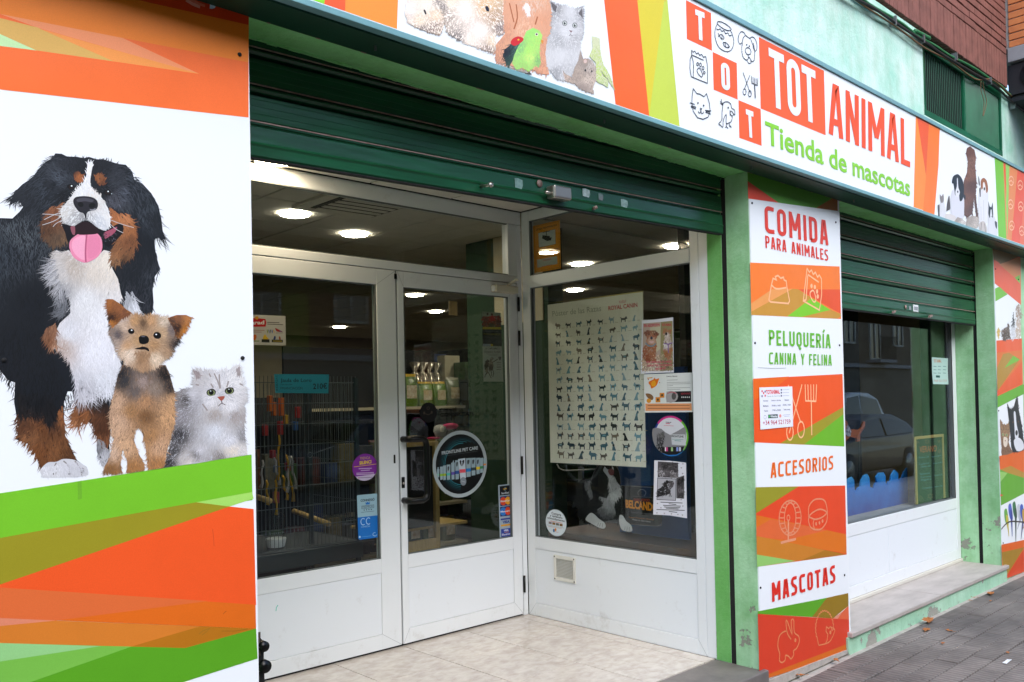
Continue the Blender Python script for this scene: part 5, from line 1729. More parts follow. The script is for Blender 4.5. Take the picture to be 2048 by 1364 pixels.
# tabby and collie
p.poly(E2(155, 70, 178, 112, 212, 112, 228, 95, 232, 190, 222, 250, 245, 310, 255, 332, 170, 354, 168, 290, 160, 200), '#8a6c52', 2)
p.fur(E2(158, 90, 178, 115, 212, 115, 226, 100, 230, 190, 215, 250, 240, 320, 172, 345, 168, 280), 360, 4, .9, [(2010, 860, 270), (2010, 890, 90)], [(2003, 850, '#9a7a5c'), (2012, 862, '#a88866'), (2010, 900, '#7c5c44')], thick=1e-4, jc=.2)
p.poly(E2(182, 215, 198, 210, 214, 225, 212, 270, 198, 290, 182, 270), '#ddd0c0', 3)
for a in (E2(165, 150, 176, 165), E2(222, 150, 212, 165), E2(180, 130, 186, 160), E2(208, 130, 203, 160), E2(195, 125, 195, 160), E2(170, 230, 180, 235), E2(226, 235, 216, 240)):
    p.line(a, .005, '#3c2c22')
p.ell(*E2(178, 192)[0], 2.0, 2.6, '#a8bc8c'); p.ell(*E2(206, 195)[0], 2.0, 2.6, '#a8bc8c'); p.ell(*E2(178, 192)[0], .8, 1.8, '#101010', n=8); p.ell(*E2(206, 195)[0], .8, 1.8, '#101010', n=8)
p.ell(*E2(196, 240)[0], 1.2, 1.2, '#8c5048', n=8)
p.poly(E2(210, -55, 232, -5, 262, -25, 290, -115, 302, 0, 322, 100, 335, 200, 345, 260, 345, 310, 255, 330, 240, 230, 226, 100), '#1c1e24', 2)
p.fur(E2(215, -40, 235, 0, 270, -20, 290, -100, 300, 0, 325, 120, 340, 240, 340, 305, 258, 325, 242, 230, 230, 100), 420, 6, 1.1, [(2025, 820, 270), (2030, 860, 90), (2040, 890, 80)], [(2022, 830, '#24272e'), (2040, 850, '#2c3038')], thick=1e-4, jc=.2)
p.poly(E2(262, 20, 276, 20, 284, 110, 300, 190, 290, 225, 272, 215, 268, 130), '#dadce0', 3)
p.poly(E2(262, 240, 300, 215, 335, 250, 338, 306, 285, 318), '#dadce0', 3)
p.ell(*E2(284, 178)[0], 2.4, 5.4, '#141416'); p.ell(*E2(256, 95)[0], 1.2, 2, '#6c4c30', n=8); p.ell(*E2(298, 90)[0], 1.2, 2, '#6c4c30', n=8)
# parakeets
for (hx, hy, c1, c2, tx, ty) in ((200, 800, '#6aa848', '#c8b83c', 225, 985), (232, 760, '#5a6ac0', '#3a4a9a', 250, 985), (265, 745, '#3a7a4c', '#2a4a3c', 278, 1030), (300, 765, '#c4c8d0', '#a8aab8', 290, 930), (323, 765, '#4060b8', '#303f80', 318, 1010), (340, 800, '#d0a83c', '#b0883c', 332, 930)):
    p.poly(E2(hx - 12, hy, hx - 8, hy - 25, hx + 4, hy - 32, hx + 12, hy - 10, hx + 22, hy + 60, hx + 20, hy + 100, hx + 4, hy + 90, hx - 8, hy + 50), c1, 3)
    p.poly(E2(hx + 2, hy + 20, hx + 18, hy + 30, hx + 20, hy + 100, hx + 8, hy + 90), c2, 2)
    p.poly(E2(hx + 6, hy + 85, hx + 20, hy + 85, tx + 2, ty, tx - 1, ty), c2)
p.line(E2(165, 930, 205, 885, 250, 868, 345, 875), .012, '#3c2f2c', sm=4)
p.build('printed_animals', MT['print'], rb)
screws([E1(121, 187)[0], E1(300, 268)[0], E2(180, 1037)[0], E1(145, 1292)[0]], BY - .001, rb)

# =================================================================== FASCIA PRINT
z7, z4r, za, z8, z0l = Z(1300, 0, 4.546), Z(1200, 0, 2.415), Z(780, 0, 4.452), Z(1840, 230, 4.702), Z(490, 0, 4.134)
SB = SY + .004
p = Pr('y', SB)


def band(pts_uv, c):
    p.puv(pts_uv, c)


zb0, zt0 = 2.640, 3.250


def xat(px_, py_):
    return p.px([(px_, py_)])[0][0]


# coloured shards: [(x at the bottom, x at the top)] in metres, from the traced edges
def edge(a, b):
    (xa, za_), (xb, zb_) = p.px([a, b])
    f = lambda z: xa + (xb - xa) * (z - za_) / (zb_ - za_)
    return f(zb0), f(zt0)


e0 = edge((620.6, 6), (619.4, 0)); e1 = edge((646, 14.5), (651, 0)); e2 = edge((689.6, 29), (692, 0)); e3 = edge((793.6, 63), (796, 0))
e1 = (e1[0], e1[0] + .1); e0 = (e0[0], e0[0] - .02)
e2 = (e2[0], e2[0] + .03); e3 = (e3[0], e3[0] + .04)
band([(-4, zb0), (e0[0], zb0), (e0[1], zt0), (-4, zt0)], '#f09c3c')
band([(-4, zb0), (.2, zb0), (.7, zt0), (-4, zt0)], '#e2623a')
band([(e0[0], zb0), (e1[0], zb0), (e1[1], zt0), (e0[1], zt0)], '#8fd030')
band([(e1[0], zb0), (e2[0], zb0), (e2[1], zt0), (e1[1], zt0)], '#ea6230')
band([(e2[0], zb0), (e3[0], zb0), (e3[1], zt0), (e2[1], zt0)], '#f0963a')
f1 = edge((1231, 211), (1208, 0)); f2 = edge((1298.5, 234), (1274.5, 0)); f3 = edge((1359.4, 254.6), (1337, 23)); g3 = edge((1297, 232), (1339, 0))
band([(f1[0], zb0), (f2[0], zb0), (f2[1], zt0), (f1[1], zt0)], '#ec6c24')
band([(f2[0], zb0), (f2[1], zt0), (f3[1], zt0), (f3[0], zb0)], '#c4d250')
band([(f2[0], zb0), (f2[1], zt0), (f3[1], zt0)], '#d8c832')
band([(f3[1] - .02, zt0), (f3[1] + .0, zt0), (f3[1] - .01, zt0 - .08)], '#ec6c24')
k1 = edge((1827, 416), (1831.5, 228)); k2 = edge((1868.7, 430.6), (1880, 253.4)); k3 = edge((1997, 475.6), (1988.9, 311.9)); k4 = edge((2013, 482), (2005.9, 320.4))
band([(k1[0], zb0), (k2[0], zb0), (k2[0] + .05, 2.9), (k2[1], zt0), (k1[1], zt0)], '#f09038')
p.poly([(1833, 228.5), (1858, 242), (1852, 352)], '#e45f28')
p.poly([(1858, 242), (1879.5, 253), (1877, 330), (1868.7, 430.6), (1846, 422), (1852, 352)], '#ee7e24')
band([(k3[0], zb0), (k4[0], zb0), (k4[1], zt0), (k3[1], zt0)], '#7cc034')
band([(k4[0], zb0), (k4[0] + .12, zb0), (k4[1] + .35, zt0), (k4[1], zt0)], '#dd8a50')
band([(k4[0] + .02, zb0), (k4[1] + .15, zt0), (k4[1] + .04, zt0)], '#94ca62')
p.poly([(2006, 320), (2011, 323.6), (2013, 400)], '#e4602a')
band([(k4[0] + .12, zb0), (10.5, zb0), (10.5, zt0), (k4[1] + .35, zt0)], '#e05c38')
band([(k4[0] + .32, zb0), (k4[1] + .5, zb0), (k4[1] + .75, zt0), (k4[1] + .6, zt0)], '#e2724e')
for (a, b, c_) in (((1371.5, 1), (1422, 25.3), None),):
    pass
SQ = '#ec6424'
for q in ([(1371.5, 1), (1422, 25.3), (1423.6, 101.6), (1373.7, 78)], [(1424.7, 103.8), (1473, 125.8), (1475.5, 198.6), (1427.6, 180.4)], [(1476.6, 200.6), (1521.7, 218.2), (1522.8, 291.5), (1478.6, 276)], [(1516.8, 73.7), (1647, 140.8), (1652, 271), (1522, 217.4)]):
    uv = p.px(q)
    x0_, x1_ = (uv[0][0] + uv[3][0]) / 2, (uv[1][0] + uv[2][0]) / 2
    za1, za2 = (uv[0][1] + uv[1][1]) / 2, (uv[2][1] + uv[3][1]) / 2
    band([(x0_, za2), (x1_, za2), (x1_, za1), (x0_, za1)], SQ)
p.build('printed_background', MT['print'], sign)
for txt, bl, br, tl, col, t, gw, gap in (('T', (1391.5, 77.2), (1410, 83.8), (1389.6, 18.5), WHT, .19, .5, .1), ('O', (1442.5, 177.5), (1459.7, 183), (1440.8, 123.2), WHT, .17, .42, .1), ('T', (1493.6, 273), (1508.5, 278), (1490.8, 218), WHT, .19, .5, .1),
                                         ('TOT', (1540.8, 211), (1634, 250), (1536.2, 95), WHT, .145, .42, .07), ('ANIMAL', (1657.6, 267.5), (1820, 335), (1657, 162.5), '#ea581e', .125, .40, .085)):
    p = Pr('y', SB, base=.002)
    wd = {'T': .46, 'O': .42} if txt == 'TOT' else None
    p.strokes(txt, bl, br, tl, col, t=t, gw=gw, gap=gap, widths=wd)
    p.build('printed_lettering', MT['print'], sign)
p = Pr('y', SB, base=.002)
p.text('Tienda de mascotas', (1531, 286), (1820, 392.5), (1529.5, 240.5), '#8ccc2e', bold=.02)
p.build('printed_lettering', MT['print'], sign)
# icons
p = Pr('y', SB, base=.002)
K, wi = '#2e2e32', .0040


def ln(a, c_=False, sm=4, w=wi):
    p.line(a, w, K, closed=c_, sm=sm)


ln(z7(612, 200, 640, 198, 690, 222, 735, 262, 720, 278, 680, 270, 635, 240, 610, 215), True)
ln(z7(612, 215, 590, 270, 592, 350, 625, 430, 690, 470, 740, 450, 760, 380, 745, 310, 728, 275))
ln(z7(600, 262, 620, 270, 635, 262, 650, 285, 670, 280, 685, 305, 705, 300, 720, 325, 742, 318))
ln(z7(625, 320, 650, 315, 672, 345, 650, 355, 625, 320, 615, 298), sm=3); ln(z7(625, 325, 617, 335), sm=0); ln(z7(655, 320, 650, 350), sm=0)
ln(z7(662, 385, 690, 390, 720, 425, 690, 430, 668, 412, 662, 385), sm=3); ln(z7(715, 412, 712, 440), sm=0); ln(z7(680, 388, 685, 425), sm=0)
ln(z7(865, 320, 905, 350, 915, 340, 940, 340, 965, 380, 970, 440, 955, 465, 940, 440, 930, 400, 915, 360))
ln(z7(865, 320, 850, 295, 825, 290, 805, 320, 800, 370, 815, 400, 835, 385, 845, 345, 862, 325))
ln(z7(840, 390, 832, 440, 840, 510, 870, 545, 890, 535, 900, 520, 925, 560, 945, 545, 950, 490, 945, 430, 935, 390))
ln(z7(870, 440, 895, 435, 915, 460, 910, 490, 885, 495, 865, 470), True); ln(z7(890, 495, 893, 525), sm=0); ln(z7(880, 548, 895, 575, 915, 572, 915, 550))
p.ell(*z7(877, 407)[0], 1.3, 1.6, K, n=10); p.ell(*z7(900, 420)[0], 1.3, 1.6, K, n=10)
ln(z7(375, 455, 392, 475, 405, 465, 420, 490, 435, 480, 450, 503, 468, 495, 482, 520, 505, 515, 520, 600, 520, 758, 372, 697, 360, 620, 362, 540, 377, 500, 375, 455), sm=0)
ln(z7(378, 500, 485, 548), sm=0); ln(z7(375, 505, 393, 580, 390, 700), sm=3)
for cx, cy, rx, ry in ((430, 583, 9, 14), (456, 590, 9, 17), (480, 620, 9, 16), (490, 662, 8, 12)):
    ln([(1300 + (cx + rx * math.cos(t)) / 4.546, (cy + ry * math.sin(t)) / 4.546) for t in np.linspace(0, 6.28, 10, endpoint=False)], True, 0)
ln(z7(425, 640, 440, 620, 458, 630, 475, 680, 465, 700, 435, 670), True)
ln(z7(390, 805, 380, 880, 378, 930, 390, 1010, 430, 1070, 480, 1085, 525, 1065, 545, 1010, 535, 930, 512, 852, 488, 878, 450, 855, 425, 852, 390, 805), sm=0)
for a in (z7(360, 935, 405, 950), z7(368, 965, 418, 975), z7(372, 975, 415, 992), z7(500, 1003, 553, 1010), z7(502, 1020, 550, 1038), z7(505, 1010, 545, 1018)):
    ln(a, sm=0)
ln(z7(435, 1010, 440, 1025, 455, 1025, 460, 1005, 465, 1030, 480, 1030, 485, 1015)); ln(z7(452, 985, 468, 988, 460, 1005, 452, 985), sm=0)
p.ell(*z7(433, 937)[0], 1.5, 2, K, n=10); p.ell(*z7(485, 960)[0], 1.5, 2, K, n=10)
ln(z7(660, 960, 665, 935, 700, 925, 730, 945, 742, 985, 765, 1000, 770, 1045, 750, 1025, 735, 1010, 725, 1040, 745, 1060, 738, 1100, 720, 1115, 690, 1120, 690, 1040, 665, 1090, 660, 1155, 640, 1140, 622, 1125, 650, 1090, 652, 1020, 660, 960), sm=3)
for a in (z7(645, 900, 650, 935, 665, 940), z7(635, 920, 650, 945, 662, 950), z7(637, 940, 660, 955), z7(690, 1120, 692, 1150, 680, 1160), z7(692, 1150, 708, 1168), z7(718, 1115, 722, 1145, 738, 1160), z7(722, 1145, 735, 1148)):
    ln(a)
p.ell(*z7(708, 980)[0], 1.5, 2, K, n=10); ln(z7(725, 1000, 728, 1035, 745, 1055, 760, 1040), sm=3)
ln(z7(843, 658, 910, 850), sm=0); ln(z7(905, 685, 855, 810), sm=0)
for cx, cy in ((857, 835), (905, 852)):
    ln([(1300 + (cx + 14 * math.cos(t)) / 4.546, (cy + 28 * math.sin(t)) / 4.546) for t in np.linspace(0, 6.28, 12, endpoint=False)], True, 0)
ln(z7(920, 690, 922, 755, 975, 778, 977, 712), sm=0)
for x_ in (934, 948, 962):
    ln(z7(x_, 696 + (x_ - 920) * .4, x_ + 1, 760 + (x_ - 920) * .4), sm=0)
ln(z7(948, 768, 955, 893), sm=0, w=.008)
p.build('printed_icons', MT['print'], sign)
# faint icons at the right end
p = Pr('y', SB, base=.002)
for (a, b) in ((855, 620), (850, 840), (860, 1040), (940, 660), (945, 860), (955, 1090)):
    cx, cy = 1840 + a / 4.702, 230 + b / 4.702
    p.line([(cx + 5 * math.cos(t), cy + 9 * math.sin(t)) for t in np.linspace(0, 6.28, 14, endpoint=False)], .01, '#f0b898', closed=True)
    p.line([(cx - 4, cy + 2), (cx, cy - 1), (cx + 4, cy + 4)], .01, '#f0b898')
p.build('printed_icons', MT['print'], sign)

# left group of small animals
p = Pr('y', SB, base=.002)
up = -60


LIFT = [.85]  # lightens the pets' ink, overexposure put into the colours


def group(out, n, Lh, w, dirs, cols, **k):
    cols = [(a, b, tuple(1 - (1 - v) * LIFT[0] for v in lin(c))) for a, b, c in cols]
    k['jc'] = k.get('jc', .1) * .5
    p.poly(out, cols[0][2])
    p.fur(out, int(n * 1.3), Lh * .75, w, dirs, cols, **k)


group(za(200, -260, 430, -260, 450, 0, 480, 60, 490, 180, 470, 260, 440, 310, 350, 290, 300, 270, 220, 240, 160, 200, 130, 120, 150, 0), 1400, 6, 1.6, [(830, 30, 160), (870, 20, 60), (860, 55, 90)],
      [(850, 10, '#f0dfcc'), (820, 20, '#f0e6dc'), (870, 30, '#e4c49c'), (868, 55, '#7e5c44'), (815, 35, '#d8c4b4'), (840, 40, '#e6cca8'), (845, 60, '#6e5240'), (878, 60, '#a08468'), (880, 5, '#8a7a6c')], jc=.1, thick=3e-4)
p.poly(za(295, 90, 310, 92, 322, 125, 310, 128), '#2a2226', 3)
group(za(470, -260, 1000, -260, 1015, 100, 1010, 300, 940, 310, 930, 470, 850, 450, 700, 390, 580, 340, 500, 280, 490, 200, 455, 60), 3200, 8, 1.5, [(900, 10, 200), (920, 60, 130), (980, 20, 40), (985, 70, 80), (960, 90, 90), (900, 60, 110)],
      [(930, 20, '#f4e4d4'), (900, 10, '#f0dcc0'), (970, 10, '#dcb070'), (985, 35, '#b08652'), (1000, 55, '#6e5442'), (960, 60, '#f4e8dc'), (940, 80, '#f0dcc8'), (975, 98, '#8a6a50'), (915, 78, '#5c4838'), (893, 30, '#a08a74'), (890, 15, '#6e5c4c'), (985, 80, '#e4c8a4')], jc=.1, thick=3e-4)
p.poly(za(845, 60, 870, 60, 880, 100, 855, 98), '#2a2a38', 3)
group(za(1020, -260, 1390, -260, 1440, 150, 1420, 300, 1390, 400, 1410, 620, 1410, 665, 1350, 660, 1300, 630, 1040, 580, 935, 540, 940, 400, 1020, 300, 1005, 100), 1300, 12, 1.7, [(1040, 40, 100), (1000, 100, 95), (1080, 60, 90)],
      [(1030, 20, '#d68f58'), (1060, 10, '#d8b090'), (1080, 40, '#d88a4c'), (1010, 60, '#c87c44'), (1000, 110, '#b8703c'), (1090, 90, '#c87c42'), (1050, 60, '#e4b084'), (1085, 140, '#c07438')], jc=.08, thick=3e-4)
p.fur(za(1175, 60, 1210, 20, 1245, 60, 1235, 130, 1200, 70), 120, 9, 1.5, [(1050, 20, 90)], [(1050, 20, '#f0e8e4')], thick=1e-4, jc=.05)
for a in (za(1120, 40, 1130, 160, 1100, 260), za(1310, 150, 1290, 220), za(1060, 30, 1100, 200)):
    p.line(a, .006, '#b0683a', sm=3)
# kitten
group(za(1420, 10, 1475, 45, 1560, 60, 1640, 80, 1715, 60, 1710, 180, 1715, 290, 1690, 355, 1700, 470, 1690, 520, 1640, 600, 1600, 680, 1540, 720, 1470, 690, 1400, 600, 1380, 480, 1400, 350, 1440, 290, 1440, 180, 1450, 100), 1900, 8, 1.4, [(1120, 30, 270), (1110, 60, 160), (1160, 60, 20), (1120, 110, 90), (1100, 120, 100)],
      [(1140, 25, '#cccac8'), (1110, 20, '#8c8886'), (1160, 25, '#8c8888'), (1135, 65, '#d8d6d6'), (1120, 80, '#9c9a98'), (1120, 110, '#cccac8'), (1100, 120, '#c4c2c0'), (1150, 110, '#c0bebc'), (1112, 145, '#8c8a88'), (1130, 150, '#b4b2b0'), (1145, 78, '#a8a5a3')], jc=.08, thick=3e-4)
for a in za(1552, 208, 1642, 228):
    p.ell(a[0], a[1], 5, 5.5, '#5c5a58'); p.ell(a[0], a[1], 4, 4.6, '#c2c4bc'); p.ell(a[0], a[1], 1.8, 3, '#1c1c1c'); p.ell(a[0] + .8, a[1] - 1.4, .8, .8, '#ffffff', n=6)
p.poly(za(1590, 270, 1622, 275, 1608, 295), '#8c6e6a'); p.line(za(1608, 295, 1605, 312, 1590, 318), .002, '#6a5e5c'); p.line(za(1605, 312, 1622, 320), .002, '#6a5e5c')
p.poly(za(1425, 15, 1485, 60, 1470, 115, 1445, 80), '#6e6866'); p.poly(za(1705, 75, 1712, 165, 1675, 120), '#6e6866')
# parrot
p.poly(za(1010, 450, 1080, 390, 1170, 370, 1150, 440, 1100, 520, 1060, 590, 1030, 580, 1020, 520), '#30363a')
p.fur(za(1010, 450, 1080, 390, 1170, 370, 1150, 440, 1100, 520, 1060, 590, 1020, 520), 160, 12, 1.6, [(1025, 110, 120)], [(1015, 100, '#26282c'), (1030, 115, '#3c5a48'), (1040, 95, '#4a6a5c')], thick=1e-4, jc=.2)
group(za(1190, 330, 1210, 280, 1270, 250, 1330, 275, 1350, 330, 1330, 400, 1325, 480, 1340, 560, 1310, 600, 1290, 580, 1230, 640, 1180, 600, 1120, 620, 1085, 560, 1100, 500, 1130, 430), 900, 6, 1.6, [(1060, 70, 60), (1060, 110, 90)],
      [(1065, 65, '#8cd838'), (1075, 75, '#a4d82c'), (1055, 100, '#a4dc28'), (1060, 115, '#c0e050'), (1045, 130, '#8cc028'), (1076, 120, '#6aa830'), (1040, 95, '#6ab04c')], jc=.07, thick=2e-4)
p.poly(za(1070, 385, 1090, 345, 1140, 325, 1185, 345, 1170, 375, 1110, 410), '#cc2c2c', 3); p.ell(*za(1140, 355)[0], 2, 1.6, '#e8c03c')
p.ell(*za(1302, 307)[0], 3, 3, '#f0e4d8'); p.ell(*za(1302, 307)[0], 1.9, 1.9, '#3a1c14'); p.poly(za(1340, 350, 1365, 365, 1355, 395, 1340, 370), '#d8903c')
for a in (za(1100, 600, 1110, 640, 1060, 600), za(1110, 640, 1140, 635), za(1230, 640, 1250, 660, 1200, 655), za(1130, 625, 1210, 645)):
    p.line(a, .006, '#9c9488' if a[0][1] < 142 else '#4a4440')
# iguana, degu
group(za(1795, 325, 1830, 330, 1865, 345, 1865, 420, 1890, 560, 1960, 680, 1995, 795, 1940, 720, 1870, 620, 1900, 690, 1940, 700, 1940, 780, 1830, 720, 1830, 560, 1770, 500, 1800, 430), 360, 5, 1.5, [(1205, 120, 80)],
      [(1196, 80, '#c8cc9c'), (1196, 110, '#b8c864'), (1200, 140, '#b4cc44'), (1215, 165, '#a4b860')], jc=.12, thick=2e-4)
group(za(1690, 450, 1720, 530, 1760, 520, 1800, 545, 1830, 600, 1830, 700, 1800, 790, 1815, 830, 1740, 815, 1680, 780, 1640, 740, 1560, 720, 1530, 620, 1560, 660, 1620, 690, 1640, 600, 1670, 550), 700, 6, 1.4, [(1165, 140, 110), (1170, 170, 80)],
      [(1170, 125, '#8a7460'), (1180, 130, '#b8a898'), (1160, 150, '#a48c74'), (1175, 160, '#c4ae98'), (1135, 150, '#b89c84'), (1165, 175, '#8c7460')], jc=.12, thick=2e-4)
p.ell(*za(1735, 628)[0], 1.8, 2.6, '#1c1618'); p.ell(*za(1793, 635)[0], 1.5, 2.2, '#1c1618'); p.ell(*za(1735, 545)[0], 5, 5.5, '#b49c8c'); p.ell(*za(1735, 547)[0], 3.2, 3.8, '#d8c0b4')
p.build('printed_small_pets', MT['print'], sign)

# right group
LIFT[0] = 1.0
p = Pr('y', SB, base=.002)
group(z8(440, 310, 470, 295, 510, 330, 525, 400, 515, 470, 530, 640, 520, 740, 545, 960, 530, 980, 505, 780, 490, 930, 440, 960, 410, 940, 400, 760, 410, 620, 440, 540, 450, 430, 430, 360), 900, 6, 1.3, [(1940, 320, 90)],
      [(1938, 305, '#6e4836'), (1944, 320, '#8a6652'), (1935, 350, '#8a6048'), (1945, 370, '#5c3a2c'), (1935, 400, '#7c5440'), (1950, 410, '#5a3c30')], jc=.15, thick=2e-4)
p.poly(z8(296, 720, 330, 700, 405, 760, 412, 900, 400, 975, 300, 945, 285, 830), '#d4d4da', 3)
p.poly(z8(298, 640, 306, 585, 330, 562, 360, 560, 395, 605, 412, 690, 400, 790, 372, 810, 362, 740, 345, 760, 325, 745, 315, 650), '#1e1e24', 3)
p.poly(z8(345, 600, 352, 600, 358, 680, 372, 730, 355, 770, 335, 760, 330, 720, 344, 670), '#dcdce0', 3)
p.ell(*z8(352, 722)[0], 1.4, 2.4, '#1c1c20')
p.poly(z8(405, 740, 425, 760, 425, 800, 405, 780), '#26262c')
p.poly(z8(565, 700, 630, 700, 640, 800, 630, 1010, 555, 1005, 548, 820), '#dcdcde', 3)
p.poly(z8(570, 620, 595, 592, 625, 620, 638, 700, 622, 735, 612, 690, 590, 690, 575, 700), '#a0663c', 3)
p.poly(z8(590, 640, 605, 640, 615, 700, 605, 740, 590, 730), '#e4e0dc', 3)
p.ell(*z8(602, 695)[0], 1.5, 3.2, '#241c1c')
p.poly(z8(545, 570, 555, 600, 562, 670, 550, 650), '#3a3432'); p.poly(z8(555, 690, 568, 680, 568, 770, 560, 770), '#4a4442')
p.line(z8(595, 800, 598, 990), .006, '#b4b4b8'); p.line(z8(570, 860, 572, 990), .006, '#b4b4b8')
p.poly(z8(645, 960, 690, 950, 722, 1020, 722, 1140, 640, 1120), '#d4d4d8', 3)
p.poly(z8(640, 810, 652, 860, 668, 870, 682, 820, 686, 940, 680, 970, 668, 950, 660, 950, 650, 970, 642, 930), '#222228')
p.poly(z8(662, 890, 670, 890, 676, 950, 656, 950), '#dcdce0'); p.poly(z8(700, 1000, 722, 1010, 720, 1070, 706, 1050), '#3c3c44', 2)
p.poly(z8(188, 820, 225, 820, 240, 980, 185, 960), '#d6d6d8', 3); p.poly(z8(183, 742, 198, 768, 216, 740, 222, 800, 210, 825, 192, 820), '#8c8480', 2)
p.poly(z8(245, 900, 262, 780, 275, 765, 282, 880, 262, 895), '#5a524e', 2); p.poly(z8(163, 850, 180, 840, 182, 950, 170, 950), '#5c5654')
p.poly(z8(240, 930, 330, 950, 330, 1010, 240, 985), '#d2ccc8', 2)
LIFT[0] = .9
group(z8(320, 1000, 350, 960, 390, 975, 430, 1010, 400, 1040, 330, 1015), 220, 4, 1.1, [(1915, 440, 20)], [(1915, 440, '#9a8c80'), (1922, 445, '#c8c0b8')], jc=.2, thick=1e-4)
group(z8(425, 1040, 440, 970, 490, 945, 545, 965, 550, 1040, 500, 1080, 450, 1065), 300, 4, 1.1, [(1940, 440, 20)], [(1940, 440, '#9a8c80'), (1950, 445, '#b8aca0')], jc=.25, thick=1e-4)
p.poly(z8(555, 1020, 600, 1000, 625, 1060, 620, 1110, 560, 1090), '#c4bcb6', 3); p.line(z8(575, 1010, 570, 1080), .01, '#6c625c'); p.line(z8(605, 1020, 612, 1100), .01, '#6c625c')
p.build('printed_dog_group', MT['print'], sign)

# =================================================================== VESTIBULE CEILING AND LAMPS
vc = struct(MB().box(1.1, 8.6, 2.602, 4.20, 2.735, 2.80).build('vestibule_ceiling', MT['gap']))
ct = MB().box(0, .59, 0, .59, 2.702, 2.72).build('ceiling_tile', MT['ceil'], vc, bevel=.002, seg=1)
first = True
for i in range(5):
    for j in range(3):
        o = ct if first else ct.copy()
        if not first: COL.objects.link(o)
        first = False
        o.location = (SX - .602 * (i + 1) + .0, DY - .602 * (j + 1) + .0, random.uniform(0, .001))
struct(MB().box(1.1, 14, 2.60, 14, 2.95, 3.2).build('ceiling_slab', MT['gap']))

# shop interior shell
struct(MB().box(-1, 13, 4.25, 14, -.1, -.003).box(4.04, 13, 2.80, 4.25, -.1, -.003).build('shop_floor', MT['int_floor']))
ic = struct(MB().box(-1, 13, 4.21, 14, 2.735, 2.80).box(8.601, 13, 2.80, 4.21, 2.735, 2.80).build('shop_ceiling', MT['gap']))
it = MB().box(0, .585, 0, .585, 2.706, 2.722).build('ceiling_tile', MT['ceil_in'], ic)
first = True
for i in range(15):
    for j in range(13):
        x_, y_ = .06 + .6 * i, 4.22 + .6 * j
        if x_ > 1.0 + (y_ - 3.0) * 1.35: continue
        o = it if first else it.copy()
        if not first: COL.objects.link(o)
        first = False
        o.location = (x_, y_, 0)
o2 = MB()
for i in range(22):
    for j in range(16):
        x_, y_ = .06 + .6 * i, 4.22 + .6 * j
        if x_ > 1.0 + (y_ - 3.0) * 1.35 or j >= 13 or i >= 15: o2.box(x_, x_ + .594, y_, y_ + .594, 2.706, 2.722)
for i in range(14):
    for j in range(3):
        x_, y_ = 4.06 + .6 * i, 2.40 + .6 * j
        o2.box(x_, x_ + .594, max(y_, 2.7), y_ + .594, 2.706, 2.722)
o2o = o2.build('ceiling_tiles_beyond', MT['ceil_in'], ic)
o2o['kind'] = 'stuff'
struct(MB().box(-1, 13, 14, 14.2, -.1, 2.9).build('wall_back', MT['int_cream']))
struct(MB().box(13, 13.2, 2.6, 14.2, -.1, 2.9).build('wall_right', MT['int_cream']))
struct(MB().box(-1.2, -1, 4.2, 14.2, -.1, 2.9).build('wall_left', MT['int_cream']))
struct(MB().box(-1, 1.1, 4.05, 4.25, -.1, 2.9).build('wall_front', MT['int_cream']))
struct(MB().box(4.04, 4.93, 2.68, 2.80, -.1, 2.9).box(7.70, 13, 2.775, 3.01, -.1, 2.9).build('wall_front_inner', MT['int_green']))

col_ = thing('green_column', 'dark green interior column seen through the right door glass', 'column', (4.7, 4.9, 0))
MB().box(4.445, 4.60, 4.35, 5.27, 0, 2.705).build('column', MT['int_green'], col_)
MB().box(4.437, 4.4445, 4.40, 4.93, 2.02, 2.70).build('white_cladding', MT['int_cream'], col_)

lamp_g = 'round recessed ceiling lamps'
LP = [((541, 322), 'round warm recessed lamp at left end of the entrance ceiling', .11, 'lamp_warm'),
      ((589, 428), 'recessed ceiling lamp nearest the left in the transom window', .10, 'lamp'),
      ((709, 468), 'recessed ceiling lamp in the middle of the transom window', .10, 'lamp'),
      ((830, 590), 'ceiling lamp highest in the right door glass', .10, 'lamp'),
      ((872, 623), 'ceiling lamp second highest in the right door glass', .10, 'lamp'),
      ((679, 654), 'small distant ceiling lamp in the left door glass', .10, 'lamp'),
      ((1352, 492), 'ceiling lamp at the right end of the upper side pane', .10, 'lamp'),  # extra lamp added for a lamp's mirror image in the glass
      ((1163, 528), 'ceiling lamp in the upper pane of the side window', .10, 'lamp'),
      ((1150, 580), 'ceiling lamp above the breed poster in the side window', .10, 'lamp')]
for (px_, lab, r_, mm) in LP:
    q = on_z(px_[0], px_[1], 2.70)
    if mm == 'lamp': r_ = .092
    if mm == 'lamp_warm':
        q = on_z(537, 325, 2.70)
        q[1] = 4.02
    t = thing('ceiling_lamp', lab, 'ceiling lamp', (q[0], q[1], 2.70), group=lamp_g)
    MB().disc((q[0], q[1], 2.692), r_, 48, .004).build('lamp_face', MT[mm], t)
    rr_ = MB()
    rr_.lathe((q[0], q[1], 2.70), [(r_ + .0005, -.008), (r_ + .004, -.008), (r_ + .006, -.001)], 48)
    rr_.build('rim', MT['ceil'], t)
q = on_z(715, 408, 2.70)
t = thing('ceiling_air_grille', 'open white air grille hanging in the interior ceiling behind transom', 'air grille', (q[0], q[1], 2.70))
MB().box(q[0] - .30, q[0] + .30, q[1] - .30, q[1] + .30, 2.685, 2.704).build('frame', MT['ceil_in'], t, bevel=.004)
MB().box(q[0] - .22, q[0] + .24, q[1] - .2, q[1] + .2, 2.680, 2.6845).build('opening', MT['gap'], t)
for k_ in range(5):
    MB().bar((q[0] - .2, q[1] - .16 + k_ * .08, 2.672), (q[0] + .22, q[1] - .16 + k_ * .08, 2.676), .045, .004).build('vane', MT['ceil'], t)

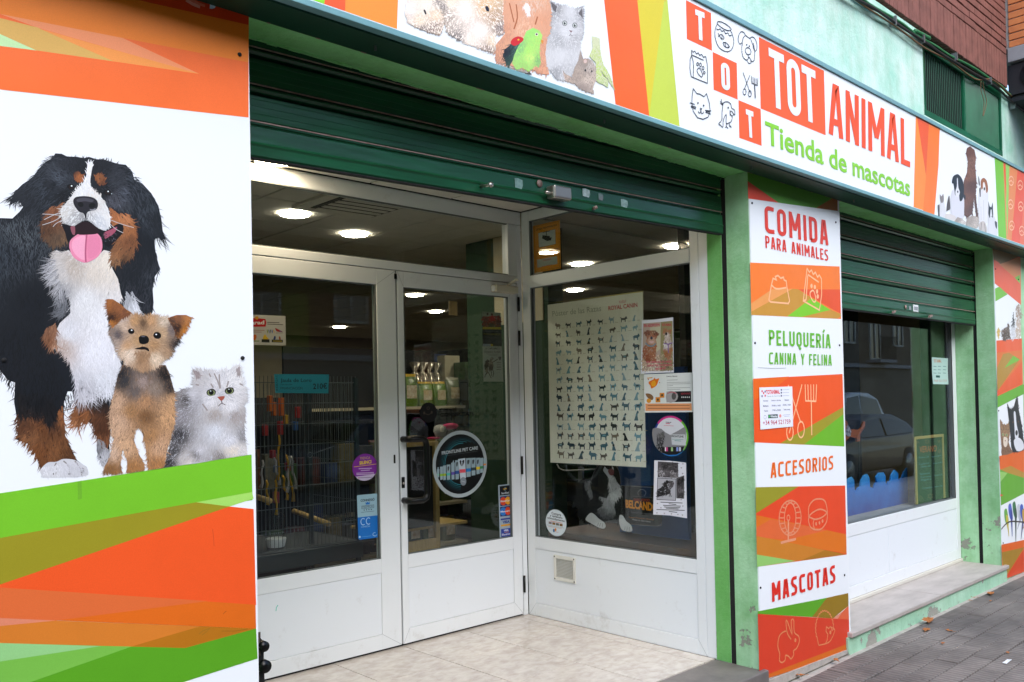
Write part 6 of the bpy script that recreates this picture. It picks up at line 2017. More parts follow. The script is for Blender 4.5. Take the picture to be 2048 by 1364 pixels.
# =================================================================== THINGS INSIDE
CYF = 4.60
t = thing('parrot_cage', 'large wire parrot cage on dark legs behind the left door glass', 'cage', (2.8, 4.9, 0))
cl_, cr_ = on_y(470, 900, CYF)[0], on_y(713, 900, CYF)[0]
cz0, cz1 = on_y(600, 1100, CYF)[2], on_y(600, 762, CYF)[2]
cz0 = on_y(610, 1094, CYF)[2]
cd = .62
f = MB()
n = int((cr_ - cl_) / .0255)
for i in range(n + 1):
    x = cl_ + (cr_ - cl_) * i / n
    f.bar((x, CYF, cz0), (x, CYF, cz1 + .03), .0026)
fo_ = f.build('front_bars', MT['wire'], t); fo_['kind'] = 'stuff'
f = MB()
for i in range(n + 1):
    x = cl_ + (cr_ - cl_) * i / n
    f.bar((x, CYF + cd, cz0), (x, CYF + cd, cz1), .0026)
for i in range(24):
    y = CYF + cd * i / 24
    f.bar((cr_, y, cz0), (cr_, y, cz1), .0026)
fo_ = f.build('rear_bars', MT['wire'], t); fo_['kind'] = 'stuff'
for k_ in range(9):
    z = cz0 + (cz1 - .01 - cz0) * k_ / 8
    g = MB()
    g.bar((cl_, CYF - .003, z), (cr_, CYF - .003, z), .0042).bar((cr_, CYF, z), (cr_, CYF + cd, z), .0036)
    g.build('cross_wire', MT['wire'], t)
for (x, y) in ((cl_, CYF), (cr_, CYF), (cl_, CYF + cd), (cr_, CYF + cd)):
    MB().box(x - .012, x + .012, y - .012, y + .012, 0.0, cz1 + .02).build('post', MT['dark_metal'], t)
MB().box(cl_ - .02, cr_ + .02, CYF - .03, CYF + cd + .02, cz0 - .11, cz0 - .012).build('tray', MT['dark_metal'], t, bevel=.006)
MB().box(cl_ - .01, cr_ + .01, CYF - .02, CYF + cd + .01, cz0 - .012, cz0 - .006).build('grate', mat('tray_inside', '#3c4448', .5), t)
xm = on_y(638, 900, CYF)[0]
MB().box(xm - .01, xm + .01, CYF + .1, CYF + .12, 0, cz1).build('rear_post', MT['dark_metal'], t)
for p0, p1 in (((470, 980), (540, 1002)), ((588, 1022), (658, 1048))):
    a, b_ = on_y(p0[0], p0[1], CYF + .5), on_y(p1[0], p1[1], CYF + .02)
    MB().tube([a, b_], .017, 12).build('wooden_perch', MT['wood'], t)
a = on_y(620, 910, CYF - .01)
ring = [(a[0] + .016 * math.cos(v), CYF - .008, a[2] + .016 * math.sin(v)) for v in np.linspace(0, 6.28, 14)]
b_ = on_y(668, 892, CYF - .01)
MB().tube(ring, .0022, 5).tube([a, b_], .0022, 5).build('door_hook', MT['wire'], t)
MB().lathe((on_y(552, 1080, CYF + .15)[0], CYF + .15, cz0), [(.05, 0), (.062, .05), (.06, .052), (.045, .01), (0, .008)], 20).build('white_bowl', MT['paper'], t)
MB().lathe((on_y(555, 1060, CYF + .12)[0], CYF + .12, cz0 + .06), [(.04, 0), (.045, .12), (.03, .15), (0, .152)], 16).build('water_dispenser', MT['glass'], t)

t = thing('rope_bird_toy', 'hanging bird toy of red wood blocks with white and yellow ropes', 'bird toy', on_y(560, 860, CYF + .25))
tm = {'w': mat('rope_white', '#b8b8bc', .9), 'y': mat('rope_yellow', '#c49a34', .9), 'r': mat('wood_red', '#a8282a', .6), 'o': mat('wood_orange', '#c8641c', .6), 'b': mat('wood_blue', '#2c5ca0', .6)}
for (x0, y0, x1, y1, c_) in ((525, 920, 523, 975, 'w'), (548, 915, 560, 970, 'w'), (578, 912, 575, 985, 'w'), (582, 912, 592, 978, 'w'), (532, 960, 537, 1010, 'y'), (551, 960, 553, 1030, 'y'), (572, 910, 588, 1003, 'y'), (565, 950, 575, 1000, 'y'), (558, 870, 556, 960, 'y')):
    P = [on_y(x0 + (x1 - x0) * k_ / 6 + 2.2 * math.sin(k_ * 1.7), y0 + (y1 - y0) * k_ / 6, CYF + .24) for k_ in range(7)]
    MB().tube([tuple(v) for v in P], [.0055, .008, .006, .009, .006, .008, .012], 7).build('rope', tm[c_], t)
for (x, y, c_, h_) in ((540, 800, 'o', .07), (548, 812, 'o', .06), (563, 806, 'o', .08), (596, 820, 'r', .05), (572, 835, 'y', .04), (560, 850, 'r', .06), (590, 848, 'b', .04), (530, 855, 'r', .05), (545, 905, 'r', .035), (575, 930, 'r', .035), (552, 935, 'b', .03), (552, 990, 'r', .05)):
    q = on_y(x, y, CYF + .26)
    MB().box(q[0] - .012, q[0] + .012, q[1] - .02, q[1] + .02, q[2] - h_, q[2] + h_ * .4).build('wood_block', tm[c_], t, bevel=.003)

for (px_, w_, h_, c_, lab) in ((540, .36, .5, '#5c7a2c', 'green feed sack standing on the floor behind the cage'), (620, .3, .42, '#30415c', 'dark blue sack standing behind the cage near the right')):
    pass

# price card
t = thing('price_card', 'turquoise price card reading Jaula de Loro 210 euros on the cage', 'price card', on_y(603, 768, CYF - .02))
p = Pr('y', CYF - .012)
p.poly([(548, 748), (658, 749), (656.5, 787), (550.5, 786)], '#2f9fb8')
p.text('Jaula de Loro', (561, 764), (623, 764), (561, 756.5), '#14343c', bold=.008)
p.text('210\u20ac', (626, 778), (654, 777), (626, 767), '#14343c', bold=.02)
p.text('FINANCIACI\u00d3N', (561, 779), (605, 779), (561, 773.5), '#1c4650')
p.text('EXPOSICI\u00d3N', (561, 771), (584, 770.5), (561, 768), '#1c4650')
p.text('REBAJAS', (556, 781), (555, 751), (552, 781), '#1c4650')
p.build('card', MT['print_matt'], t)

# shelf with feed bags
SHY = 6.3
t = thing('shop_shelf', 'steel shop shelf holding rows of feed bags behind right door', 'shelf', (4.6, SHY + .2, 0))
sx0, sx1 = on_y(800, 800, SHY)[0] - .9, on_y(928, 800, SHY)[0]
for z in (.12, .5, .86, on_y(870, 812, SHY)[2]):
    MB().box(sx0, sx1, SHY - .02, SHY + .45, z - .025, z).build('shelf_board', MT['int_cream'], t)
MB().box(sx0, sx1, SHY + .45, SHY + .48, 0, 1.95).build('back_panel', MT['blackmat'], t)
topz = on_y(870, 812, SHY)[2]
bagc = ['#6a8c20', '#7c9c28', '#5c8428', '#86a030']


def bag(x, y, z, w, h, c, lab, grp, top='#d8b022'):
    t = thing('feed_bag', lab, 'bag', (x, y, z), group=grp)
    v, f_ = [], []
    prof = [(0, .8, .9), (.08, 1, 1), (.5, 1.04, 1.05), (.8, .98, .7), (.92, .95, .3), (1.0, .97, .06)]
    nn = 12
    for (zz, a, b) in prof:
        for k_ in range(nn):
            th = 2 * math.pi * k_ / nn
            cx_, cy_ = math.cos(th), math.sin(th)
            ss = .5
            v.append((x + w / 2 * a * math.copysign(abs(cx_) ** ss, cx_), y + w * .3 * b * math.copysign(abs(cy_) ** ss, cy_), z + h * zz * (1 + random.uniform(-.012, .012))))
    for i in range(len(prof) - 1):
        for k_ in range(nn):
            f_.append((i * nn + k_, i * nn + (k_ + 1) % nn, (i + 1) * nn + (k_ + 1) % nn, (i + 1) * nn + k_))
    nsp = 3 * nn
    MB().add(v[:5 * nn], [q for q in f_ if max(q) < 5 * nn], True).build('sack', mat('sack_' + c, c, .3, col2='#3f5a20', vscale=9), t)
    v2 = v[4 * nn:]
    MB().add(v2, [tuple(i - 4 * nn for i in q) for q in f_ if min(q) >= 4 * nn], True).build('sealed_top', mat('top_' + top, top, .3), t)
    q = (x, y - w * .30 * 1.06 - .002, z + h * .45)
    MB().add([(q[0] - w * .3, q[1], q[2] - h * .2), (q[0] + w * .3, q[1], q[2] - h * .2), (q[0] + w * .3, q[1], q[2] + h * .2), (q[0] - w * .3, q[1], q[2] + h * .2)], [(0, 1, 2, 3)]).build('label_patch', mat('lbl' + c, '#a88c64', .5, col2='#d0c8a8', vscale=30), t)
    return t


k_ = 0
names = ['leftmost feed bag on the top shelf behind the right door', 'tall green feed bag second from left on the top shelf', 'green feed bag with yellow top in the shelf middle', 'green feed bag right of the middle on the top shelf', 'pale feed bag at the right end of the top shelf']
for i, (px_, w_, h_, c_) in enumerate(((802, .16, .22, '#6f8f24'), (831, .19, .30, '#6a8c20'), (864, .17, .23, '#7a9a2a'), (892, .16, .23, '#6f9226'), (919, .17, .27, '#8c8c74'))):
    x = on_y(px_, 760, SHY)[0]
    bag(x, SHY + .12, topz, w_, h_, c_, names[i], 'feed bags on the top shelf', '#d0a820' if i < 4 else '#9c9a84')
for r_, z in enumerate((.86, .5, .12)):
    for i in range(6):
        x = sx1 - .14 - i * .2
        bag(x, SHY + .12 + random.uniform(0, .04), z, .17, .22 + random.uniform(0, .05), random.choice(['#5a3c24', '#4a5a2c', '#6c5a3c', '#3c4654', '#7c6a4a']), '%s feed bag on the %s shelf behind the right door' % (['first', 'second', 'third', 'fourth', 'fifth', 'sixth'][i] + ' from the right', ['upper middle', 'lower middle', 'lowest'][r_]), 'feed bags on the lower shelves', random.choice(['#8c7434', '#a09878', '#7c3c2c']))
t = thing('shiny_gift_bags', 'row of clear cellophane gift bags above the feed bags', 'gift bags', on_y(840, 735, SHY + .3))
for i, px_ in enumerate((830, 845, 858, 872)):
    q = on_y(px_, 755, SHY + .34)
    MB().lathe((q[0], q[1], topz), [(.07, 0), (.075, .2), (.05, .3), (.02, .34), (.06, .42), (.03, .43)], 9).build('gift_bag', mat('cello', '#9c9484', .15, metal=.4, var=.5, vscale=30), t)
q = on_y(904, 730, SHY + .30)
t = thing('white_box', 'pale cardboard box standing upright on the shelf behind feed bags', 'box', (q[0], q[1], topz))
MB().box(q[0] - .09, q[0] + .10, q[1], q[1] + .12, topz, on_y(904, 711, SHY + .3)[2]).build('carton', MT['int_cream'], t, bevel=.004)
q = on_y(925, 745, SHY + .28)
t = thing('small_box', 'small pale box beside the upright carton on the shelf', 'box', (q[0], q[1], topz))
MB().box(q[0] - .05, q[0] + .06, q[1], q[1] + .1, topz, q[2]).build('carton', MT['int_cream'], t, bevel=.004)
# logo box on far wall
q0, q1 = on_y(846, 545, 7.5), on_y(928, 500, 7.5)
t = thing('ceiling_beam', 'cream boxed beam under the interior ceiling behind the transom', 'beam', (q0[0], 7.5, 2.3))
MB().box(q0[0], q1[0] + .6, 7.5, 7.8, on_y(887, 566, 7.5)[2], 2.70).build('boxing', MT['int_cream'], t)
MB().box(q0[0] + .35, q0[0] + .47, 7.49, 7.499, 2.42, 2.58).build('logo', MT['wood'], t)

# plush parrot and wooden pen
q = on_y(880, 862, 4.9)
t = thing('plush_parrot', 'grey plush parrot with pink wings on wooden pen', 'plush toy', tuple(q))
MB().lathe((0, 0, 0), [(0, -.05), (.035, -.04), (.05, 0), (.042, .035), (.02, .052), (0, .056)], 16).build('tmp', None)
tmp = bpy.data.objects['tmp']
for nm_, c_, sc_, of in (('head', '#8c8c88', (1, 1, .85), (0, 0, 0)), ('body', '#6c6c6c', (1.5, 1, .8), (.07, .03, -.015)), ('wing', '#c83c6c', (1.5, .5, .45), (.09, -.01, .03)), ('eye', '#d8d4c4', (.4, .2, .4), (-.015, -.045, .012)), ('tail', '#c02c5c', (1.3, .3, .18), (-.06, 0, -.05))):
    me_ = tmp.data.copy()
    for v_ in me_.vertices: v_.co = Vector((v_.co.x * sc_[0] + of[0], v_.co.y * sc_[1] + of[1], v_.co.z * sc_[2] + of[2]))
    me_.materials.clear()
    link(nm_, me_, mat('plush_' + nm_, c_, .9), t)
bpy.data.objects.remove(tmp)
PNY = 4.75
t = thing('wooden_pen', 'pale wooden small animal pen behind the right door glass', 'pen', (on_y(850, 1090, PNY)[0], PNY, 0))
xr_, xl_ = on_y(876, 1000, PNY)[0], on_y(780, 1000, PNY)[0]
zt_, zb2, zb3 = on_y(876, 882, PNY)[2], on_y(850, 1055, PNY)[2], on_y(850, 1085, PNY)[2]
MB().box(xr_ - .02, xr_ + .015, PNY, PNY + .035, 0, zt_).build('leg', MT['wood'], t, bevel=.003)
MB().box(xl_, xl_ + .035, PNY, PNY + .035, 0, zt_).build('leg', MT['wood'], t, bevel=.003)
MB().box(xl_, xr_, PNY + .001, PNY + .034, zt_ - .03, zt_).build('top_rail', MT['wood'], t, bevel=.003)
MB().box(xl_, xr_ + .3, PNY + .04, PNY + .5, zb2 - .02, zb2).build('floor_board', MT['wood'], t, bevel=.003)
MB().box(xl_, xr_ - .02, PNY + .0, PNY + .02, zb3 - .06, zb3 + .02).build('drawer_front', MT['wood'], t, bevel=.003)
MB().box(xl_ + .03, xr_ - .02, PNY + .03, PNY + .04, zb2, zt_ - .03).build('mesh_back', MT['blackmat'], t)

# generic dim stock: coloured packs on wall racks deeper in the shop
random.seed(21)
t = thing('wall_rack', 'long wall rack crowded with small pet goods behind the cage', 'rack', (3.2, 6.0, 0))
for z in (.3, .8, 1.3):
    MB().box(1.6, 4.2, 6.0, 6.35, z - .03, z).build('shelf_board', MT['blackmat'], t)
MB().box(1.6, 4.2, 6.36, 6.4, 0, 1.5).build('back_panel', MT['blackmat'], t)
pk = ['#2c4c1e', '#4c2220', '#1e305c', '#5c5228', '#343434', '#1e4038', '#54301e', '#5c5c54']
gi = 0
for z in (.3, .8):
    x = 1.7
    while x < 4.1:
        w_, h_ = random.uniform(.08, .16), random.uniform(.14, .36)
        o = MB().box(x, x + w_, 6.05, 6.2, z, z + h_).build('goods_pack', mat('pack%d' % gi, pk[gi % 8], .5, var=.4, vscale=25) if gi < 8 else bpy.data.materials['pack%d' % (gi % 8)], None, bevel=.006)
        cn_ = ['green', 'dark red', 'blue', 'mustard', 'grey', 'teal', 'rust brown', 'pale grey'][gi % 8]
        tag(o, '%s goods pack %s on the %s wall rack shelf' % (cn_, 'left of the parrot perch' if x < 2.6 else ('in the middle' if x < 3.4 else 'near the door gap'), {.3: 'lowest', .8: 'second', 1.3: 'third', 1.75: 'top'}[z]), 'pack', 'goods packs on the wall rack')
        gi += 1
        x += w_ + random.uniform(.02, .08)

# =================================================================== SIDE WINDOW POSTERS
IN, OUT = SX + .0305, SX + .0245
zp = Z(1080, 560, 3.59)
t = thing('breed_poster', 'large cream ROYAL CANIN poster with rows of small dogs in side window', 'poster', on_x(1190, 760, IN + .003))
p = Pr('x', IN + .004)
Q = zp(55, 178, 738, 85, 762, 1345, 75, 1310)
p.poly(zp(52, 168, 740, 78, 742, 200, 737, 330, 730, 90), '#c8b860')
p.poly(Q, '#f0ede2')
uvq = p.px(Q)


def pq(a, b):
    """a,b in 0..1 on the poster"""
    return (uvq[0] * (1 - a) + uvq[1] * a) * (1 - b) + (uvq[3] * (1 - a) + uvq[2] * a) * b


p.text('ROYAL CANIN', zp(492, 218)[0], zp(700, 192)[0], zp(490, 188)[0], '#d23a48', bold=.02)
for i in range(5):
    p.line(zp(570 + i * 11, 145 + abs(i - 2) * 2 - i, 576 + i * 8, 168 - i), .003, '#d23a48')
p.text('P\u00f3ster de las Razas', zp(90, 262)[0], zp(440, 222)[0], zp(88, 222)[0], '#a8ac9c')
ST = [(0, .55), (.05, .75), (.13, .97), (.22, .98), (.3, .75), (.75, .72), (.95, .92), (1, .88), (.88, .6), (.9, 0), (.8, 0), (.76, .38), (.38, .35), (.36, 0), (.24, 0), (.24, .4), (.16, .55), (.06, .5)]
STL = [(0, .58), (.05, .75), (.12, .95), (.24, .98), (.3, .76), (.75, .74), (1, .5), (.97, .45), (.88, .55), (.84, 0), (.7, 0), (.72, .34), (.38, .3), (.36, 0), (.24, 0), (.22, .4), (.08, .52)]
SI = [(.2, 0), (.32, .45), (.27, .7), (.08, .74), (.14, .95), (.34, 1.0), (.48, .86), (.68, .5), (.85, .2), (1, .0)]
random.seed(5)
dc = ['#3c4850', '#4c7484', '#6c98a8', '#3c505c', '#8cb0bc', '#6c645c', '#2c3438', '#7ca8b8', '#9ab4c0', '#54788a', '#8c8074']
for r_ in range(15):
    for c_ in range(8):
        b = .135 + .865 * ((r_ + .5) / 15.0) ** 1.03
        if b > .985: b = .982
        a = .07 + .116 * c_ + .012
        s = .030 + .030 * (r_ / 14)
        pts = random.choice([ST, ST, STL, SI])
        fl = random.random() < .5
        o_ = pq(a, b)
        hw, hh = .048 + .022 * r_ / 14, .038 + .014 * r_ / 14
        if pts is SI: hw *= .7; hh *= 1.1
        hw *= random.uniform(.85, 1.15); hh *= random.uniform(.85, 1.15)
        uvp = [(o_[0] + ((1 - u) if fl else u) * hw, o_[1] + v * hh) for u, v in pts]
        cc = random.choice(dc)
        p.puv(uvp, cc)
        # lighter or darker patch
        if random.random() < .6:
            m_ = [(o_[0] + hw * (.3 + .4 * u), o_[1] + hh * (.45 + .22 * v)) for u, v in ((0, 0), (1, .1), (.9, 1), (.1, .9))]
            p.puv(m_, random.choice(dc))
        e = o_ + np.array([hw + .006, .001])
        p.puv([(e[0], e[1]), (e[0] + .024, e[1]), (e[0] + .024, e[1] + .003), (e[0], e[1] + .003)], '#c2b8a4')
p.build('poster_sheet', MT['print_matt'], t)

zq = Z(1270, 620, 6.492)
t = thing('adoption_poster', 'white adoption poster with two tan dogs and pink lettering', 'poster', on_x(1316, 690, OUT))
p = Pr('x', OUT - .001)
p.poly(zq(90, 130, 250, 124, 495, 95, 505, 812, 400, 812, 75, 828), '#dcdee6')
p.poly(zq(105, 175, 332, 155, 332, 480, 330, 795, 92, 790), '#b8a89c')
p.poly(zq(334, 155, 488, 140, 495, 780, 330, 795), '#98906a')
p.poly(zq(190, 230, 330, 190, 330, 500, 260, 560), '#c4c0a8')
p.fur(zq(95, 600, 490, 560, 495, 780, 92, 790), 500, 4, 1.6, [(1316, 700, 90)], [(1300, 720, '#b09880'), (1330, 730, '#8c8068'), (1310, 735, '#d0c4b4')], jc=.4, thick=5e-5, jd=60)
p.fur(zq(120, 290, 150, 255, 200, 265, 260, 255, 310, 300, 300, 330, 275, 350, 280, 430, 270, 560, 265, 650, 150, 660, 100, 600, 105, 480, 150, 440, 150, 330, 125, 330), 800, 4, 1.6, [(1300, 690, 90)],
      [(1303, 672, '#a86c50'), (1294, 662, '#8c5a48'), (1315, 662, '#7c5040'), (1303, 700, '#b07858'), (1290, 710, '#9a5c44'), (1303, 678, '#c09078')], jc=.1, thick=5e-5)
p.poly(zq(165, 385, 215, 340, 260, 385, 250, 440, 180, 440), '#c4a490', 3); p.ell(*zq(215, 363)[0], 2.6, 3.2, '#4a4a5c'); p.poly(zq(185, 405, 215, 400, 245, 405, 235, 428, 200, 430), '#d8b8b4', 3)
p.ell(*zq(183, 318)[0], 1.2, 1.3, '#3a2a28'); p.ell(*zq(250, 318)[0], 1.2, 1.3, '#3a2a28'); p.line(zq(140, 425, 170, 460, 230, 468, 270, 435), .008, '#7c98a8', sm=3)
p.fur(zq(360, 290, 375, 235, 430, 225, 470, 250, 468, 290, 450, 330, 470, 400, 485, 520, 450, 640, 400, 620, 375, 560, 370, 440, 390, 350), 500, 4, 1.5, [(1335, 690, 90)],
      [(1330, 662, '#a8704c'), (1340, 662, '#a8704c'), (1334, 668, '#d8d0cc'), (1333, 690, '#d4d0d0'), (1344, 700, '#b0744c'), (1330, 705, '#a86c48')], jc=.1, thick=5e-5)
p.ell(*zq(405, 310)[0], 2.0, 3.2, '#20181c'); p.line(zq(378, 430, 430, 445, 488, 425), .007, '#8a6aa0'); p.line(zq(430, 445, 435, 560), .007, '#8a6aa0')
p.text('EN ADOPCI\u00d3N', zq(120, 222)[0], zq(322, 212)[0], zq(118, 185)[0], '#c02c4c', bold=.03)
p.text('STARK', zq(355, 208)[0], zq(478, 205)[0], zq(352, 178)[0], '#c02c4c', bold=.03)
for s_, y_, x0_, x1_ in (('SON HERMANOS DE 4 MESES', 690, 150, 478), ('CARACTER EXCELENTE', 735, 155, 478), ('686 480 871', 776, 265, 400)):
    p.text(s_, zq(x0_, y_)[0], zq(x1_, y_ - 8)[0], zq(x0_, y_ - 26)[0], '#c8506c', bold=.03)
p.build('poster_sheet', MT['print_matt'], t)

t = thing('leaflet_poster', 'landscape white leaflet with orange splash under the adoption poster', 'poster', on_x(1337, 785, OUT))
p = Pr('x', OUT - .0005)
p.poly(zq(115, 835, 745, 812, 760, 1325, 125, 1332), '#dce0de')
p.poly(zq(180, 930, 240, 900, 250, 875, 270, 900, 315, 885, 300, 930, 280, 980, 215, 1020, 200, 980, 180, 960), '#e07c1c', 2)
p.poly(zq(215, 940, 260, 915, 270, 980, 220, 990), '#e8a824', 2); p.poly(zq(155, 880, 230, 872, 225, 885, 160, 890), '#d8a03c')
p.ell(*zq(175, 900)[0], 1.2, 1.2, '#a83c50'); p.ell(*zq(320, 943)[0], 1, 1, '#c04040')
p.poly(zq(140, 1085, 200, 1090, 240, 1130, 225, 1170, 180, 1150, 150, 1120), '#8c6a48', 3); p.ell(*zq(180, 1178)[0], 4.6, 4.6, '#d8982c')
p.poly(zq(320, 1078, 382, 1075, 383, 1138, 322, 1140), '#d8902c'); p.poly(zq(267, 1132, 328, 1130, 330, 1198, 268, 1200), '#d8902c')
p.ell(*zq(352, 1106)[0], 2.2, 2.4, '#4c3c30'); p.ell(*zq(298, 1164)[0], 2.0, 2.6, '#4c3c30')
p.poly(zq(410, 1060, 728, 1052, 730, 1192, 410, 1198), '#1c1c20')
p.poly(zq(412, 1062, 520, 1060, 560, 1120, 520, 1190, 412, 1194), '#a8a4a4', 2); p.ell(*zq(505, 1120)[0], 4.5, 7, '#5c5858'); p.line(zq(420, 1085, 480, 1065, 540, 1085), .004, '#c04058', sm=3)
p.text('RESPONSABLES', zq(600, 1098)[0], zq(722, 1094)[0], zq(600, 1075)[0], '#b03848')
for i in range(5): p.ell(*zq(610 + i * 24, 1132)[0], 1.1, 1.6, '#d8d8d8', n=8)
p.text('Protectora y Adopciones', zq(410, 870)[0], zq(550, 866)[0], zq(410, 852)[0], '#4c5054', bold=.02)
for y_, x1_ in ((912, 555), (942, 718), (962, 720), (986, 495), (1012, 715), (1035, 590)):
    p.line(zq(415, y_, x1_, y_ - 6), .0022, '#8c9090')
p.poly(zq(135, 1215, 735, 1212, 740, 1305, 138, 1310), '#e0a070')
for y_ in (1240, 1278):
    p.line(zq(165, y_, 710, y_ - 2), .003, '#7c4c30')
p.build('poster_sheet', MT['print_matt'], t)

zr = Z(1270, 810, 5.683)
t = thing('frontline_disc_sticker', 'round FRONTLINE sticker with pink green and blue rim in side window', 'sticker', on_x(1341, 872, OUT))
p = Pr('x', OUT - .0015)
cuv = p.px([(1341.5, 872)])[0]
ruv = abs(p.px([(1377, 872)])[0][0] - cuv[0])
rv = abs(p.px([(1341.5, 912.5)])[0][1] - cuv[1])


def arcring(a0, a1, c, r0=.9, r1=1.0):
    aa = np.radians(np.linspace(a0, a1, 16))
    pts = [(cuv[0] + ruv * r1 * math.cos(a), cuv[1] + rv * r1 * math.sin(a)) for a in aa] + [(cuv[0] + ruv * r0 * math.cos(a), cuv[1] + rv * r0 * math.sin(a)) for a in aa[::-1]]
    p.puv(pts, c)


p.circ_uv(cuv, ruv * .96, '#d4d6dc', r2=rv * .96)
arcring(48, 140, '#c83c8c'); arcring(-45, 48, '#6cb43c'); arcring(225, 315, '#2c7cc0'); arcring(140, 225, '#2c4c9c')
p.poly(zr(200, 270, 300, 270, 400, 340, 560, 250, 580, 330, 570, 460, 540, 520, 470, 560, 380, 565, 300, 540, 240, 480, 205, 400), '#8c8c90', 2)
p.poly(zr(410, 335, 570, 335, 580, 460, 420, 450), '#c4c8cc')
p.fur(zr(245, 310, 330, 300, 345, 330, 320, 420, 325, 520, 290, 530, 245, 460, 250, 380), 260, 4, 1.4, [(1322, 880, 90)], [(1320, 868, '#6c6c6c'), (1320, 880, '#3c3c40'), (1325, 895, '#1c1c20')], thick=4e-5, jc=.2)
p.poly(zr(300, 480, 560, 470, 540, 530, 470, 565, 380, 568, 310, 545), '#1c1c20')
p.text('FRONTLINE', zr(415, 365)[0], zr(553, 370)[0], zr(415, 342)[0], '#20202a', bold=.03)
p.text('PREMIUM', zr(350, 202)[0], zr(412, 204)[0], zr(350, 190)[0], '#303040', bold=.02); p.line(zr(350, 210, 398, 211), .004, '#c83c6c'); p.line(zr(328, 232, 440, 238), .002, '#c83c6c')
p.line(zr(420, 388, 550, 394), .002, '#3c8c8c'); p.line(zr(450, 404, 525, 410), .003, '#3c8c8c')
for x_, c_ in ((340, '#e0e0e4'), (352, '#c84c8c'), (410, '#a0c48c'), (470, '#8c9cd8'), (500, '#c4c8d8')):
    p.poly(zr(x_, 480, x_ + 22, 480, x_ + 22, 525, x_, 525), c_)
p.build('sticker', MT['print'], t)

t = thing('puppy_notice', 'black and white notice with puppy photos taped low in side window', 'notice', on_x(1341, 980, OUT))
p = Pr('x', OUT - .0012)
p.poly(zr(220, 628, 400, 635, 580, 655, 585, 900, 592, 1287, 400, 1255, 207, 1245), '#dcdde6')
p.poly(zr(260, 640, 490, 655, 492, 830, 258, 820), '#5c585c'); p.poly(zr(255, 825, 468, 838, 465, 1088, 246, 1078), '#26262a'); p.poly(zr(260, 832, 462, 844, 459, 1082, 251, 1072), '#b4b4bc')
p.fur(zr(265, 650, 480, 662, 485, 760, 265, 740), 200, 4, 1.6, [(1330, 935, 60)], [(1330, 935, '#2c2a2e'), (1345, 940, '#403c40'), (1325, 945, '#9a9498')], thick=4e-5, jc=.4, jd=60)
p.fur(zr(265, 740, 485, 760, 488, 825, 262, 815), 150, 4, 1.6, [(1330, 950, 60)], [(1325, 950, '#a8a4a8'), (1335, 950, '#4c484c'), (1345, 950, '#8a868a')], thick=4e-5, jc=.4, jd=60)
p.poly(zr(470, 830, 560, 800, 558, 1065, 470, 1060), '#5a565a')
p.fur(zr(480, 850, 555, 800, 555, 1050, 500, 1040), 160, 5, 1.6, [(1360, 970, 90)], [(1360, 960, '#1c1a1e'), (1360, 980, '#6c686c'), (1362, 990, '#2c2a2e')], thick=4e-5, jc=.3)
p.fur(zr(330, 880, 360, 850, 440, 860, 450, 900, 400, 960, 420, 1030, 370, 1010, 300, 1030, 258, 1040, 258, 960, 320, 920), 360, 5, 1.6, [(1325, 980, 130)], [(1335, 965, '#1a181c'), (1345, 968, '#5c585c'), (1325, 985, '#201e22'), (1320, 993, '#26242a')], thick=4e-5, jc=.2)
for x_, y_ in ((545, 670), (527, 715), (542, 780), (255, 1120), (250, 1228), (335, 1232), (415, 1238), (488, 1245), (540, 1252), (525, 1078), (295, 1170), (545, 1150)):
    p.poly(zr(x_ - 9, y_ - 6, x_ - 3, y_ - 9, x_, y_ - 4, x_ + 4, y_ - 9, x_ + 9, y_ - 5, x_, y_ + 10), '#9c949c')
for y_, a0, a1 in ((1112, 290, 540), (1130, 385, 470), (1148, 320, 520), (1166, 330, 515), (1180, 350, 495), (1196, 245, 565), (1218, 385, 480)):
    p.line(zr(a0, y_ - 8, a1, y_ + 2), .0042, '#3a3840')
p.build('notice_sheet', MT['print_matt'], t)

zs = Z(1070, 900, 6.2)
t = thing('round_payment_sticker', 'round white sticker reading Compra y aplazalo comodamente low left', 'sticker', on_x(1112, 1045, OUT))
p = Pr('x', OUT - .001)
cuv = p.px([(1112, 1045.5)])[0]
ruv = abs(p.px([(1133, 1046)])[0][0] - cuv[0]); rv = abs(p.px([(1112, 1072)])[0][1] - cuv[1])
p.circ_uv(cuv, ruv, '#c8d4da', r2=rv)
p.circ_uv(cuv, ruv * .96, '#d4dee4', r2=rv * .96)
for s_, a, b_, c_ in (('Compra', (205, 795), (325, 820), (205, 765)), ('y apl\u00e1zalo', (185, 820), (340, 855), (185, 795)), ('c\u00f3modamente', (155, 850), (368, 895), (155, 822))):
    p.text(s_, zs(*a)[0], zs(*b_)[0], zs(*c_)[0], '#20262c', bold=.02)
p.line(zs(190, 878, 340, 908), .003, '#d05030')
for x_, c_ in ((170, '#8c8084'), (215, '#8c6a30'), (260, '#6c6c64'), (305, '#7c5c20')):
    p.poly(zs(x_, 885 + (x_ - 170) * .2, x_ + 38, 892 + (x_ - 170) * .2, x_ + 38, 922 + (x_ - 170) * .2, x_, 915 + (x_ - 170) * .2), c_)
p.line(zs(150, 928, 360, 968), .002, '#8c9498'); p.line(zs(165, 945, 330, 975), .002, '#c08070')
p.ell(*zs(235, 998)[0], 2.0, 3.6, '#3c6c9c'); p.ell(*zs(255, 988)[0], 2.0, 3.0, '#d88c2c'); p.line(zs(250, 1012, 290, 1022), .002, '#c05040')
p.build('sticker', MT['print'], t)

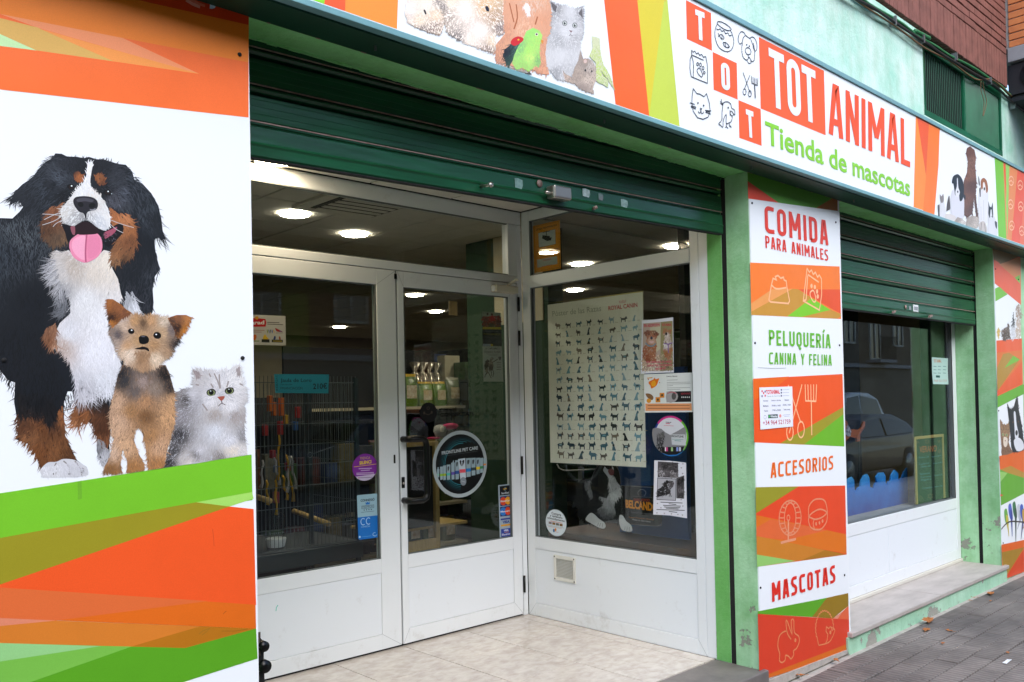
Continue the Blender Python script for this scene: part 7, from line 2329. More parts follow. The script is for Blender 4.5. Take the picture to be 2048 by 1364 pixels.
zc = Z(980, 400, 8.525)
t = thing('video_surveillance_sign', 'orange ZONA VIDEOVIGILADA sign with camera picture in upper side pane', 'sign', on_x(1094, 490, OUT))
p = Pr('x', IN + .002)
p.poly(zc(735, 445, 1190, 340, 1212, 1165, 758, 1245), '#e89c18')
p.line(zc(755, 462, 1172, 365, 1192, 1145, 778, 1222), .0015, '#7c5418', closed=True)
p.text('ZONA VIDEOVIGILADA', zc(790, 522)[0], zc(1145, 437)[0], zc(788, 492)[0], '#30240c', bold=.02)
p.poly(zc(825, 565, 1112, 498, 1120, 750, 835, 810), '#c4c8c4')
p.line(zc(825, 565, 1112, 498, 1120, 750, 835, 810), .0015, '#403c20', closed=True)
p.poly(zc(895, 600, 1020, 615, 1015, 690, 970, 700, 890, 655), '#16161a'); p.poly(zc(1015, 640, 1055, 635, 1040, 690, 1010, 690), '#24242a'); p.line(zc(960, 540, 962, 605), .006, '#20201c'); p.poly(zc(900, 550, 1020, 525, 1022, 532, 900, 560), '#50504c')
p.line(zc(785, 888, 1175, 818), .002, '#6c5010')
p.line(zc(790, 900, 1170, 830), .0015, '#8c6c20'); p.line(zc(845, 972, 1140, 930), .0015, '#6c5010')
p.poly(zc(800, 1020, 1145, 955, 1150, 1090, 808, 1155), '#b8bcb4'); p.text('SEGURIDAD', zc(905, 1045)[0], zc(1045, 1018)[0], zc(903, 1018)[0], '#c05848', bold=.02); p.line(zc(885, 1138, 1065, 1102), .0035, '#c06040')
p.build('sign_sheet', MT['print_matt'], t)

# display behind the side window
t = thing('display_bench', 'grey display bench behind the lower side window', 'bench', (4.5, 3.4, 0))
MB().box(4.06, 4.60, 2.82, 4.02, .50, .56).build('bench_top', mat('bench_grey', '#4c4a4c', .5, col2='#6a4c34', vscale=5), t)
MB().box(4.08, 4.12, 2.9, 2.94, 0, .5).build('leg', MT['dark_metal'], t)
MB().box(4.08, 4.12, 3.9, 3.94, 0, .5).build('leg', MT['dark_metal'], t)
t = thing('blue_display_panel', 'deep blue panel standing behind the notices in side window', 'panel', (4.35, 3.1, .5))
MB().box(4.33, 4.36, on_x(1372, 850, 4.33)[1], on_x(1235, 850, 4.33)[1], .56, on_x(1330, 735, 4.33)[2]).build('panel', mat('deep_blue', '#1d4f8c', .5), t)
BX = 4.12
t = thing('dog_food_standee', 'cardboard standee of a black and white collie beside BELCANDO board', 'standee', (BX, 3.7, .56))
p = Pr('x', BX)
p.poly(zs(640, 440, 1470, 440, 1570, 500, 1575, 900, 1540, 945, 1040, 915, 860, 890, 800, 880), '#16171a')
p.line(zs(1065, 440, 1460, 465), .003, '#7c7c80'); p.line(zs(860, 890, 1060, 905, 1520, 945, 1570, 900), .003, '#7c7c80', sm=3)
p.text('BELCANDO', zs(1125, 710)[0], zs(1520, 760)[0], zs(1122, 615)[0], '#d8901c', bold=.045)
p.text('DOG FOOD', zs(1225, 632)[0], zs(1425, 640)[0], zs(1225, 600)[0], '#a83c24', bold=.02)
p.text('Super Premium Quality', zs(1165, 840)[0], zs(1475, 872)[0], zs(1165, 820)[0], '#b0762c'); p.text('Made in Germany', zs(1205, 870)[0], zs(1435, 898)[0], zs(1205, 850)[0], '#b8b8b8')
p.line(zs(1190, 600, 1195, 570, 1455, 590, 1455, 640), .002, '#6c6c70'); p.line(zs(1190, 740, 1200, 775, 1440, 790), .002, '#6c6c70')
p.line(zs(1285, 560, 1275, 530, 1300, 495, 1340, 490, 1375, 520, 1370, 550, 1350, 570), .002, '#a0a0a4', sm=3)
bc = zs(460, 690, 510, 600, 520, 420, 600, 350, 700, 360, 730, 260, 770, 200, 800, 150, 860, 135, 930, 160, 1000, 190, 1040, 260, 1060, 420, 1075, 550, 1040, 620, 1050, 740, 1110, 830, 1180, 900, 1205, 980, 1170, 1015, 1070, 990, 1040, 900, 940, 870, 860, 900, 875, 960, 830, 975, 740, 940, 630, 880, 560, 850, 530, 800, 545, 720)
p.poly(bc, '#1c1c1e')
p.fur(bc, 1700, 8, 1.4, [(1160, 990, 140), (1200, 960, 100), (1220, 1000, 90), (1170, 1040, 120), (1250, 1040, 60)],
      [(1160, 970, '#202226'), (1150, 1010, '#18191c'), (1190, 990, '#101113'), (1200, 975, '#0e0f11'), (1240, 1030, '#1a1a1c'), (1175, 1030, '#141416'), (1237, 965, '#26262a'), (1165, 990, '#0e0f12')], jc=.2, thick=1e-4)
chs = zs(915, 330, 960, 300, 1030, 380, 1060, 470, 1072, 545, 1010, 600, 975, 680, 1000, 780, 940, 840, 860, 830, 770, 740, 840, 690, 855, 640, 800, 575, 890, 600, 925, 520, 910, 420)
p.poly(chs, '#8c8c90')
p.fur(chs, 900, 8, 1.3, [(1225, 980, 90), (1210, 1010, 100), (1190, 1020, 110)], [(1225, 970, '#b4b4b8'), (1235, 990, '#c4c4c8'), (1215, 1010, '#a4a4a8'), (1205, 1020, '#66666a'), (1215, 1035, '#4c4c50')], jc=.12, thick=5e-5)
p.fur(zs(620, 390, 700, 370, 690, 470, 720, 540, 700, 600, 650, 520), 140, 8, 1.3, [(1178, 975, 110)], [(1178, 975, '#7c7c80')], jc=.2, thick=5e-5)
p.poly(zs(640, 830, 690, 780, 740, 800, 790, 850, 860, 900, 876, 950, 850, 975, 800, 965, 740, 935, 690, 905, 630, 870), '#cfcfd2', 3)
p.poly(zs(1050, 810, 1090, 815, 1130, 880, 1190, 930, 1208, 985, 1190, 1012, 1130, 1008, 1075, 985, 1045, 900), '#cfcfd2', 3)
for a in (zs(790, 900, 775, 940), zs(815, 905, 800, 950), zs(840, 910, 835, 955), zs(1120, 950, 1110, 990), zs(1145, 950, 1140, 1000), zs(1170, 955, 1170, 1000)):
    p.line(a, .003, '#6c6c70')
p.poly(zs(830, 200, 870, 180, 900, 240, 960, 200, 980, 260, 970, 310, 930, 360, 880, 300, 850, 260), '#c4c4c8', 3)
p.poly(zs(770, 210, 800, 160, 850, 140, 870, 190, 840, 260, 850, 330, 790, 330, 760, 280), '#17181a', 3)
p.poly(zs(985, 200, 1030, 240, 1055, 330, 1060, 430, 1020, 400, 990, 320), '#17181a', 3)
p.line(zs(700, 370, 720, 300, 780, 200, 850, 140, 930, 155), .0022, '#77777c', sm=3)
p.line(zs(1000, 190, 1045, 270, 1065, 420), .0022, '#9a9a9e', sm=3)
p.poly(zs(860, 190, 900, 175, 950, 200, 950, 240, 900, 240), '#18181a', 3)
p.poly(zs(905, 260, 930, 232, 970, 240, 982, 280, 965, 315, 930, 310), '#8c5458', 3)
p.build('standee_board', MT['print'], t)
t = thing('wire_stand', 'pale wire stand with a curved arm behind the standee', 'stand', (4.5, 3.9, 0))
a = [tuple(on_x(x_, y_, 4.42)) for x_, y_ in ((1114, 928), (1118, 936), (1128, 941), (1145, 941), (1195, 938))]
MB().tube(a, .005, 8).build('arm', MT['zinc'], t)
q = on_x(1160, 940, 4.42)
MB().box(q[0], q[0] + .02, q[1] - .02, q[1] + .02, 0, q[2] + .02).build('upright', MT['wire'], t)
t = thing('goods_rack', 'dim rack of packaged pet goods behind side window', 'rack', (5.6, 4.6, 0))
for z in (.3, .75, 1.2, 1.65):
    MB().box(5.3, 5.34, 3.2, 7.4, z - .02, z).box(5.34, 5.8, 3.2, 7.4, z - .02, z).build('shelf_board', MT['dark_metal'], t)
MB().box(5.81, 5.85, 3.2, 7.4, 0, 2.0).build('back_panel', MT['blackmat'], t)
for z in (.3, .75, 1.2, 1.65):
    y = 3.3
    while y < 7.3:
        w_, h_ = random.uniform(.16, .34), random.uniform(.14, .34)
        o = MB().box(5.38, 5.6, y, y + w_, z, z + h_).build('goods_pack', bpy.data.materials['pack%d' % (gi % 8)], None, bevel=.006)
        cn_ = ['green', 'dark red', 'blue', 'mustard', 'grey', 'teal', 'rust brown', 'pale grey'][gi % 8]
        tag(o, '%s %s goods pack on the %s shelf of the rack behind side window' % ('front' if y < 4.6 else ('middle' if y < 6 else 'rearmost'), cn_, {.3: 'lowest', .75: 'second', 1.2: 'third', 1.65: 'top'}[z]), 'pack', 'goods packs on the side rack')
        gi += 1
        y += w_ + random.uniform(.02, .1)

# =================================================================== DOOR STICKERS
DG = DY + .0215     # outer face of door glass
t = thing('frontline_pet_care_sticker', 'big round black FRONTLINE PET CARE sticker with white rim on door', 'sticker', on_y(921, 928, DG))
zf = Z(860, 850, 5.684)
p = Pr('y', DG - .0005)
cuv = p.px([zf(347, 443)[0]])[0]
ruv = abs(p.px([zf(657, 443)[0]])[0][0] - p.px([zf(38, 443)[0]])[0][0]) / 2
rv = abs(p.px([zf(347, 62)[0]])[0][1] - p.px([zf(347, 825)[0]])[0][1]) / 2
p.circ_uv(cuv, ruv, '#aab4b6', r2=rv)
p.circ_uv(cuv, ruv * .89, '#0c0d10', r2=rv * .89)
for i, rr_ in enumerate((.62, .67, .72, .76, .80)):
    aa = np.radians(np.linspace(85 - i * 12, 265, 30))
    V, F = ribbon_pts([(cuv[0] + .012 + ruv * rr_ * math.cos(a), cuv[1] + rv * rr_ * math.sin(a)) for a in aa], .0038 - i * .0005)
    p.raw(V, F, lin(['#2f8c9c', '#287884', '#1f6470', '#18505c', '#143e48'][i]))
p.text('FRONTLINE PET CARE', zf(135, 338)[0], zf(545, 275)[0], zf(133, 300)[0], '#c4ccd0', bold=.02)
p.line(zf(170, 352, 540, 295), .0015, '#5c6468')
for (x_, y0_, y1_, w_, c_) in ((92, 505, 600, 28, '#8cc4b0'), (130, 475, 625, 34, '#9cc83c'), (165, 462, 628, 34, '#a8b83c'), (210, 452, 625, 44, '#5cc0b0'), (260, 430, 622, 40, '#6c5cb0'), (308, 402, 620, 46, '#3c5ca0'), (437, 378, 592, 58, '#2c84c8'), (493, 375, 575, 52, '#3c4c50'), (545, 375, 560, 44, '#e0c83c'), (585, 376, 545, 38, '#3c8c5c'), (622, 380, 490, 30, '#e0903c')):
    p.poly(zf(x_ - w_ / 2, y0_, x_ + w_ / 2, y0_ - 3, x_ + w_ * .42, y1_ - 6, x_ - w_ * .38, y1_), '#9cb0b8')
    p.poly(zf(x_ - w_ * .47, y0_ + (y1_ - y0_) * .55, x_ + w_ * .47, y0_ + (y1_ - y0_) * .53, x_ + w_ * .44, y0_ + (y1_ - y0_) * .7, x_ - w_ * .42, y0_ + (y1_ - y0_) * .72), c_)
    if w_ > 40: p.poly(zf(x_ - w_ * .25, y0_ + 25, x_ + w_ * .2, y0_ + 20, x_ + w_ * .1, y0_ + 60, x_ - w_ * .2, y0_ + 70), '#4c5458', 2)
p.poly(zf(253, 430, 262, 405, 270, 402, 272, 440), '#9cb0b8'); p.poly(zf(82, 510, 88, 478, 96, 478, 98, 510), '#9cb0b8')
p.poly(zf(318, 388, 400, 375, 408, 600, 345, 620), '#c4d0d8'); p.poly(zf(335, 505, 402, 500, 404, 540, 338, 545), '#e05c6c')
p.poly(zf(335, 410, 350, 400, 360, 420, 375, 398, 390, 402, 385, 430, 372, 460, 360, 470, 345, 450), '#20262a', 2); p.poly(zf(355, 420, 368, 418, 366, 465, 360, 468), '#c4d0d8')
p.ell(*zf(378, 640)[0], 6, 8.5, '#8c949c'); p.line(zf(355, 635, 400, 650), .003, '#b8c0c8')
p.build('sticker', MT['print'], t)

t = thing('card_payment_sticker', 'vertical strip sticker of bank card logos low on right door', 'sticker', on_y(1012, 1023, DG))
p = Pr('y', DG - .0005)
p.poly(zf(775, 685, 920, 668, 942, 1275, 793, 1298), '#a0aeb8')
p.poly(zf(790, 697, 914, 682, 917, 790, 792, 803), '#14161c')
p.line(zf(832, 728, 872, 724), .006, '#b88c2c'); p.line(zf(852, 705, 853, 750), .006, '#6c94a8'); p.line(zf(840, 740, 866, 712), .004, '#c0a040')
p.text('ServiRed', zf(812, 788)[0], zf(895, 777)[0], zf(812, 765)[0], '#c8ccd0', bold=.02)
for y_, c1, c2, s_ in ((862, '#d8502c', '#e0a430', 'MasterCard'), (980, '#2c7cc8', '#d8502c', 'Maestro')):
    p.poly(zf(795, y_ - 48, 916, y_ - 62, 920, y_ + 48, 798, y_ + 62), '#20306c')
    p.ell(*zf(832, y_ + 4)[0], 6.1, 8.4, c1); p.ell(*zf(885, y_ - 3)[0], 5.7, 8.2, c2)
    p.text(s_, zf(803, y_ + 16)[0], zf(912, y_ + 2)[0], zf(803, y_ - 4)[0], '#e0e4e8', bold=.02)
p.poly(zf(803, 1065, 920, 1050, 921, 1068, 804, 1084), '#2c4090'); p.poly(zf(805, 1135, 922, 1118, 922, 1140, 806, 1155), '#d8a02c')
p.text('VISA', zf(825, 1120)[0], zf(905, 1110)[0], zf(824, 1090)[0], '#2c4088', bold=.05)
p.poly(zf(806, 1185, 922, 1168, 925, 1258, 810, 1275), '#26449c')
p.text('VISA', zf(838, 1210)[0], zf(893, 1202)[0], zf(838, 1190)[0], '#dce0ec', bold=.04); p.text('Electron', zf(818, 1258)[0], zf(916, 1244)[0], zf(818, 1236)[0], '#dce0ec', bold=.02); p.line(zf(845, 1222, 895, 1214), .003, '#d8902c')
p.build('sticker', MT['print'], t)

t = thing('purple_round_sticker', 'round purple SILENCI campaign sticker on the left door glass', 'sticker', on_y(730, 935, DG))
zg = Z(495, 740, 6.2)
p = Pr('y', DG - .0005)
cuv = p.px([zg(1457, 1205)[0]])[0]
ruv = abs(p.px([zg(1612, 1205)[0]])[0][0] - cuv[0]); rv = abs(p.px([zg(1457, 1040)[0]])[0][1] - p.px([zg(1457, 1375)[0]])[0][1]) / 2
p.circ_uv(cuv, ruv, '#86349c', r2=rv)
aa = np.radians(np.linspace(220, 325, 14))
p.puv([(cuv[0] + ruv * math.cos(a), cuv[1] + rv * math.sin(a)) for a in aa], '#c8bcd4')
p.text('TRENCA', zg(1392, 1112)[0], zg(1520, 1102)[0], zg(1392, 1078)[0], '#d0b060'); p.text('SILENCI', zg(1388, 1172)[0], zg(1535, 1155)[0], zg(1388, 1132)[0], '#e8c83c', bold=.04)
p.line(zg(1318, 1202, 1600, 1165), .003, '#e0b83c')
for y_, a_, b_ in ((1225, 1378, 1540), (1248, 1405, 1515), (1280, 1350, 1565), (1297, 1350, 1570)):
    p.line(zg(a_, y_, b_, y_ - 8), .0042, '#c8b0d4')
p.line(zg(1375, 1338, 1545, 1330), .003, '#7c6c90'); p.ell(*zg(1380, 1338)[0], 1.2, 1.2, '#c07030')
p.build('sticker', MT['print'], t)

t = thing('connexio_sticker', 'rounded blue and white CONNEXIO sticker low on left door glass', 'sticker', on_y(735, 1033, DG))
zh = Z(500, 900, 5.247)
p = Pr('y', DG - .0005)
p.poly(zh(1122, 485, 1130, 474, 1330, 455, 1342, 465, 1348, 684, 1130, 708), '#9cbcc8')
p.poly(zh(1130, 708, 1348, 684, 1353, 905, 1342, 917, 1150, 943, 1136, 930), '#1c74c0')
p.text('CONNEXI\u00d3', zh(1160, 543)[0], zh(1307, 530)[0], zh(1160, 518)[0], '#1c2630', bold=.03)
p.poly(zh(1212, 545, 1222, 555, 1233, 542, 1245, 553, 1257, 540, 1255, 570, 1214, 573), '#1c74c0'); p.line(zh(1172, 588, 1300, 575, 1300, 605, 1172, 618), .002, '#30404c', closed=True)
p.text('PREMIUM', zh(1180, 610)[0], zh(1292, 600)[0], zh(1180, 590)[0], '#30404c')
for i in range(4): p.ell(*zh(1198 + i * 25, 630 - i * 2)[0], 1.2, 1.2, '#1c2630', n=6)
p.line(zh(1165, 655, 1305, 640), .002, '#40505c')
for cx in (1187, 1243):
    pts = [zh(cx + 24 * math.cos(a), 752 - (cx - 1187) * .12 + 34 * math.sin(a))[0] for a in np.radians(np.linspace(-50, -310, 16))]
    p.line(pts, .0038, '#bcd8ec')
p.text('COMERCIAL', zh(1165, 816)[0], zh(1262, 806)[0], zh(1165, 798)[0], '#9cc4e4'); p.ell(*zh(1152, 912)[0], 2, 2.2, '#b4d4ec'); p.line([zh(1310 + 22 * math.cos(a), 884 + 18 * math.sin(a))[0] for a in np.linspace(0, 5, 9)], .003, '#a8cce8'); p.line(zh(1170, 912, 1270, 900), .002, '#6ca8dc')
p.build('sticker', MT['print'], t)

t = thing('bird_food_sticker', 'white jarad sticker with red logo and small birds on left door', 'sticker', on_y(530, 660, DG))
zi = Z(495, 540, 6.2)
p = Pr('y', DG - .0005)
p.poly(zi(-160, 545, 470, 570, 475, 935, -150, 925), '#c4c0b8')
p.poly(zi(-20, 600, 100, 596, 222, 606, 233, 650, 225, 702, 100, 705, -20, 698), '#c0242c')
p.text('Jarad', zi(8, 675)[0], zi(208, 672)[0], zi(8, 628)[0], '#e0dcd8', bold=.035)
p.poly(zi(95, 598, 90, 582, 110, 578, 118, 572, 135, 582, 130, 612, 105, 612), '#d89c2c', 2)
for a in (zi(245, 650, 395, 652), zi(245, 670, 440, 678)):
    p.line(a, .0035, '#5c4c50')
p.line(zi(30, 745, 210, 748), .003, '#a87068'); p.line(zi(30, 768, 175, 770), .003, '#a87068')
p.poly(zi(342, 720, 365, 728, 400, 745, 440, 768, 390, 768, 355, 755), '#b03c3c', 2); p.poly(zi(395, 745, 440, 768, 400, 760), '#3c6cac'); p.line(zi(350, 782, 440, 780), .002, '#5c5450')
for i, c_ in enumerate(('#8c9c3c', '#3c5ca0', '#3c4c5c', '#4c6cb4', '#d0a03c')):
    p.poly(zi(238 + i * 20, 740, 246 + i * 20, 738, 254 + i * 20, 765, 250 + i * 20, 792, 244 + i * 20, 770), c_)
p.poly(zi(35, 885, 70, 830, 75, 805, 100, 800, 112, 820, 100, 865), '#d8702c', 2); p.poly(zi(35, 885, 60, 835, 70, 870), '#4c9c4c'); p.text('Kiko', zi(40, 890)[0], zi(148, 888)[0], zi(40, 868)[0], '#6c8c30', bold=.03)
p.poly(zi(188, 856, 215, 795, 240, 830, 262, 856), '#e0b838', 2); p.poly(zi(175, 858, 272, 860, 273, 900, 174, 896), '#30302c'); p.poly(zi(300, 862, 438, 866, 438, 900, 300, 896), '#30302c'); p.line(zi(315, 880, 425, 883), .004, '#c0a840')
p.poly(zi(320, 860, 335, 815, 350, 830, 345, 858), '#34447c', 2); p.poly(zi(392, 862, 388, 828, 405, 825, 412, 862), '#a8603c', 2)
p.build('sticker', MT['print'], t)

ze = Z(950, 610, 8.02)
t = thing('club_poster', 'dark poster with a red team photo and yellow band on door', 'poster', on_y(983, 655, DG))
p = Pr('y', DY + .0265)
p.poly(ze(108, 105, 412, 125, 432, 660, 122, 662), '#2a2c30')
p.poly(ze(108, 105, 412, 125, 418, 345, 122, 350), '#a0a494')
p.fur(ze(120, 180, 405, 170, 412, 340, 130, 345), 420, 5, 1.8, [(983, 640, 90)], [(970, 640, '#8c3424'), (984, 635, '#c03028'), (995, 645, '#7c3c28'), (984, 650, '#5c4a2c')], thick=4e-5, jc=.4, jd=50)
p.poly(ze(250, 180, 290, 175, 315, 240, 270, 265, 245, 240), '#c8282c', 2); p.ell(*ze(270, 150)[0], 2, 2.5, '#4c342c'); p.ell(*ze(200, 145)[0], 2, 2.5, '#4c342c')
p.poly(ze(122, 350, 418, 356, 420, 392, 123, 388), '#c8b020')
p.text('PROVA SON FELOS', ze(138, 478)[0], ze(405, 486)[0], ze(138, 448)[0], '#a09828'); p.line(ze(165, 418, 372, 424), .003, '#70747c'); p.line(ze(160, 515, 385, 525), .003, '#50545c')
p.poly(ze(125, 555, 420, 560, 422, 612, 126, 610), '#40424a'); p.poly(ze(125, 622, 250, 625, 250, 660, 126, 660), '#9ca4b4'); p.poly(ze(250, 625, 288, 626, 288, 660, 250, 660), '#c0a828')
p.build('poster_sheet', MT['print_matt'], t)
t = thing('football_poster', 'pale poster with a sketch of two players below dark poster', 'poster', on_y(985, 725, DG))
p = Pr('y', DY + .0265)
p.poly(ze(120, 662, 432, 664, 455, 1228, 135, 1228), '#bcc0b4')
p.text('XV CAMPUS MASCLE', ze(165, 712)[0], ze(400, 712)[0], ze(165, 680)[0], '#6c6468', bold=.01); p.text('CF BORRIOL VILA-REAL', ze(145, 770)[0], ze(415, 768)[0], ze(145, 735)[0], '#6c6468', bold=.01)
p.line(ze(180, 785, 385, 788), .002, '#90908c'); p.line(ze(215, 803, 355, 805), .003, '#80807c')
p.fur(ze(165, 900, 200, 865, 225, 880, 215, 960, 200, 1000, 210, 1090, 180, 1060, 160, 970), 160, 5, 1.3, [(975, 730, 100)], [(974, 730, '#5c5048'), (976, 740, '#8c8074')], thick=4e-5, jc=.3)
p.fur(ze(215, 920, 260, 830, 285, 840, 270, 900, 300, 960, 270, 1040, 230, 1040), 160, 5, 1.3, [(980, 730, 90)], [(981, 730, '#6c6058'), (983, 725, '#9c9084')], thick=4e-5, jc=.3)
for a in (ze(200, 1080, 165, 1120, 155, 1165), ze(215, 1080, 255, 1165, 265, 1168), ze(290, 1050, 300, 1090, 285, 1155), ze(280, 920, 330, 890, 365, 870), ze(260, 1060, 265, 1140)):
    p.line(a, .005, '#5c4c48')
p.poly(ze(375, 830, 420, 830, 415, 870, 400, 890, 380, 865), '#6c6864', 2)
for y_ in (918, 948, 980, 1005, 1035): p.line(ze(345, y_, 422, y_ + 1), .004, '#807c78')
p.line([ze(385 + 35 * math.cos(a), 1140 + 55 * math.sin(a))[0] for a in np.linspace(0, 6.28, 16)], .0015, '#a4a8a0')
p.build('poster_sheet', MT['print_matt'], t)
t = thing('connectats_lettering', 'dark ESTEM CONNECTATS lettering with round badge on door glass', 'lettering', on_y(920, 825, DG))
zk = Z(800, 780, 4.135)
p = Pr('y', DG - .0005)
p.ell(*zk(235, 185)[0], 17, 20, '#100c10'); p.ell(*zk(233, 150)[0], 3.2, 3.2, '#4c4238'); p.ell(*zk(233, 150)[0], 2, 2, '#100c10'); p.line(zk(200, 190, 233, 205, 262, 185), .004, '#4c4238', sm=3); p.ell(*zk(200, 190)[0], 2, 3, '#4c4238'); p.ell(*zk(262, 185)[0], 2, 3, '#4c4238')
p.text('ESTEM', zk(335, 178)[0], zk(465, 168)[0], zk(335, 148)[0], '#0f120e'); p.text('CONNECTATS', zk(335, 220)[0], zk(612, 210)[0], zk(335, 190)[0], '#0c0e0b', bold=.03)
p.line(zk(630, 208, 640, 185, 655, 205, 665, 185, 680, 205, 690, 185, 705, 205, 715, 170, 722, 205), .003, '#0c0e0b', sm=3); p.line(zk(735, 172, 740, 205, 755, 205, 765, 180, 770, 205, 785, 200), .003, '#0c0e0b', sm=3)
p.build('lettering', MT['print_matt'], t)

# =================================================================== DISPLAY WINDOW CONTENT
struct(MB().box(5.0, 7.69, 3.55, 3.6, 0, 2.7).build('wall_display_back', MT['blackmat']))  # dark sheet added behind the display so reflections in the glass show
t = thing('display_platform', 'dark platform inside the display window', 'platform', (6.4, 3.1, 0))
MB().box(5.02, 7.60, 2.79, 3.54, .02, .53).build('platform', MT['concrete'], t)
zw = Z(1680, 820, 5.458)
WVY = 2.93
t = thing('blue_wave_cutout', 'painted blue cutout of rounded waves standing in display window', 'cutout', (6.2, WVY, .53))
out = zw(-60, 1300, -60, 860, 55, 870, 62, 820, 90, 755, 130, 730, 155, 765, 160, 870, 185, 885, 200, 850, 225, 835, 235, 770, 265, 715, 300, 700, 322, 740, 330, 840, 370, 855, 385, 800, 405, 790, 395, 735, 430, 685, 475, 680, 498, 720, 500, 800, 520, 820, 530, 780, 550, 780, 565, 710, 600, 655, 635, 690, 640, 780, 655, 755, 680, 740, 700, 680, 735, 630, 745, 1100)
o3 = [on_y(x_, y_, WVY) for x_, y_ in out]
pts = [(float(q[0]), max(float(q[2]), .531)) for q in o3]
pts2 = [pts[0]]
for q in pts[1:]:
    if abs(q[0] - pts2[-1][0]) + abs(q[1] - pts2[-1][1]) > .004: pts2.append(q)
wm, nt, b = newmat('wave_paint')
g = N(nt, 'ShaderNodeNewGeometry'); sp_ = N(nt, 'ShaderNodeSeparateXYZ'); nt.links.new(g.outputs['Position'], sp_.inputs[0])
mr = N(nt, 'ShaderNodeMapRange'); mr.inputs['From Min'].default_value = .53; mr.inputs['From Max'].default_value = 1.12; nt.links.new(sp_.outputs['Z'], mr.inputs['Value'])
nn_ = N(nt, 'ShaderNodeTexNoise', Scale=7.0, Detail=6.0); nt.links.new(g.outputs['Position'], nn_.inputs['Vector'])
ma = N(nt, 'ShaderNodeMath', operation='MULTIPLY_ADD'); ma.inputs[1].default_value = .5; nt.links.new(nn_.outputs[0], ma.inputs[0]); nt.links.new(mr.outputs[0], ma.inputs[2])
r_ = N(nt, 'ShaderNodeValToRGB'); e_ = r_.color_ramp.elements
e_[0].position = .25; e_[0].color = (*lin('#0c3c98'), 1); e_[1].position = 1.0; e_[1].color = (*lin('#62b4de'), 1); x_ = e_.new(.6); x_.color = (*lin('#1878d0'), 1)
nt.links.new(ma.outputs[0], r_.inputs[0]); nt.links.new(r_.outputs[0], b.inputs['Base Color']); b.inputs['Roughness'].default_value = .5
MB().prism_xz(pts2, WVY, WVY + .012).build('wave_board', wm, t)
t = thing('orange_dog_cutout', 'small orange dog cutout with striped scarf above the waves', 'cutout', on_y(1708, 860, WVY + .05))
p_ = [on_y(x_, y_, WVY + .06) for x_, y_ in zw(45, 130, 60, 110, 80, 130, 85, 170, 115, 210, 215, 215, 245, 190, 265, 125, 278, 130, 270, 190, 235, 240, 220, 270, 220, 340, 190, 345, 185, 310, 150, 300, 115, 290, 60, 345, 40, 340, 45, 270, 40, 180)]
MB().prism_xz([(float(q[0]), float(q[2])) for q in p_], WVY + .06, WVY + .075).build('dog_board', mat('orange_board', '#8c4418', .6), t)
p_ = [on_y(x_, y_, WVY + .055) for x_, y_ in zw(85, 160, 105, 190, 122, 230, 115, 280, 95, 290, 60, 265, 70, 220)]
MB().prism_xz([(float(q[0]), float(q[2])) for q in p_], WVY + .054, WVY + .0595).build('scarf', mat('scarf', '#1c2034', .6, col2='#a8a8b4', vscale=50), t)
MB().bar(on_y(1718, 880, WVY + .07), on_y(1718, 1000, WVY + .07), .006).build('support_rod', MT['dark_metal'], t)
t = thing('chalkboard', 'wood framed chalkboard headed VERANO leaning in the display window', 'chalkboard', (7.45, 2.85, .53))
CB = 2.80
q4 = [on_y(x_, y_, CB) for x_, y_ in zw(805, 290, 1120, 265, 1185, 985, 840, 1055)]
xs_ = [float(q[0]) for q in q4]; zs_ = [float(q[2]) for q in q4]
fx0, fx1, fz0, fz1 = (xs_[0] + xs_[3]) / 2, (xs_[1] + xs_[2]) / 2, .54, (zs_[0] + zs_[1]) / 2
fx1 = min(fx1, 7.598)
MB().box(fx0, fx1, CB + .006, CB + .012, fz0, fz1).build('slate', mat('slate', '#22382c', .7, var=.1), t)
fr_ = MB().box(fx0, fx0 + .03, CB - .004, CB + .014, fz0, fz1).box(fx1 - .02, fx1, CB - .004, CB + .014, fz0, fz1).box(fx0 + .03, fx1 - .02, CB - .004, CB + .014, fz1 - .022, fz1)
fr_.build('frame', MT['wood'], t, bevel=.002)
p = Pr('y', CB + .005)
p.text('VERANO', zw(868, 465)[0], zw(1055, 450)[0], zw(868, 395)[0], '#c07a54', bold=.01)
for s_, x_, y_ in (('Arnes Cat', 860, 530), ('Cachorros', 865, 600), ('Champu seco', 880, 630), ('Sabanas', 870, 710), ('Correas', 880, 745), ('Higiene', 885, 775), ('Comedero', 900, 865)):
    p.text(s_, zw(x_, y_)[0], zw(x_ + 110, y_ - 14)[0], zw(x_, y_ - 24)[0], '#6ca0a8')
for x_, y_, s_ in ((1000, 518, 'desde 6,90 \u20ac'), (1015, 590, 'desde 6,90 \u20ac'), (1030, 722, 'desde 5,50 \u20ac'), (1030, 845, 'desde 7,90 \u20ac')):
    p.text(s_, zw(x_, y_)[0], zw(x_ + 105, y_ - 12)[0], zw(x_, y_ - 18)[0], '#6ca0a8')
for cx, cy, r1_ in ((950, 345, 28), (1080, 340, 18), (850, 350, 16), (1085, 450, 20), (985, 940, 34)):
    p.line([zw(cx + r1_ * (1 if i % 2 else .45) * math.cos(i * .52), cy + r1_ * (1 if i % 2 else .45) * math.sin(i * .52))[0] for i in range(12)], .003, '#a08060', closed=True)
for r1_ in (35, 55, 75): p.line([zw(855 + r1_ * math.cos(a) * .8, 1010 - r1_ * math.sin(a))[0] for a in np.linspace(0, 1.4, 8)], .003, '#a8a080')
for r1_ in (35, 55, 75): p.line([zw(1165 - r1_ * math.cos(a) * .8, 975 - r1_ * math.sin(a))[0] for a in np.linspace(.2, 1.5, 8)], .003, '#a8a080')
p.build('chalk_writing', MT['print_matt'], t)
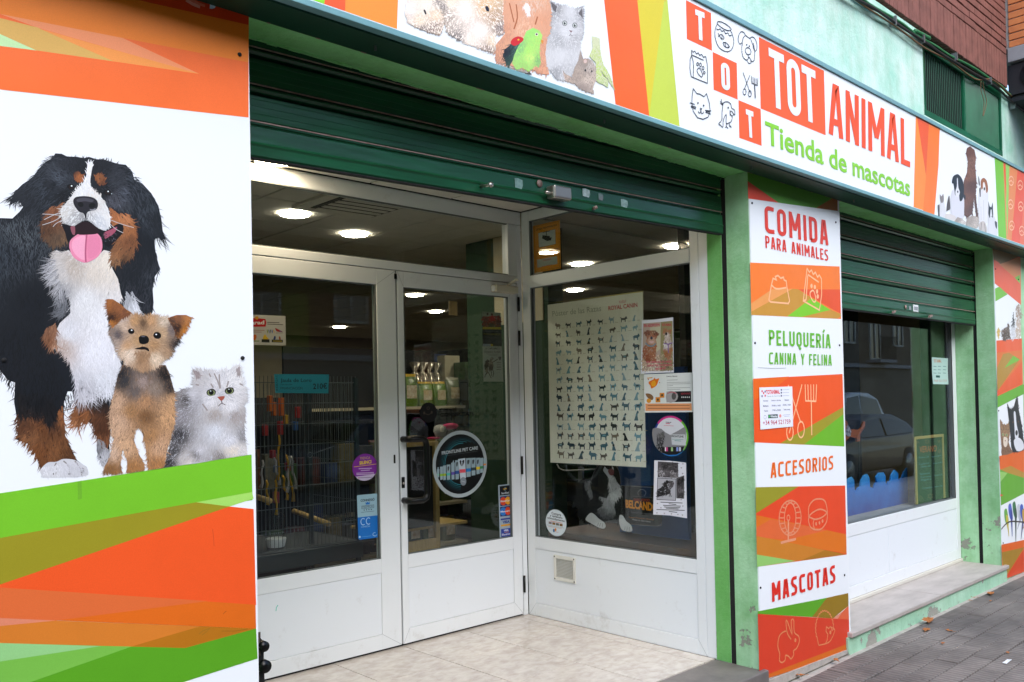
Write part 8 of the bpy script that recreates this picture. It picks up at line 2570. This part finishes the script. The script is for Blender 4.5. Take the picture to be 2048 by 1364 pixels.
t = thing('hours_sheet_in_window', 'small pale opening hours sheet on display window glass at right', 'notice', on_y(1881, 741, WY + .02))
zx = Z(1670, 600, 5.244)
p = Pr('y', WY + .0265)
p.poly(zx(1015, 600, 1185, 612, 1182, 740, 1190, 885, 1028, 882, 1018, 760), '#b4d0c8')
p.text('TOT ANIMAL', zx(1035, 655)[0], zx(1115, 655)[0], zx(1035, 622)[0], '#c08050', bold=.02)
for y_ in (695, 730, 765):
    for x_ in (1032, 1078, 1132): p.line(zx(x_, y_, x_ + 32, y_ + 3), .005, '#6c8c88')
p.poly(zx(1058, 790, 1100, 792, 1100, 815, 1058, 813), '#34645c'); p.text('964 521759', zx(1040, 858)[0], zx(1172, 860)[0], zx(1040, 832)[0], '#c09080')
p.build('sheet', MT['print_matt'], t)

# =================================================================== SMALL THINGS OUTSIDE
t = thing('folded_trolley', 'black folded trolley leaning in the doorway behind the left board', 'trolley', (1.40, 2.8, 0))
TY = 2.75
b1 = [on_y(x_, y_, TY) for x_, y_ in ((506, 1262), (517, 1271), (523, 1277), (531, 1288), (533, 1296), (529, 1302), (529, 1318), (536, 1326), (536, 1336), (530, 1343), (531, 1380), (527, 1420), (500, 1430), (500, 1262))]
MB().prism_xz([(float(q[0]), max(.0, float(q[2]))) for q in b1], TY, TY + .12).build('folded_body', MT['blackmat'], t, bevel=.01)
w0 = on_y(529, 1292, TY - .01)
MB().tube([(w0[0] - .004, TY - .02, w0[2]), (w0[0] - .004, TY + .02, w0[2])], .018, 14).build('upper_wheel', MT['black'], t)
w0 = on_y(531, 1332, TY - .01)
MB().tube([(w0[0] - .004, TY - .02, w0[2]), (w0[0] - .004, TY + .02, w0[2])], .022, 14).build('lower_wheel', MT['black'], t)
q = on_y(518, 1283, TY - .01)
MB().box(q[0] - .012, q[0] + .008, TY - .006, TY - .001, q[2] - .05, q[2] + .03).build('strap', mat('strap_brown', '#4a3c34', .7), t)

random.seed(3)


def leaf_(px_, s, rot, lab):
    q = on_z(px_[0], px_[1], GZ)
    t = thing('fallen_leaf', lab, 'leaf', (q[0], q[1], GZ), group='fallen leaves on the pavement')
    pts = [(-1, 0), (-.6, .35), (-.2, .3), (0, .6), (.3, .35), (.7, .45), (.75, .1), (1.1, .05), (.7, -.15), (.6, -.45), (.15, -.3), (-.15, -.5), (-.4, -.25), (-.75, -.2)]
    c, s_ = math.cos(rot), math.sin(rot)
    vs = [(q[0] + s * (x * c - y * s_), q[1] + s * (x * s_ + y * c), GZ + .004 + s * .35 * abs(math.sin(3 * x + y)) * (.3 + .7 * abs(y)) + s * .12 * x * x) for x, y in pts]
    vs.append((q[0], q[1], GZ + .004 + s * .05))
    n_ = len(pts)
    MB().add(vs, [(i, (i + 1) % n_, n_) for i in range(n_)]).build('leaf_blade', MT['leaf'], t)
    MB().bar((q[0] - s * c, q[1] - s * s_, GZ + .006), (q[0] - 1.5 * s * c, q[1] - 1.5 * s * s_, GZ + .01), .002).build('stem', MT['leaf'], t)


for px_, s, rot, lab in (((1857, 1244), .075, .4, 'largest dry brown leaf on the pavement by the sill'), ((1853, 1262), .045, .2, 'second dry leaf just below the largest leaf'), ((1899, 1263), .03, 1.2, 'small dry leaf right of the two big leaves'), ((1982, 1189), .05, .3, 'curled dry leaf near the far end of the sill'),
                         ((1886, 1288), .022, .2, 'tiny brown leaf alone below the small leaf'), ((1673, 1322), .03, .8, 'dry leaf fragment at the foot of service board'), ((1947, 1196), .022, 2, 'leaf crumb near the far end of the plinth'), ((1940, 1202), .016, 1, 'tiny leaf crumb beside the far plinth'), ((1600, 1352), .03, 2.2, 'dark leaf scrap under the service board corner'), ((2016, 1307), .02, .5, 'small leaf at the far right of the pavement'), ((1981, 1203), .018, .2, 'tiny leaf crumb below the curled leaf')):
    leaf_(px_, s, rot, lab)
q = on_z(2014, 1325, GZ)
o = MB().add([(q[0] - .04, q[1] - .01, GZ + .004), (q[0] + .04, q[1] - .015, GZ + .012), (q[0] + .045, q[1] + .012, GZ + .006), (q[0] - .01, q[1] + .004, GZ + .012), (q[0] - .035, q[1] + .014, GZ + .004)], [(0, 1, 2, 3), (0, 3, 4)]).build('paper_scrap', MT['paper'])
tag(o, 'small white paper scrap on the pavement at bottom right', 'litter')

# =================================================================== OPPOSITE SIDE OF THE STREET (seen in the glass)
struct(MB().box(-30, 60, -12.1, -8.6, GZ - .2, GZ - .01).build('far_pavement', MT['asphalt']))
OY = -10.2


def win_part(par, x0, x1, z0, z1, y, fm, gm):
    fr = MB().box(x0, x1, y, y + .06, z0, z0 + .07).box(x0, x1, y, y + .06, z1 - .07, z1).box(x0, x0 + .07, y, y + .06, z0 + .07, z1 - .07).box(x1 - .07, x1, y, y + .06, z0 + .07, z1 - .07).box((x0 + x1) / 2 - .035, (x0 + x1) / 2 + .035, y, y + .06, z0 + .07, z1 - .07)
    w = fr.build('window', fm, par)
    MB().box(x0 + .07, x1 - .07, y + .01, y + .02, z0 + .07, z1 - .07).build('pane', gm, w)


gm_ = mat('far_pane', '#1c2226', .1)
wf_ = mat('far_frame', '#a8a8a0', .5)
bdefs = [(-24, -8, 8.5, '#6c6050', 'beige rendered house across the street at far left', .2), (-8, 3, 8, '#5c3c30', 'brown brick house across the street behind the camera', .3), (3, 10.6, 8, '#6c7c28', 'lime green house across the street with white windows', .1),
         (10.6, 20, 9, '#54362c', 'brown brick block across the street with pale cornice', .3), (20, 32, 8, '#6c6052', 'sand coloured house across the street with balconies', .2), (32, 48, 9, '#605648', 'grey beige block across the street at the far right', .2)]
for (x0, x1, h_, c_, lab, v_) in bdefs:
    t = thing('street_house', lab, 'building', ((x0 + x1) / 2, OY - 2, GZ))
    wallm = mat('wall_' + c_, c_, .85, var=v_, vscale=2, bump=.3)
    MB().box(x0 + .01, x1 - .01, OY - 6, OY, 2.7, h_).build('wall', wallm, t)
    MB().box(x0 + .01, x1 - .01, OY - 6, OY + .02, GZ - .2, 2.55).build('ground_floor', mat('gf_' + c_, '#5c5850', .8, var=.15, vscale=3), t)
    MB().box(x0 + .01, x1 - .01, OY - .1, OY + .16, 2.55, 2.7).build('cornice', MT['concrete'], t)
    MB().box(x0, x1, OY - 6, OY + .25, h_, h_ + .25).build('roof', MT['concrete'], t)
    nw = int((x1 - x0) / 2.2)
    for fl_ in range(int((h_ - 2.9) / 2.8)):
        zb_ = 3.5 + fl_ * 2.8
        for i in range(nw):
            xc = x0 + (i + .5) * (x1 - x0) / nw
            win_part(t, xc - .5, xc + .5, zb_ - (.6 if i % 2 else 0), zb_ + 1.4, OY + .0, wf_, gm_)
            if i % 2:
                bal = MB().box(xc - .8, xc + .8, OY, OY + .6, zb_ - .75, zb_ - .62)
                b_ = bal.build('balcony', MT['concrete'], t)
                rl = MB()
                for k_ in range(14): rl.box(xc - .78 + k_ * .119, xc - .76 + k_ * .119, OY + .56, OY + .58, zb_ - .62, zb_ + .3)
                rl.box(xc - .8, xc + .8, OY + .55, OY + .59, zb_ + .3, zb_ + .34)
                rl.build('railing', MT['blackmat'], b_)
    for i in range(max(1, nw // 2)):
        xc = x0 + (i + .5) * (x1 - x0) / max(1, nw // 2)
        MB().box(xc - .7, xc + .7, OY + .02, OY + .05, GZ, 2.1).build('shop_door', mat('sd', '#3c3c3a', .5) if 'sd' not in bpy.data.materials else bpy.data.materials['sd'], t)


def car(x0, yc, L, H, Wd, col, lab, rear=1):
    """hatchback with its rear at x0+L, lofted from a side profile"""
    zr_ = GZ - .12
    t = thing('parked_car', lab, 'car', (x0 + L / 2, yc, zr_))
    paint = mat('paint_' + col, col, .3, coat=.2)
    prof = [(0, .45, .0), (.02, .62, .0), (.25 * L / 4, .74, .03), (1.0 * L / 4, .84, .04), (1.55 * L / 4, H * .93, .17), (2.0 * L / 4, H, .2), (3.0 * L / 4, H * .985, .2), (3.55 * L / 4, H * .86, .16), (3.85 * L / 4, .86, .05), (L, .68, .02), (L, .38, .0), (L - .1, .24, .02), (.1, .24, .02)]
    n_ = len(prof)
    vs = []
    for sgn in (-1, 1):
        for (x, z, ins) in prof:
            vs.append((x0 + x, yc + sgn * (Wd / 2 - ins), zr_ + z))
    tri = tessellate_polygon([[Vector((a[0], a[1], 0)) for a in prof]])
    fs = [tuple(q) for q in tri] + [tuple(n_ + i for i in q) for q in tri] + [(i, (i + 1) % n_, n_ + (i + 1) % n_, n_ + i) for i in range(n_)]
    MB().add(vs, fs).build('body', paint, t, bevel=.05, seg=3)
    gl_ = mat('car_glass', '#0a0d10', .05) if 'car_glass' not in bpy.data.materials else bpy.data.materials['car_glass']
    for sgn in (-1, 1):
        ws = []
        for a, b_ in (((1.12, .88), (1.60, H * .90)), ((1.60, H * .90), (2.35, H * .93)), ((2.42, H * .93), (3.35, H * .90))):
            pass
        for pts_ in ([(1.15, .88), (2.3, .88), (2.3, H * .94), (1.62, H * .9)], [(2.38, .88), (3.6, .9), (3.42, H * .86), (2.38, H * .94)]):
            v = [(x0 + a * L / 4, yc + sgn * (Wd / 2 - .045 - (z - .86) / (H - .86) * .15 + .012), zr_ + z) for a, z in pts_]
            MB().add(v, [(0, 1, 2, 3)]).build('side_window', gl_, t)
    for xa, za, xb, zb__ in ((1.04, .87, 1.53, H * .9), (3.83, .9, 3.6, H * .83)):
        s_ = -1 if xa < 2 else 1
        v = [(x0 + xa * L / 4 + s_ * .015, yc - Wd / 2 + .13, zr_ + za + .01), (x0 + xa * L / 4 + s_ * .015, yc + Wd / 2 - .13, zr_ + za + .01), (x0 + xb * L / 4 + s_ * .015, yc + Wd / 2 - .22, zr_ + zb__ + .01), (x0 + xb * L / 4 + s_ * .015, yc - Wd / 2 + .22, zr_ + zb__ + .01)]
        MB().add(v, [(0, 1, 2, 3)]).build('windscreen' if xa < 2 else 'rear_window', gl_, t)
    for wx in (.75 * L / 4, 3.25 * L / 4):
        for sgn in (-1, 1):
            yy = yc + sgn * (Wd / 2 - .1)
            w = MB().tube([(x0 + wx, yy - .1, zr_ + .31), (x0 + wx, yy + .1, zr_ + .31)], .31, 24).build('wheel', MT['blackmat'], t)
            MB().tube([(x0 + wx, yy + sgn * .101, zr_ + .31), (x0 + wx, yy + sgn * .108, zr_ + .31)], .19, 16).build('rim', MT['zinc'], w)
    for sgn in (-1, 1):
        MB().box(x0 + L - .02, x0 + L + .01, yc + sgn * (Wd / 2 - .3) - .1, yc + sgn * (Wd / 2 - .3) + .1, zr_ + .7, zr_ + .84).build('tail_lamp', mat('tail', '#7c1414', .2) if 'tail' not in bpy.data.materials else bpy.data.materials['tail'], t)
        MB().box(x0 - .01, x0 + .03, yc + sgn * (Wd / 2 - .3) - .12, yc + sgn * (Wd / 2 - .3) + .12, zr_ + .58, zr_ + .7).build('headlight', MT['zinc'], t)
    return t


car(13.9, -2.35, 4.1, 1.29, 1.7, '#0a0b0d', 'dark hatchback at the near kerb reflected in the display window')
car(23.4, -7.3, 4.5, 1.75, 1.8, '#c4cad0', 'white car at the far kerb reflected in the display window')
car(8.2, -7.3, 4.1, 1.45, 1.7, '#5c646c', 'grey car at the far kerb opposite the entrance')
